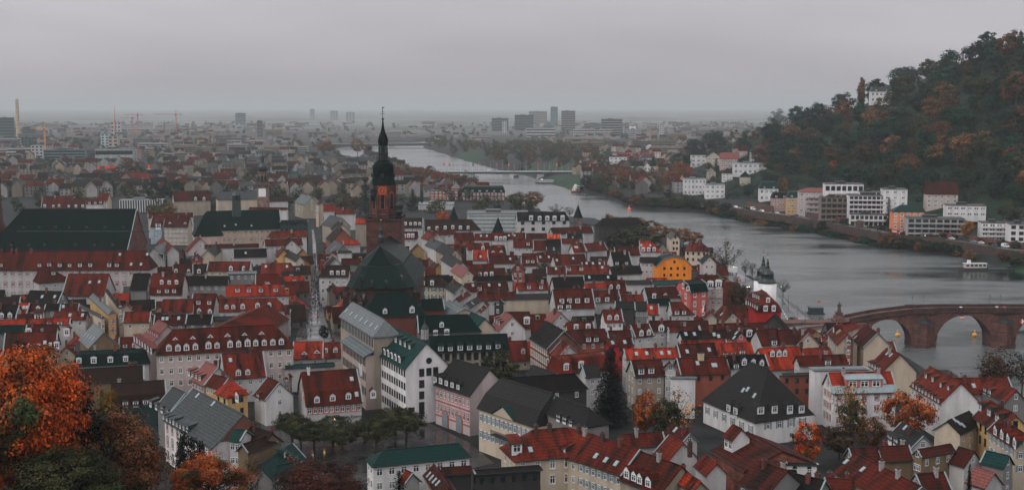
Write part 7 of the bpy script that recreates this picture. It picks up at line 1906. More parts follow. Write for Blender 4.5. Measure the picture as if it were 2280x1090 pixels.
mb = MB(); mb.lathe([(.02,1.80),(.085,1.775),(.11,1.70),(.10,1.62),(.06,1.56)], 8,0,.015); HAIR = mb.mesh('hair', M['hair'], True)
mb = MB(); mb.lathe([(.205,1.42),(.24,1.15),(.24,.95),(.27,.72)], 10,0,.01, sq=.72); COAT = mb.mesh('coat', M['paint'], True)
mb = MB(); mb.lathe([(.62,1.86),(.56,2.0),(.36,2.12),(.03,2.18)], 8,.12,.28); CANO = mb.mesh('canopy', M['paint'])
mb = MB(); mb.tube([(.14,.30,1.25),(.12,.28,2.2)], .014,4); SHAFT = mb.mesh('umbrella_shaft', M['metal'])
COATC = [((.015,.016,.018), 'black'),((.03,.04,.06), 'navy'),((.10,.10,.10), 'grey'),((.14,.02,.02), 'dark red'),((.06,.04,.03), 'brown')]
UMBC = [((.015,.016,.018), 'black'),((.03,.10,.11), 'teal'),((.35,.03,.03), 'red'),((.5,.5,.5), 'white'),((.05,.07,.12), 'navy')]
def person(P, rz, where, coat=None, umb=None, own_label=None):
 c, cn = COATC[coat if coat is not None else R.choice((0,0,0,1,1,2,3,4))]
 lab = own_label or ('pedestrian in a %s coat%s %s' % (cn, ' under a %s umbrella' % UMBC[umb][1] if umb is not None else '', where))
 r = thing('person', lab, 'person', tuple(P), rz, None if own_label else lab.replace('pedestrian', 'pedestrians', 1))
 s_ = R.uniform(.93,1.05); r.scale = (s_, s_, s_)
 pose = 'umb' if umb is not None else R.choice(('walk', 'walk', 'stand'))
 put('body', BODY[pose], r, color=c); put('hair', HAIR, r)
 put('coat', COAT, r, color=c)
 if umb is not None:
  u = thing('umbrella', '%s umbrella held over a pedestrian in a %s coat %s' % (UMBC[umb][1], cn, where) if not own_label else UMBC[umb][1] + ' umbrella of the ' + own_label[:50], 'umbrella', tuple(P), rz, None if own_label else '%s umbrellas over pedestrians in %s coats %s' % (UMBC[umb][1], cn, where)); u.scale = r.scale
  put('canopy', CANO, u, color=UMBC[umb][0]); put('shaft', SHAFT, u)
def street_span(y):
 xl = np.interp(y, [450,540,590,640,700,745,790], [679,694,695,689,677,658,658]); xr = np.interp(y, [450,540,590,640,700,750,790], [683,702,705,711,721,738,742])
 return xl, xr
placed = []
for i in range(118):
 for _ in range(30):
  y = 560 + 185 * R.random() ** .8
  xl, xr = street_span(y)
  x = xl + (xr - xl) * R.uniform(.12,.95)
  if y > 705 and R.random() < .8: continue
  P = at(x, y, .04)
  if all((P[0] - q[0]) ** 2 + (P[1] - q[1]) ** 2 > .8 for q in placed): break
 placed.append(P)
 person(P, R.choice((0, math.pi)) + R.uniform(-.5,.5), 'on the wet main street', None, R.choice((0,0,1,2,3,4)) if R.random() < .33 else None)
person(at(675.5,753,.04), .2, '', 3, None, 'walker in a dark red jacket, one of the lone pair on the market paving')
person(at(683,753,.04),2.9, '', 0, None, 'walker in black beside the one in dark red on the market paving')
person(at(684.5,722,.04), .2, '', 0, None, 'lone walker in black crossing the bright wet paving')
person(at(1786,723,.9),1.4, '', 0, None, 'person in dark clothes at the railing by the bridge ramp')
person(at(1792,720,.9),1.6, '', 1, None, 'person in navy standing next to the one in dark clothes by the ramp')
person(at(1825,715,1.0),1.8, '', 1, None, 'person in a navy coat walking up the ramp to the arch bridge')
person(at(1832,715,1.0),1.8, '', 0, None, 'person in a black coat walking up the ramp to the arch bridge')
person(at(2141,695,6.2),1.6, '', 0,3, 'pedestrian in black crossing the arch bridge under a white umbrella')
person(at(2131,694,6.2),1.6, '', 0, None, 'pedestrian in black crossing the arch bridge bareheaded')
person(at(2221,694,6.3),1.6, '', 1,3, 'pedestrian in navy crossing the arch bridge with a white umbrella')
person(at(2238,694,6.3),1.6, '', 3,2, 'pedestrian in dark red crossing the arch bridge with a red umbrella')
for x, y in ((925,958),(930,962)): person(at(x, y, .04),1.0, '', 0, None, 'person in a black coat by the wall of the pink palace' if x < 928 else 'second person at the corner of the pink palace, in a longer coat')
def parasol(label, P, rad_, col, group=None):
 r = thing('parasol', label, 'parasol', tuple(P),0, group)
 mb = MB(); mb.lathe([(rad_, 2.3),(rad_ * .55,2.75),(.05,3.2)], 8); put('canopy', mb.mesh('parasol_canopy', M['paint']), r, color=col)
 mb = MB(); mb.lathe([(.35,0),(.35,.08),(.04,.1),(.035,3.1)], 6); put('pole', mb.mesh('parasol_pole', M['metal']), r)
parasol('large pale parasol over the street cafe, nearer the market', at(674,662,.04),2.6,(.5,.5,.48)); parasol('smaller pale parasol further up the main street', at(678,645,.04),2.2,(.45,.46,.45))
parasol('green parasol high up the main street', at(690,585,.04),1.8,(.06,.2,.16))
for x, y, lab in ((670,560, 'dark awning stall')[:3],): pass
for x, y, lab, col in ((664,684, 'red lantern ball hanging over a shop door on the main street', 'lampr'),(662,673, 'second red lantern ball a little further up the main street', 'lampr')):
 P = at(x, y, 5.0); r = thing('lantern', lab, 'lantern', tuple(P))
 mb = MB(); mb.lathe([(.05,-.5),(.4,-.3),(.5,0),(.4,.3),(.05,.5)], 10); put('globe', mb.mesh('globe', M['red'], True), r); mb = MB(); mb.tube([(0,0,.45),(0,0,.9),(-1.8,0,.9)], .04,4); put('bracket', mb.mesh('bracket', M['metal']), r)
def lamp_post(label, P, hgt, group=None, arm=True, lit='lamp', name='street_lamp'):
 r = thing(name, label, 'street lamp', tuple(P), R.uniform(0,6), group)
 mb = MB(); mb.lathe([(.12,0),(.08,.8),(.05, hgt)], 6)
 if arm: mb.tube([(0,0, hgt - .1),(.5,0, hgt + .15),(1.1,0, hgt + .1)], .04,4)
 put('post', mb.mesh('lamp_post', M['metal']), r)
 mb = MB(); mb.box(.9 if arm else -.18,1.6 if arm else .18,-.15,.15, hgt - .05 if arm else hgt, hgt + .12 if arm else hgt + .45); put('lamp_head', mb.mesh('lamp_head', M[lit]), r)
for x, y in ((1755,690),(1776,716),(1793,722),(1742,668)): lamp_post('thin lamp post on the wet quay walk', at(x, y, .05),7, 'lamp posts on the quay walk', True, 'concrete')
lamp_post('signal post with a green light at the quay', at(1739,654,.05),3.2, None, False, 'lampg', 'traffic_signal')
for x, y in ((697,985),(722,982),(746,955),(785,945)): lamp_post('small lit lamp among the corn market trees', at(x, y, .04),2.6, 'lit lamps among the corn market trees', False, 'lamp')
for x, y in ((1900,525),(1950,536),(2020,540),(1850,514)):
 p, rz, n = froad_at(x); lamp_post('slim lamp post along the riverside road', p - n * 4.6,7, 'lamp posts along the riverside road', True, 'concrete')
pts_ = [at(x, y, 0) for x, y in ((1733,657),(1774,687),(1815,717))]
r = thing('quay_railing', 'long thin dark railing along the quay edge', 'railing', tuple(pts_[0]))
mb = MB()
for a, b in zip(pts_[:-1], pts_[1:]):
 for z in (.5,1.05): mb.tube([a - pts_[0] + (0,0, z), b - pts_[0] + (0,0, z)], .04,4)
 for i in range(22): q = a + (b - a) * i / 22 - pts_[0]; mb.tube([q, q + np.array((0,0,1.1))], .04,4)
put('rails', mb.mesh('rails', M['metal']), r)
P = at(1572,700,10); r = thing('flag', 'orange, white and blue flag drooping in front of the white hotel', 'flag', tuple(P))
mb = MB(); mb.lathe([(.07,-6),(.05,4.2)], 6); put('flagpole', mb.mesh('flagpole', M['metal']), r)
mb = MB(); mb.slab([(.1,4.0),(.7,3.3),(.8,.9),(.1,1.4)], -.05,.05,0); mb.slab([(.7,3.3),(1.3,2.6),(1.5,.7),(.8,.9)], -.07,.03,1); mb.slab([(1.3,2.6),(1.9,2.1),(2.1,.8),(1.5,.7)], -.05,.05,2); o = put('cloth', mb.mesh('flag_cloth', [M['slate'], M['white'], M['orange']]), r, rz=math.pi)
# ---- trees
def quads_mesh(name, cen, size, nrm, m, asp=.62, seed=0):
 """many small leaf faces: one rhombus per centre, turned to the given direction with scatter"""
 rg = np.random.default_rng(seed)
 n = len(cen)
 nv = nrm + rg.normal(0,.45,(n, 3)); nv /= np.linalg.norm(nv, axis=1)[:, None] + 1e-9
 a = rg.normal(0,1,(n, 3)); u = np.cross(nv, a); u /= np.linalg.norm(u, axis=1)[:, None] + 1e-9
 v = np.cross(nv, u)
 s_ = (size * rg.uniform(.7,1.35, n))[:, None]
 p = np.stack([cen - u * s_, cen - v * s_ * asp + nv * s_ * .12, cen + u * s_, cen + v * s_ * asp + nv * s_ * .12], 1).reshape(-1,3)
 me = bpy.data.meshes.new(name)
 me.vertices.add(4 * n); me.vertices.foreach_set('co', p.astype(np.float32).ravel())
 me.loops.add(4 * n); me.loops.foreach_set('vertex_index', np.arange(4 * n, dtype=np.int32))
 me.polygons.add(n); me.polygons.foreach_set('loop_start', np.arange(0,4 * n, 4, dtype=np.int32))
 me.update(calc_edges=True); me.materials.append(m)
 return me
def crown_points(seed, nl, shape='round', ncl=40, z0=.22, wid=.42, tight=.5, lump=1.0):
 """leaf centres of a crown one unit high (base of the trunk at 0): leaf clumps round limb ends, gaps between"""
 rg = np.random.default_rng(seed)
 cl = []
 while len(cl) < ncl:
  d = rg.normal(0,1,3); d /= np.linalg.norm(d); rr = rg.uniform(.35,1) ** .45
  p = d * rr
  z = (p[2] + 1) / 2
  if shape == 'round': w = wid * (1 - .25 * max(0, z - .5)) * (1 - .45 * max(0,.35 - z) / .35)
  elif shape == 'column': w = wid
  else: w = wid * max(.06,(1 - z)) ** .8 * 1.25
  cl.append((p[0] * w, p[1] * w, z0 + (1 - z0) * (z * .90 + .03)))
 cl = np.array(cl)
 k = rg.integers(0, ncl, nl)
 rad_ = rg.uniform(.05,.13, ncl) * lump * (1 if shape != 'column' else .6) * (wid / .42 if shape != 'column' else 1)
 off = rg.normal(0,1,(nl, 3)); off[:, 2] += .25; off /= np.linalg.norm(off, axis=1)[:, None]; nr = off.copy(); off *= (rg.random(nl) ** tight)[:, None]
 P_ = cl[k] + off * rad_[k][:, None] * np.array([1.25,1.25,.8])
 c = np.array([0,0, z0 + (1 - z0) * .42])
 out = P_ - c; out /= np.linalg.norm(out, axis=1)[:, None] + 1e-9
 nr = nr * 1.0 + out * 1.0 + np.array([0,0,.25])
 return P_, nr, cl
def trunk_mesh(seed, cl, z0, thick=.022, nb=9):
 rg = np.random.default_rng(seed + 5)
 mb = MB(); top = z0 + (1 - z0) * .72
 path = [(0,0,-.04)] + [(rg.normal(0,.006), rg.normal(0,.006), z) for z in np.linspace(.06, top, 5)]
 mb.tube(path, [thick * 1.35, thick * 1.05, thick * .85, thick * .62, thick * .4, thick * .15], 7)
 order = rg.permutation(len(cl))[:nb]
 for i in order:
  e = cl[i]; z = min(max(z0 * .8, e[2] * .62), top * .9)
  m_ = (np.array([0,0, z]) * .45 + e * .55) + np.array([0,0,-.02])
  mb.tube([(0,0, z), m_, e], [thick * .45, thick * .28, thick * .08], 5)
 return mb.mesh('trunk', M['bark'])
TREE = {}
def variant(key, seed, nl, size, shape='round', **kw):
 P_, nr, cl = crown_points(seed, nl, shape, **{k: v for k, v in kw.items() if k in ('ncl', 'z0', 'wid', 'tight', 'lump')})
 TREE[key] = (quads_mesh('crown', P_, size, nr, M['leaf'], seed=seed), trunk_mesh(seed, cl, kw.get('z0', .22), kw.get('thick', .022), kw.get('nb', 9)))
for i in range(6): variant(('far', i),10 + i, 2600,.035, ncl=40 + 5 * i, wid=.40 + .03 * (i % 3), z0=.08, tight=.3, lump=1.15)
for i in range(4): variant(('mid', i),30 + i, 4200,.021, ncl=46 + 6 * i, wid=.44, z0=.2)
for i in range(3): variant(('sparse', i),50 + i, 900,.018, ncl=60, wid=.46, z0=.24, nb=34, thick=.018)
for i in range(2): variant(('column', i),60 + i, 2200,.026, 'column', ncl=70, wid=.085, z0=.06)
for i in range(3): variant(('near', i),70 + i, 30000,.0098, ncl=90 + 14 * i, wid=.42, z0=.16, nb=30, tight=.33, lump=.95)
for i in range(2): variant(('plane', i),80 + i, 9000,.018, ncl=60, wid=.56, z0=.34, thick=.035)
def conifer(key, seed, tiers, per, size, wid):
 rg = np.random.default_rng(seed); P_, nr = [], []
 for t in range(tiers):
  z = .10 + .88 * t / tiers; rr = wid * (1 - (z - .08)) ** .9 * rg.uniform(.85,1.1) + .012
  nb = max(5, int(11 * (1 - z) + 5)); a0 = rg.uniform(0,6)
  for b in range(nb):
   a = a0 + 2 * math.pi * b / nb + rg.normal(0,.12); L_ = rr * rg.uniform(.7,1.12)
   for k in range(int(per * (.4 + L_ / wid))):
    s_ = rg.random() ** .7; q = L_ * s_
    P_.append((q * math.cos(a) + rg.normal(0,.012), q * math.sin(a) + rg.normal(0,.012), z - .16 * q * s_ / max(wid, .1) * .6 + rg.normal(0,.008))); nr.append((math.cos(a) * .3, math.sin(a) * .3,1))
 P_ = np.array(P_); nr = np.array(nr)
 mb = MB(); mb.tube([(0,0,-.03),(0,0,.5),(0,0,.97)], [.02,.012,.002], 6)
 TREE[key] = (quads_mesh('crown', P_, size, nr, M['leaf'], .4, seed), mb.mesh('trunk', M['bark']))
conifer(('fir', 0),90,20,9,.026,.20); conifer(('fir', 1),91,18,9,.028,.26); conifer(('fir', 2),92,34,26,.014,.23); conifer(('fir', 3),93,26,9,.022,.13)
LEAF = {'rust': (.095,.036,.016,.40), 'brown': (.046,.026,.015,.40), 'olive': (.030,.030,.012,.45), 'green': (.0045,.027,.0135,0), 'dark': (.0035,.014,.0085,0), 'orange': (.25,.055,.010,.40),
  'fire': (.36,.055,.008,.42), 'gold': (.27,.10,.014,.42), 'yellow': (.16,.090,.020,.50), 'red': (.30,.022,.010,.30), 'wine': (.048,.013,.009,.38), 'black': (.0035,.0055,.005,0), 'tan': (.125,.058,.026,.35), 'bluegreen': (.003,.0175,.0125,0)}
LW = {'rust': 'rust brown', 'brown': 'brown', 'olive': 'olive', 'green': 'green', 'dark': 'dark green', 'orange': 'orange', 'fire': 'bright orange', 'gold': 'golden', 'yellow': 'yellow', 'red': 'red', 'wine': 'wine red', 'black': 'blackish', 'tan': 'tan', 'bluegreen': 'blue-green'}
def tree(label, P, hgt, key, leaf, wid=1.0, group=None, name='tree', cat='tree', jitc=.15):
 r = thing(name, label, cat, tuple(P), R.uniform(0,6.3), group)
 r.scale = (hgt * wid, hgt * wid, hgt)
 cme, tme = TREE[key]
 put('crown', cme, r, color=jit(LEAF[leaf], jitc)); put('trunk', tme, r)
 return r
def tree_px(label, cx_, ytop, ybase, key, leaf, width=None, z0=0.0, name='tree', group=None, Y=None):
 """a tree whose foot is at pixel (cx, ybase) on ground of height z0 and whose top is at ytop; width in pixels"""
 P = at(cx_, ybase, z0) if Y is None else at_y(cx_, ybase, Y)
 if Y is not None: P[2] = gz(P[0], Y); 
 hgt = float(at_y(cx_, ytop, P[1])[2]) - P[2]
 nat = {'far': .86, 'mid': .92, 'sparse': .95, 'column': .2, 'near': .92, 'plane': 1.12, 'fir': .46}[key[0]]
 wd = 1.0 if width is None else (width * P[1] / FPX) / (hgt * nat)
 return tree(label, P, hgt, key, leaf, wd, group, name)
T = tree_px
T('huge bright orange maple filling the lower corner below the green slate mansard', 62,745,1180,('near', 0), 'fire', 330, Y=172)
T('deeper red-orange maple branch crown behind the huge orange one', 120,800,1150,('near', 1), 'red', 120, Y=186)
T('orange and green maple under the black fir', 255,900,1200,('near', 2), 'rust', 260, Y=182)
T('dark olive tree at the very bottom below the huge maple', 150,985,1250,('near', 1), 'olive', 260, Y=165)
T('orange tipped tree beside the slate hall', 305,930,1190,('near', 0), 'orange', 120, Y=196)
T('black fir standing among the autumn maples', 198,836,1130,('fir', 1), 'black', 170, Y=178)
T('yellow-green birch crown behind the black fir', 246,850,1120,('near', 2), 'yellow', 80, Y=215)
T('olive yellow tree top touching the dark red roof', 65,752,1100,('near', 1), 'olive', 130, Y=205)
T('golden orange tree at the bottom in front of the slate hall', 468,1002,1200,('near', 1), 'orange', 190, Y=200)
T('blackish ivy clad tree against the slate hall wall', 425,950,1090,('mid', 0), 'black', 85, Y=240)
T('wine red tree at the bottom below the corn market', 712,1022,1180,('near', 2), 'wine', 220, Y=205)
T('dull brown bush between the slate cottage and the golden orange tree', 560,1010,1090,('sparse', 0), 'brown', 70, Y=225)
T('blackish conifer at the bottom beside the white long house', 890,1042,1140,('fir', 1), 'black', 50, Y=225, name='conifer')
T('slim dark cypress at the bottom edge', 2156,1028,1120,('fir', 3), 'black', 34, Y=228, name='cypress')
for i, (x, yt, yb_, w) in enumerate(((650,915,985,62),(700,945,1000,66),(742,925,985,70),(762,945,1010,62),(812,932,985,66),(838,925,1010,76),(880,905,968,72),(905,915,985,70),(670,930,1000,60))):
 T('clipped olive plane tree on the dark corn market', x, yt, yb_, ('plane', i % 2), 'olive', w * 1.3, group='clipped plane trees on the corn market')
TR = [('great black spruce in the middle of the red roofs', 1358,770,945,('fir', 2), 'black', 104, 'spruce'),('olive tree in front of the dark town hall wing', 1112,772,880,('mid', 0), 'olive', 96, 'tree'),
   ('orange tree beside the half bare one near the black roofed mansion', 1436,862,985,('mid', 1), 'orange', 70, 'tree'),('half bare golden brown tree by the black roofed mansion', 1505,858,990,('sparse', 1), 'gold', 115, 'tree'),('olive brown tree between the orange and the half bare ones', 1478,880,990,('mid', 3), 'olive', 85, 'tree'),
   ('bright orange birch in front of the shuttered mansion', 1797,930,1050,('mid', 1), 'fire', 78, 'tree'),('yellow birch in front of the bright red roof', 1893,838,985,('sparse', 0), 'gold', 90, 'tree'),('leafier yellow olive tree below the yellow birch', 1898,880,995,('mid', 2), 'yellow', 70, 'tree'),
   ('big rust orange tree before the row of zinc dormers', 2020,862,990,('mid', 3), 'orange', 128, 'tree'),('dark brown tree shading the garden below the mansion', 1868,935,1030,('mid', 0), 'brown', 85, 'tree'),('rust tree next to the grey-brown roof with black dormers', 1940,925,1010,('mid', 1), 'rust', 80, 'tree'),
   ('blackish bare tree by the river below the arch bridge', 2232,762,880,('sparse', 2), 'brown', 130, 'tree'),('dark leafy bush around the bare river tree', 2210,790,880,('mid', 2), 'wine', 70, 'tree'),('blackish tree at the photo edge under the bridge', 2275,770,880,('sparse', 0), 'black', 90, 'tree'),
   ('golden tree glowing among dark red roofs', 1326,545,598,('mid', 1), 'gold', 44, 'tree'),('olive brown tree beside the red brick gable', 1205,580,632,('mid', 2), 'olive', 48, 'tree'),('orange brown tree below the black hooded dormers', 1290,668,722,('mid', 0), 'rust', 48, 'tree'),
   ('dark green tree next to the orange brown one below the hooded dormers', 1330,678,730,('mid', 3), 'dark', 42, 'tree'),('great olive tree by the black arsenal', 1424,500,562,('mid', 0), 'olive', 112, 'tree'),('second olive tree nearer the arsenal wall', 1378,515,560,('mid', 1), 'olive', 62, 'tree'),
   ('half bare tall tree on the quay beside the slate half hip house', 1615,530,622,('sparse', 1), 'brown', 82, 'tree'),('thin bare tree on the quay walk', 1660,572,620,('sparse', 2), 'brown', 26, 'tree'),('second thin bare tree on the quay walk, nearer the gate', 1675,580,625,('sparse', 0), 'brown', 24, 'tree'),
   ('small bare tree by the quay signal post', 1744,618,660,('sparse', 2), 'brown', 34, 'tree'),('dense brown tree beside the white hotel', 1640,628,700,('mid', 2), 'brown', 46, 'tree'),('dense brown tree before the red house by the gate', 1662,632,700,('mid', 3), 'wine', 40, 'tree'),
   ('dark green garden tree below the bright red house', 55,620,672,('mid', 0), 'dark', 46, 'tree'),('dark green shrub by the white bay house', 108,622,650,('mid', 1), 'dark', 34, 'tree'),('dark market tree on the square before the town hall', 722,722,765,('mid', 2), 'black', 26, 'tree'),
   ('tall dark green cypress group left standing by the church tower', 815,392,480,('fir', 1), 'bluegreen', 38, 'tree'),('brown bush crown before the church tower', 780,432,480,('mid', 0), 'brown', 58, 'tree'),('dark yew cone beyond the church tower', 919,418,466,('fir', 1), 'dark', 32, 'tree'),
   ('bright orange tree beside the slate cone', 985,468,500,('mid', 1), 'fire', 36, 'tree'),('ochre tree behind the long church gable', 372,450,490,('mid', 2), 'yellow', 52, 'tree'),('smaller ochre tree beside the modern hall', 344,452,488,('mid', 3), 'yellow', 40, 'tree'),('dark green tree beyond the modern hall', 350,402,460,('mid', 0), 'dark', 56, 'tree'),
   ('second dark green tree beyond the modern hall', 385,396,455,('mid', 1), 'green', 48, 'tree'),('dark round evergreen before the slate school', 420,435,468,('mid', 3), 'dark', 34, 'tree'),('big brown tree rising above the salmon red roofs', 289,356,392,('mid', 2), 'brown', 56, 'tree'),('dark green tree before the slate school with dormers', 200,390,415,('mid', 1), 'dark', 26, 'tree'),
   ('mid green tree beside the dark one before the slate school', 232,386,415,('mid', 0), 'green', 36, 'tree'),('brown tree before the white gable', 285,405,448,('mid', 1), 'olive', 40, 'tree'),('orange willow near the poplars', 722,310,345,('mid', 3), 'tan', 40, 'tree'),
   ('tall tan poplar on the near river bank', 796,306,350,('mid', 2), 'tan', 32, 'tree'),('slimmer tan poplar beside the tall one', 820,318,352,('column', 0), 'tan', 18, 'tree'),('tan poplar before the far bridge', 733,311,345,('mid', 0), 'tan', 26, 'tree'),
   ('red-brown tree behind the concert hall', 1150,428,462,('mid', 1), 'brown', 52, 'tree'),('grey-brown tree by the town bank', 1187,424,470,('mid', 2), 'tan', 50, 'tree'),('bare tree behind the dark mansard hall', 1238,452,480,('sparse', 1), 'brown', 40, 'tree'),('bare tree beside the slim slate cone', 1268,458,486,('sparse', 0), 'brown', 30, 'tree'),
   ('dark green tree behind the white gabled houses of the main street', 698,395,418,('fir', 1), 'bluegreen', 20, 'tree'),('small dark tree by the theatre', 595,385,412,('mid', 0), 'dark', 22, 'tree'),('dull tree beside the onion tower', 558,380,420,('mid', 3), 'olive', 34, 'tree')]
for lab, x, yt, yb_, key, lf, w, nm in TR: T(lab.replace(' left standing', ' standing'), x, yt, yb_, key, lf, w, name=nm)
rg = np.random.default_rng(3)
for i, (x, yt, yb_) in enumerate([(905 + 13 * k, 366 + 2.6 * k, 392 + 3.4 * k) for k in range(12)]):
 T('rust brown riverside tree in the row towards the concrete bridge', x, yt, yb_ + 6,('far', i % 6), 'rust' if i % 2 else 'rust', 32, group='rust brown trees in the near bank row')
for i, (x, yt, yb_) in enumerate([(1362,474,520),(1392,478,525),(1418,482,525),(1445,487,532),(1470,494,540),(1496,505,545),(1522,506,552),(1545,512,556)]):
 T('tawny riverside tree in the row beside the arsenal', x, yt, yb_, ('mid', i % 4), 'tan', 46, group='tawny trees beside the arsenal')
bank = []
for i in range(140):
 t = i / 139
 px_ = 1300 + 980 * t + R.uniform(-6,6)
 a = (px_ - 1140) / FPX
 yb_ = float(np.interp(a, [p[0] / p[1] for p in FAR][::-1], [p[1] for p in FAR][::-1]))
 if 2120 < px_ < 2240: continue
 Y = yb_ + R.uniform(4,15)
 x = a * Y
 lf = R.choice(('olive', 'brown', 'green', 'dark', 'rust', 'olive', 'wine', 'dark'))
 hgt = R.uniform(4.5,9.0) * (1.25 if px_ < 1620 else .8)
 tree(LW[lf] + ' bush on the far embankment', (x, Y, gz(x, Y) - .4), hgt, ('far', i % 6), lf, R.uniform(1.0,1.5), LW[lf] + ' bushes on the far embankment', 'bush', 'bush')
for lab, x, yt, yb_, key, lf, w in (('ochre round tree on the bank beside the excursion boat', 2158,552,590,('mid', 1), 'tan', 36),('tan bush on the embankment above the lawn', 2042,538,568,('mid', 2), 'tan', 22),('golden tree standing before the concrete terraces', 2153,486,540,('mid', 3), 'gold', 32),('black pine against the white stair block', 1978,436,505,('fir', 1), 'black', 22),
  ('large olive brown tree above the cube house', 2247,446,505,('mid', 0), 'olive', 56),('rust willow in front of the salmon house', 1972,512,560,('mid', 0), 'tan', 46),('dark bush before the apartment balconies', 1830,490,525,('mid', 2), 'dark', 30),('green bush at the foot of the terrace wall', 1790,496,520,('mid', 1), 'green', 36),
  ('big tan willow among the riverside villas', 1384,372,422,('mid', 0), 'tan', 34),('second tan willow nearer the slate steeple', 1484,378,424,('mid', 3), 'tan', 34),('dark tree standing over the meadow boats', 1306,388,430,('mid', 2), 'dark', 30),('dark yew beside the meadow under the bridge', 1150,388,404,('mid', 1), 'dark', 14),
  ('tan tree clinging to the slate mansard villa', 1741,390,440,('mid', 1), 'tan', 30),('black conifer among the white villas', 1594,350,392,('fir', 1), 'black', 18),('dark cypress by the steep black roof', 1523,338,376,('fir', 3), 'dark', 12)):
 T(lab, x, yt, yb_, key, lf, w, Y=float(hit(x, yb_, 560)[1]))
for i, p in enumerate(offs(FROAD[1:], 9.5)):
 q = offs(FROAD[1:], 9.5)[min(i + 1, len(FROAD) - 2)]
 for k in range(9):
  w_ = p + (q - p) * (k + R.uniform(.1,.9)) / 9
  px_ = proj(w_)[0]
  if px_ > 2140 or px_ < 1560 or R.random() < .12: continue
  lf = R.choice(('olive', 'brown', 'green', 'dark', 'dark', 'green', 'tan'))
  w_ = w_ + np.array([0, R.uniform(-4,1),0]); tree(LW[lf] + ' bush on the far embankment', (w_[0], w_[1], gz(w_[0], w_[1]) - .4), R.uniform(4.5,7.5),('far', (i + k) % 6), lf, R.uniform(1.1,1.7), LW[lf] + ' bushes on the far embankment', 'bush', 'bush')
Rg = random.Random(9)
for i in range(52):
 px_ = Rg.uniform(1300,1760); py = Rg.uniform(346,452) if px_ < 1700 else Rg.uniform(395,470)
 Q = hit(px_, py, 560)
 if inside([Q[:2]], RIVER)[0] or seg_dist([Q[:2]], RIVER)[0] < 12: continue
 if any(math.hypot(fc[0] - Q[0], fc[1] - Q[1]) < max(a, b) + 2.5 for fc, a, b, an in FOOT): continue
 lf = Rg.choice(('olive', 'brown', 'green', 'dark', 'dark', 'green', 'tan', 'rust', 'bluegreen'))
 tree('%s tree in the riverside villa gardens' % LW[lf], Q, Rg.uniform(6,12),('far', i % 6), lf, Rg.uniform(.9,1.3), '%s trees in the riverside villa gardens' % LW[lf])
for i in range(16):
 px_ = 1842 + 27 * i + Rg.uniform(-8,8); p, rz, n = froad_at(px_); p = p + n * 6.2
 lf = Rg.choice(('dark', 'green', 'olive', 'black'))
 tree('%s shrub in front of the riverside apartments' % LW[lf], (p[0], p[1], gz(p[0], p[1])), Rg.uniform(3.5,8),('far', i % 6), lf, 1.2, '%s shrubs in front of the riverside apartments' % LW[lf], 'shrub', 'shrub')
R_, R = R, random.Random(5)
def slope_tree(px_, py, lf, key, hpx, group, lab, wid=1.0, name='tree'):
 Q = hit(px_, py, 640)
 h_ = hpx * Q[1] / FPX
 Q[2] -= .8
 tree(lab, Q, h_, key, lf, wid, group, name)
lines = [(1500,420),(1560,345),(1600,326),(1650,309),(1700,290),(1760,271),(1800,258),(1860,238),(1900,233),(1960,213),(2000,188),(2060,158),(2110,132),(2180,105),(2280,74)]
placed = []
import itertools
pal = ('rust', 'brown', 'olive', 'green', 'dark', 'tan', 'green', 'green', 'rust', 'tan', 'green', 'olive', 'brown', 'dark', 'bluegreen', 'green', 'green', 'bluegreen', 'dark')
def lower(px_): return float(np.interp(px_, [1500,1600,1660,1720,1800,1850,1980,2060,2120,2200,2280], [345,336,336,395,425,405,425,440,445,450,470]))
n_ok = 0; SLOPE = []
for _ in range(9000):
 if n_ok >= 225: break
 px_ = R.uniform(1500,2300)
 top = float(np.interp(px_, [p[0] for p in lines], [p[1] for p in lines]))
 lo_ = lower(px_)
 py = top + 4 + (lo_ - top - 4) * R.random() ** .9
 if any(abs(px_ - a) < w and abs(py - b) < h_ for a, b, w, h_ in ((1990,262,40,12),(2075,385,40,8),(2040,330,22,7),(2275,320,20,22),(2110,300,26,6))): continue
 if any((px_ - a) ** 2 + ((py - b) * 1.7) ** 2 < 17.5 ** 2 for a, b in placed): continue
 if any((px_ - a) ** 2 + (py - b - 6) ** 2 < 15 ** 2 for a, b in ((1960,208),(1680,352),(1555,365),(1620,370),(1670,385),(2098,455))): continue
 placed.append((px_, py)); n_ok += 1
 lf = R.choice(pal)
 key = ('far', R.randrange(6)) if R.random() > .07 else ('fir', 1)
 if key[0] == 'fir': lf = 'bluegreen'
 SLOPE.append((R.uniform(34,56) * (1.1 if px_ > 1900 else .9), px_, py, lf, key, R.uniform(.9,1.15)))
SLOPE.sort(reverse=True)
rest = {}
for i, (hp, px_, py, lf, key, wd) in enumerate(SLOPE):
 if i < 138:
  slope_tree(px_, py, lf, key, hp, '%s trees on the wooded slope' % LW[lf] if key[0] != 'fir' else 'blue-green conifers on the wooded slope',
       '%s broadleaf tree on the wooded slope' % LW[lf] if key[0] != 'fir' else 'blue-green conifer on the wooded slope', wd)
 else:
  Q = hit(px_, py, 640); k = hp * Q[1] / FPX
  rest.setdefault('rust' if lf in ('rust', 'tan', 'brown') else 'green', []).extend([(Q[0] + R.uniform(-.2,.2) * k, Q[1] + R.uniform(-.2,.2) * k, Q[2] + k * (.3 + .1 * j)) for j in range(5)])
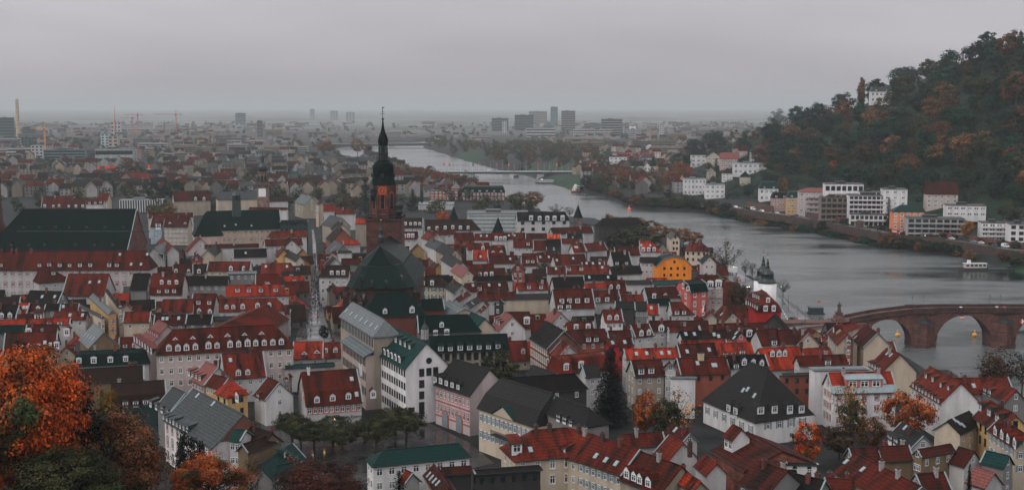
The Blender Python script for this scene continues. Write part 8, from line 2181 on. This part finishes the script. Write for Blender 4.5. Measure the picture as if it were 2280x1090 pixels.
for lab, x, yt, yb_, key, lf, w in (('tall bare poplar standing alone on the hill skyline', 1917,166,250,('column', 0), 'tan', 15),('dark pointed fir high on the hill skyline', 2114,100,140,('fir', 1), 'black', 24),('small dark fir on the skyline above the rust trees', 2017,148,185,('fir', 1), 'black', 16),('dark fir at the top of the slope by the photo edge', 2272,56,92,('fir', 1), 'bluegreen', 26),
  ('dark spreading cedar on the hill skyline', 1871,207,262,('mid', 2), 'bluegreen', 44),('broad dark cone of a tree below the cedar', 1822,224,290,('mid', 1), 'dark', 42),('airy olive tree on the lower skyline', 1729,249,305,('sparse', 1), 'olive', 54),('vivid orange tree alone in the green slope', 1985,338,366,('mid', 0), 'fire', 20),
  ('orange flame shaped tree above the balconies', 1856,353,395,('mid', 3), 'orange', 22),('small orange tree behind the setback block', 1902,396,420,('mid', 0), 'rust', 16),('great rust oak near the photo edge', 2262,152,235,('mid', 3), 'rust', 62),('dark bushy tree hiding the foot of the hilltop house', 1948,206,248,('mid', 1), 'dark', 34),('brown tree beside the hilltop house', 1984,200,246,('mid', 0), 'brown', 34),('slender yellow birch in the slope', 2182,222,258,('sparse', 0), 'yellow', 20)):
 Q = hit(x, yb_, 640); T(lab, x, yt, yb_, key, lf, w, Y=float(Q[1]))
def mass(name, label, pts3, size, nl, colr, seed, spread, kind='stuff'):
 rg = np.random.default_rng(seed); pts3 = np.array(pts3); n = len(pts3)
 k = np.repeat(np.arange(n), nl)
 off = rg.normal(0,1,(len(k),3)); off /= np.linalg.norm(off, axis=1)[:, None]; off *= (rg.random(len(k)) ** .4)[:, None]
 sp = spread * rg.uniform(.7,1.4, n)
 P_ = pts3[k] + off * sp[k][:, None] * np.array([1.2,1.2,.8])
 o = put(name, quads_mesh(name, P_, np.full(len(k), size), off + (0,0,.5), M['leaf'], seed=seed), color=colr); o['label'] = label; o['kind'] = kind
 return o
mass('slope_wood', 'smaller dark green crowns filling the wooded slope', rest['green'], .6,130,(.0045,.019,.011,0),5,3.6)
mass('slope_wood_rust', 'smaller rust coloured crowns filling the wooded slope', rest['rust'], .6,130,(.070,.036,.018,.40),6,3.6)
und, und2 = [], []
for _ in range(1500):
 px_ = R.uniform(1490,2400); top = float(np.interp(px_, [p[0] for p in lines], [p[1] for p in lines])); py = top + 3 + (lower(px_) + 12 - top) * R.random()
 if any(abs(px_ - a) < w and abs(py - b) < h_ for a, b, w, h_ in ((1990,262,34,8),(2075,385,34,6),(2275,320,20,20))): continue
 Q = hit(px_, py, 640); q = (Q[0], Q[1], Q[2] + 1.2)
 (und if R.random() < .6 else und2).append(q)
for _ in range(420):
 px_ = R.uniform(1480,1765); py = R.uniform(342,446) if px_ < 1690 else R.uniform(400,468)
 Q = hit(px_, py, 560)
 if any(math.hypot(fc[0] - Q[0], fc[1] - Q[1]) < max(a, b) + 1.5 for fc, a, b, an in FOOT) or seg_dist([Q[:2]], RIVER)[0] < 12: continue
 (und if R.random() < .7 else und2).append((Q[0], Q[1], Q[2] + .3))
mass('undergrowth', 'dark green thicket between the trees of the slope', und, .55,90,(.0045,.018,.010,0),1,5.5)
mass('undergrowth_brown', 'brown and olive thicket between the trees of the slope', und2,.55,90,(.012,.021,.010,.3),2,5.0)
# ---- the rest of the old town
def clear_of(c, hl, hw, ang, pad=.5):
 ca, sa = math.cos(ang), math.sin(ang)
 pts_ = [(c[0] + ca * x - sa * y, c[1] + sa * x + ca * y) for x in (-hl, 0, hl) for y in (-hw, 0, hw)]
 for fc, a, b, an in FOOT:
  d = math.hypot(fc[0] - c[0], fc[1] - c[1])
  if d > a + b + hl + hw + 2: continue
  c2, s2 = math.cos(an), math.sin(an)
  for x, y in pts_:
   dx, dy = x - fc[0], y - fc[1]
   if abs(dx * c2 + dy * s2) < a + pad and abs(-dx * s2 + dy * c2) < b + pad: return False
  for x in (-a, 0, a):
   for y in (-b, 0, b):
    dx, dy = fc[0] + c2 * x - s2 * y - c[0], fc[1] + s2 * x + c2 * y - c[1]
    if abs(dx * ca + dy * sa) < hl + pad and abs(-dx * sa + dy * ca) < hw + pad: return False
 return True
KORN = np.array(pxpoly(kornmarkt_px)); SQ = np.array(pxpoly(square_px))
near_line = np.array(NEAR)
def near_ok(xy):
 x, y = xy[:, 0], xy[:, 1]; b = x / y
 ok = ~inside(xy, RIVER) & (seg_dist(xy, RIVER) > 14) & ~((b > .05) & (y > np.interp(b, HB, HY) - 40))
 for poly, m_ in ((STREET, 3),(KORN, 5),(SQ, 6),(QUAY, 6)): ok &= ~inside(xy, poly) & (seg_dist(xy, poly) > m_)
 return ok
sdir = math.atan2(970 - 458,-155 + 73)          # the direction of the main street
FILL = []
tries = 0
Rf = random.Random(11)
cand = []
for _ in range(60000):
 Y = 400 + (1500 - 400) * Rf.random() ** .85
 a = Rf.uniform(-.43,.43)
 x = a * Y
 cand.append((Y, x))
cand.sort()
cand = np.array(cand); cand = cand[near_ok(cand[:, ::-1])]
def sight(x, y, top):
 px_, py = proj((x, y, top)); return -40 < px_ < 2320 and py < 1120
free_trees = []
for o in list(COL.objects):
 if o.parent is None and o.get('category') == 'tree': free_trees.append((o.location[0], o.location[1], 2.5))
for Y, x in cand:
 if len(FILL) > 640: break
 L = Rf.uniform(9,17); Wd = Rf.uniform(8,12)
 ang = sdir + Rf.choice((0, math.pi / 2, math.pi / 2)) + Rf.uniform(-.06,.06) + .10 * math.sin(x * .01 + Y * .006)
 if any((x - tx) ** 2 + (Y - ty) ** 2 < (tr + 4) ** 2 for tx, ty, tr in free_trees): continue
 ok = False
 for k in (1.0,.75,.55):
  if clear_of((x, Y), L * k / 2, Wd * k / 2, ang): ok = True; break
 if not ok: continue
 L, Wd = L * k, Wd * k
 FOOT.append((np.array([x, Y]), L / 2, Wd / 2, ang))
 FILL.append((x, Y, L, Wd, ang))
print('fill candidates', len(FILL))
LIM = 42
RCF = ['r1', 'r1', 'r2', 'r2', 'r2', 'r3', 'br', 'br', 'dk', 'gd', 'r4', 'gr']
WCF = ['w', 'w', 'cr', 'gy', 'sa', 'pw', 'w', 'ye']
def fill_profile(L, Wd, eave):
 tan = Rf.uniform(.85,1.2)
 w = Wd / 2 + .4
 return tan, w, [(0, eave + tan * Wd / 2),(w, eave + tan * Wd / 2 - tan * w)], [(0, eave + tan * Wd / 2),(-w, eave + tan * Wd / 2 - tan * w)]
stuffR, stuffW = {}, {}
n_ind = 0
for x, Y, L, Wd, ang in FILL:
 near_annot = Y < 640
 eave = Rf.uniform(2.6,4.6) if Y < 520 else Rf.uniform(4.5,6.5) if near_annot else Rf.uniform(6,10)
 if Y > 500 and seg_dist([[x, Y]], STREET)[0] < 14: eave = Rf.uniform(7.5,9.5)
 z0 = gz(x, Y)
 tan, w, pf, pb = fill_profile(L, Wd, eave)
 rc, wc = Rf.choice(RCF), Rf.choice(WCF)
 if Y > 900 and Rf.random() < .35: rc = Rf.choice(('gd', 'gr', 'br', 'dk'))
 u = (math.cos(ang), math.sin(ang)); n = (-u[1], u[0])
 if n_ind < LIM and sight(x, Y, z0 + pf[0][1]):
  n_ind += 1
  fx, fy = (n if n[0] * -x + n[1] * -Y > 0 else (-n[0], -n[1]))
  where = ('behind the church tower' if Y > 470 and x > -60 else 'around the market street') if Y < 700 else 'beyond the market street'
  if Y < 430: where = 'squeezed between taller roofs in the near quarter'
  lab = 'low house with a %s roof %s' % (RW[rc], where)
  rz = ang if (n[0] * -x + n[1] * -Y > 0) else ang + math.pi
  r = thing('house', lab, 'house', (x, Y, z0), rz, lab.replace('low house with a', 'low houses with').replace(' roof ', ' roofs '))
  put('roof', roof_mesh(pf, pb, L / 2,0,0,.35), r, color=jit(RC[rc]))
  wme, (xa, xb, yf, yb, zf, zb) = walls_mesh(pf, pb, L / 2,0,0,.4, M['wall']); put('wall', wme, r, color=jit(WC[wc]))
  for k in range(max(1, int(L / 3.2))): win(r, 'w', xa + (xb - xa) * (k + .5) / max(1, int(L / 3.2)), yf, zf - 1.5,0)
  for e, xe in ((-1, xa),(1, xb)): win(r, 'w', xe, 0, zf + .8,-e * math.pi / 2)
  for k in range(Rf.choice((0,1,2,3))):
   xl = xa + (xb - xa) * (k + .6) / 3.2; yl = w * .55
   dormer(r, Rf.choice('gsb'), xl, yl + .5, pf[0][1] - tan * yl - .7,0, tan, .95, RC[rc])
  if Rf.random() < .7: PRUNE.append(put('chimney', CHIM[0], r, (Rf.uniform(-.7,.7) * L / 2, Rf.choice((-.5,.5)), pf[0][1] - .5), color=(.12,.035,.028)))
 else:
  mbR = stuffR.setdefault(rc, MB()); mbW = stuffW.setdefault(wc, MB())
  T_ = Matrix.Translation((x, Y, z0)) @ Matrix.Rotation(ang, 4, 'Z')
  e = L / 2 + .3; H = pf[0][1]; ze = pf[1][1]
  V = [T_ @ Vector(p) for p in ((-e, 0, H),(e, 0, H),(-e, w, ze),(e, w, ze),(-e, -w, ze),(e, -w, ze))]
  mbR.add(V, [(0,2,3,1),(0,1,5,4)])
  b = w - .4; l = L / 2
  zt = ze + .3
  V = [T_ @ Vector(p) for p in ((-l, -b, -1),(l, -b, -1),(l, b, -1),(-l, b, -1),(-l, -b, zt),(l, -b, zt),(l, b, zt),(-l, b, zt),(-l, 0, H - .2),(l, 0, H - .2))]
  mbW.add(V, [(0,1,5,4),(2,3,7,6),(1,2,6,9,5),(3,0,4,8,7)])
  for s_ in (-1,1):                                      # windows on the long sides
   for k in range(3):
    xx = -l + L * (k + .5) / 3
    V = [T_ @ Vector(p) for p in ((xx - .5, s_ * (b + .03), zt - 2.4),(xx + .5, s_ * (b + .03), zt - 2.4),(xx + .5, s_ * (b + .03), zt - .9),(xx - .5, s_ * (b + .03), zt - .9))]
    mbW.add(V, [(0,1,2,3)], 1)
  if Rf.random() < .5:                                    # one little dormer
   q = w * .5; zq = H - (H - ze) * .5; s_ = -1 if (T_ @ Vector((0,-1,0)) - T_.translation)[1] < 0 else 1
   V = [T_ @ Vector(p) for p in ((-.8, s_ * (q + .6), zq - .6),(.8, s_ * (q + .6), zq - .6),(.8, s_ * (q + .6), zq + 1),(-.8, s_ * (q + .6), zq + 1),(-.8, s_ * (q - 1), zq + 1),(.8, s_ * (q - 1), zq + 1))]
   mbW.add(V, [(0,1,2,3),(3,2,5,4)])
   V = [T_ @ Vector(p) for p in ((-.45, s_ * (q + .64), zq - .3),(.45, s_ * (q + .64), zq - .3),(.45, s_ * (q + .64), zq + .7),(-.45, s_ * (q + .64), zq + .7))]
   mbW.add(V, [(0,1,2,3)], 1)
# ---- hazy quarters beyond: too many to count
rg = np.random.default_rng(21)
def far_house(x, y, L, Wd, eave, ang, rc, wc, tan=.9):
 z0 = gz(x, y); T_ = Matrix.Translation((x, y, z0)) @ Matrix.Rotation(ang, 4, 'Z')
 mbR = stuffR.setdefault(rc, MB()); mbW = stuffW.setdefault(wc, MB())
 l, b = L / 2, Wd / 2; H = eave + tan * b
 V = [T_ @ Vector(p) for p in ((-l, 0, H),(l, 0, H),(-l, b, eave),(l, b, eave),(-l, -b, eave),(l, -b, eave))]
 mbR.add(V, [(0,2,3,1),(0,1,5,4)])
 b2 = b * .93
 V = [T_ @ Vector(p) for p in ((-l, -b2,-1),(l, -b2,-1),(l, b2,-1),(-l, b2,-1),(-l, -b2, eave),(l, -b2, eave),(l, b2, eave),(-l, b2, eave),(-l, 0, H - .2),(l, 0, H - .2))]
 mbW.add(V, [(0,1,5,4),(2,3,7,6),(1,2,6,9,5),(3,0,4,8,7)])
 if y < 2600:
  for r_ in range(max(1, int(eave / 3.4))):
   for k in range(max(2, int(L / 4))):
    xx = -l + L * (k + .5) / max(2, int(L / 4)); z = eave - 1.3 - r_ * 3.1
    for s_ in (-1,1):
     V = [T_ @ Vector(p) for p in ((xx - .6, s_ * (b2 + .04), z - .8),(xx + .6, s_ * (b2 + .04), z - .8),(xx + .6, s_ * (b2 + .04), z + .8),(xx - .6, s_ * (b2 + .04), z + .8))]
     mbW.add(V, [(0,1,2,3)], 1)
def flat_far(x, y, L, Wd, Hh, ang, wc):
 T_ = Matrix.Translation((x, y, 0)) @ Matrix.Rotation(ang, 4, 'Z'); mbW = stuffW.setdefault(wc, MB()); l, b = L / 2, Wd / 2
 V = [T_ @ Vector(p) for p in ((-l, -b, -1),(l, -b, -1),(l, b, -1),(-l, b, -1),(-l, -b, Hh),(l, -b, Hh),(l, b, Hh),(-l, b, Hh))]
 mbW.add(V, [(0,1,5,4),(1,2,6,5),(2,3,7,6),(3,0,4,7),(4,5,6,7)])
 for r_ in range(max(1, int(Hh / 3.6))):
  z = 1.8 + r_ * 3.6
  if z > Hh - 1: break
  V = [T_ @ Vector(p) for p in ((-l * .95,-b - .08, z - .7),(l * .95,-b - .08, z - .7),(l * .95,-b - .08, z + .8),(-l * .95,-b - .08, z + .8))]
  mbW.add(V, [(0,1,2,3)], 1)
cnt = 0
for _ in range(9000):
 if cnt > 1500: break
 Y = 1180 + 5200 * rg.random() ** 1.7
 a = rg.uniform(-.45,.30)
 x = a * Y
 if inside([[x, Y]], RIVER)[0] or seg_dist([[x, Y]], RIVER)[0] < 25: continue
 py = proj((x, Y, 0))[1]; px_ = proj((x, Y, 0))[0]
 if px_ > 1560 and py > 330: continue
 if 940 < px_ < 1285 and 318 < py < 392: continue                       # the river meadows
 if gz(x, Y) > 3: continue
 if Y > 1800 and not (rg.random() < (.75 if px_ < 700 or px_ > 1280 else .25)): continue
 if not clear_of((x, Y),7,6,0,1.0): continue
 cnt += 1
 ang = sdir + rg.choice((0, math.pi / 2)) + rg.normal(0,.15)
 if Y > 2000 and rg.random() < .22: flat_far(x, Y, rg.uniform(20,70), rg.uniform(12,20), rg.uniform(6,18), rg.normal(0,.3), rg.choice(['w', 'gy', 'sa', 'pw']))
 else: far_house(x, Y, rg.uniform(10,20), rg.uniform(9,12), rg.uniform(6,11), ang, rg.choice(['r2', 'r1', 'r2', 'br', 'r3', 'gd'] if px_ > 1250 else ['r1', 'br', 'gd', 'r2', 'gr', 'dk']), rg.choice(['w', 'gy', 'cr', 'sa', 'w']))
for i, (rc, mb) in enumerate(stuffR.items()):
 o = put('distant_roofs', mb.mesh('distant_roofs', M['roof'], fix=False), color=RC[rc]); o['kind'] = 'stuff'; o['label'] = '%s roofs massed in the hazy quarters of the town' % RW[rc]
for i, (wc, mb) in enumerate(stuffW.items()):
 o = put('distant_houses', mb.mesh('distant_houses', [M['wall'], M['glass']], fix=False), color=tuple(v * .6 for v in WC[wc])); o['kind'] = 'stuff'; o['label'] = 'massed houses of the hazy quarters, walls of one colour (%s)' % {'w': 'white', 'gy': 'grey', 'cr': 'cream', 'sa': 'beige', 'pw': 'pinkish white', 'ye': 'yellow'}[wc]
def far_trees(name, label, n, ylo, yhi, alo, ahi, colr, seed, hgt, cond):
 rg = np.random.default_rng(seed); pts_ = []
 for _ in range(n * 6):
  if len(pts_) >= n: break
  Y = ylo + (yhi - ylo) * rg.random() ** 1.5; x = rg.uniform(alo, ahi) * Y
  if inside([[x, Y]], RIVER)[0] or seg_dist([[x, Y]], RIVER)[0] < 6: continue
  px_, py = proj((x, Y, 0))
  if not cond(px_, py): continue
  z = gz(x, Y)
  if z > 3 : continue
  for k in range(3): pts_.append((x + rg.normal(0,2), Y + rg.normal(0,2), z + hgt * (.25 + .3 * k)))
 mass(name, label, pts_, .9 if yhi < 3300 else 1.6,80 if yhi < 3300 else 36, colr, seed, hgt * .36)
mead = lambda px_, py: (1000 < px_ < 1330 and 322 < py < 382 and not (1010 < px_ < 1078 and 336 < py < 368) and not (1160 < px_ < 1285 and 366 < py)) or (1330 < px_ < 1520 and 372 < py < 420) or (935 < px_ < 1010 and 300 < py < 330)
far_trees('river_meadow_trees', 'brown-green wood along the river meadows', 620,1350,3200,-.12,.16,(.034,.036,.018,.4),31,13, mead)
far_trees('river_meadow_trees_rust', 'rust coloured wood along the river meadows', 220,1350,3200,-.12,.16,(.085,.042,.022,.35),32,13, mead)
far_trees('plain_trees', 'dull trees scattered through the hazy town', 800,1000,2900,-.45,.28,(.05,.040,.020,.5),33,10, lambda px_, py: not (px_ > 1500 and py > 340))
far_trees('plain_trees_dark', 'dark trees scattered through the hazy town', 520,1000,2900,-.45,.28,(.016,.030,.018,.1),34,11, lambda px_, py: not (px_ > 1500 and py > 340))
far_trees('far_woods', 'woods on the far hazy plain', 1100,2600,6500,-.45,.45,(.030,.036,.022,.4),35,12, lambda px_, py: True)
# ---- air: one closed box of haze round the whole place
mb = MB(); mb.box(-46000,46000,-1300,46000,-14,215)
hz = mb.mesh('haze', None or bpy.data.materials.new('haze'))
hm = hz.materials[0]; hm.use_nodes = True; ht = hm.node_tree; ht.nodes.clear()
ho = N(ht, 'ShaderNodeOutputMaterial'); pv = N(ht, 'ShaderNodeVolumePrincipled')
pv.inputs['Color'].default_value = (.60,.645,.665,1); pv.inputs['Density'].default_value = HAZE; pv.inputs['Anisotropy'].default_value = 0.1
LK(ht, pv.outputs[0], ho.inputs['Volume'])
o = put('haze', hz); o['kind'] = 'stuff'; o['label'] = 'pale autumn haze filling the valley'
# ---- drop small parts nothing could show; make every label single its thing out
from mathutils.bvhtree import BVHTree
bpy.context.view_layer.update()
bv, bp_ = [], []
for o in COL.objects:
 if o.type != 'MESH' or not o.name.startswith(('roof', 'wall', 'lower', 'upper', 'tower', 'choir', 'ground', 'shaft', 'front', 'distant')): continue
 w = o.matrix_world; k = len(bv)
 bv += [w @ v.co for v in o.data.vertices]; bp_ += [[i + k for i in p.vertices] for p in o.data.polygons]
BVH = BVHTree.FromPolygons(bv, bp_)
eyes = [Vector((0,0, CAM_H)), Vector((-14,0, CAM_H)), Vector((14,0, CAM_H)), Vector((0,0, CAM_H + 9))]
def doomed(o):
 w = o.matrix_world
 pts_ = [w @ Vector(c) for c in ((0,.25,0),(-.4,.25,.4),(.4,.25,.4))] if o.name.startswith('window') else [w @ Vector(c) for c in ((0,.35,1.3),(-.6,.35,.6),(.6,.35,.6),(0,.1,1.9))]
 px_, py = proj(tuple(pts_[0]))
 if not (-60 < px_ < 2340 and py < 1150): return True
 for e in eyes:
  for p in pts_:
   d = p - e; L = d.length; d.normalize()
   if BVH.ray_cast(e, d, L - .12)[0] is None: return False
 return True
kill = [o for o in PRUNE if doomed(o)]
for o in kill:
 for c in list(o.children): bpy.data.objects.remove(c)
 bpy.data.objects.remove(o)
print('parts kept', len(PRUNE) - len(kill), 'dropped', len(kill))
print('objects', len(COL.objects), 'things', sum(1 for o in COL.objects if o.parent is None))
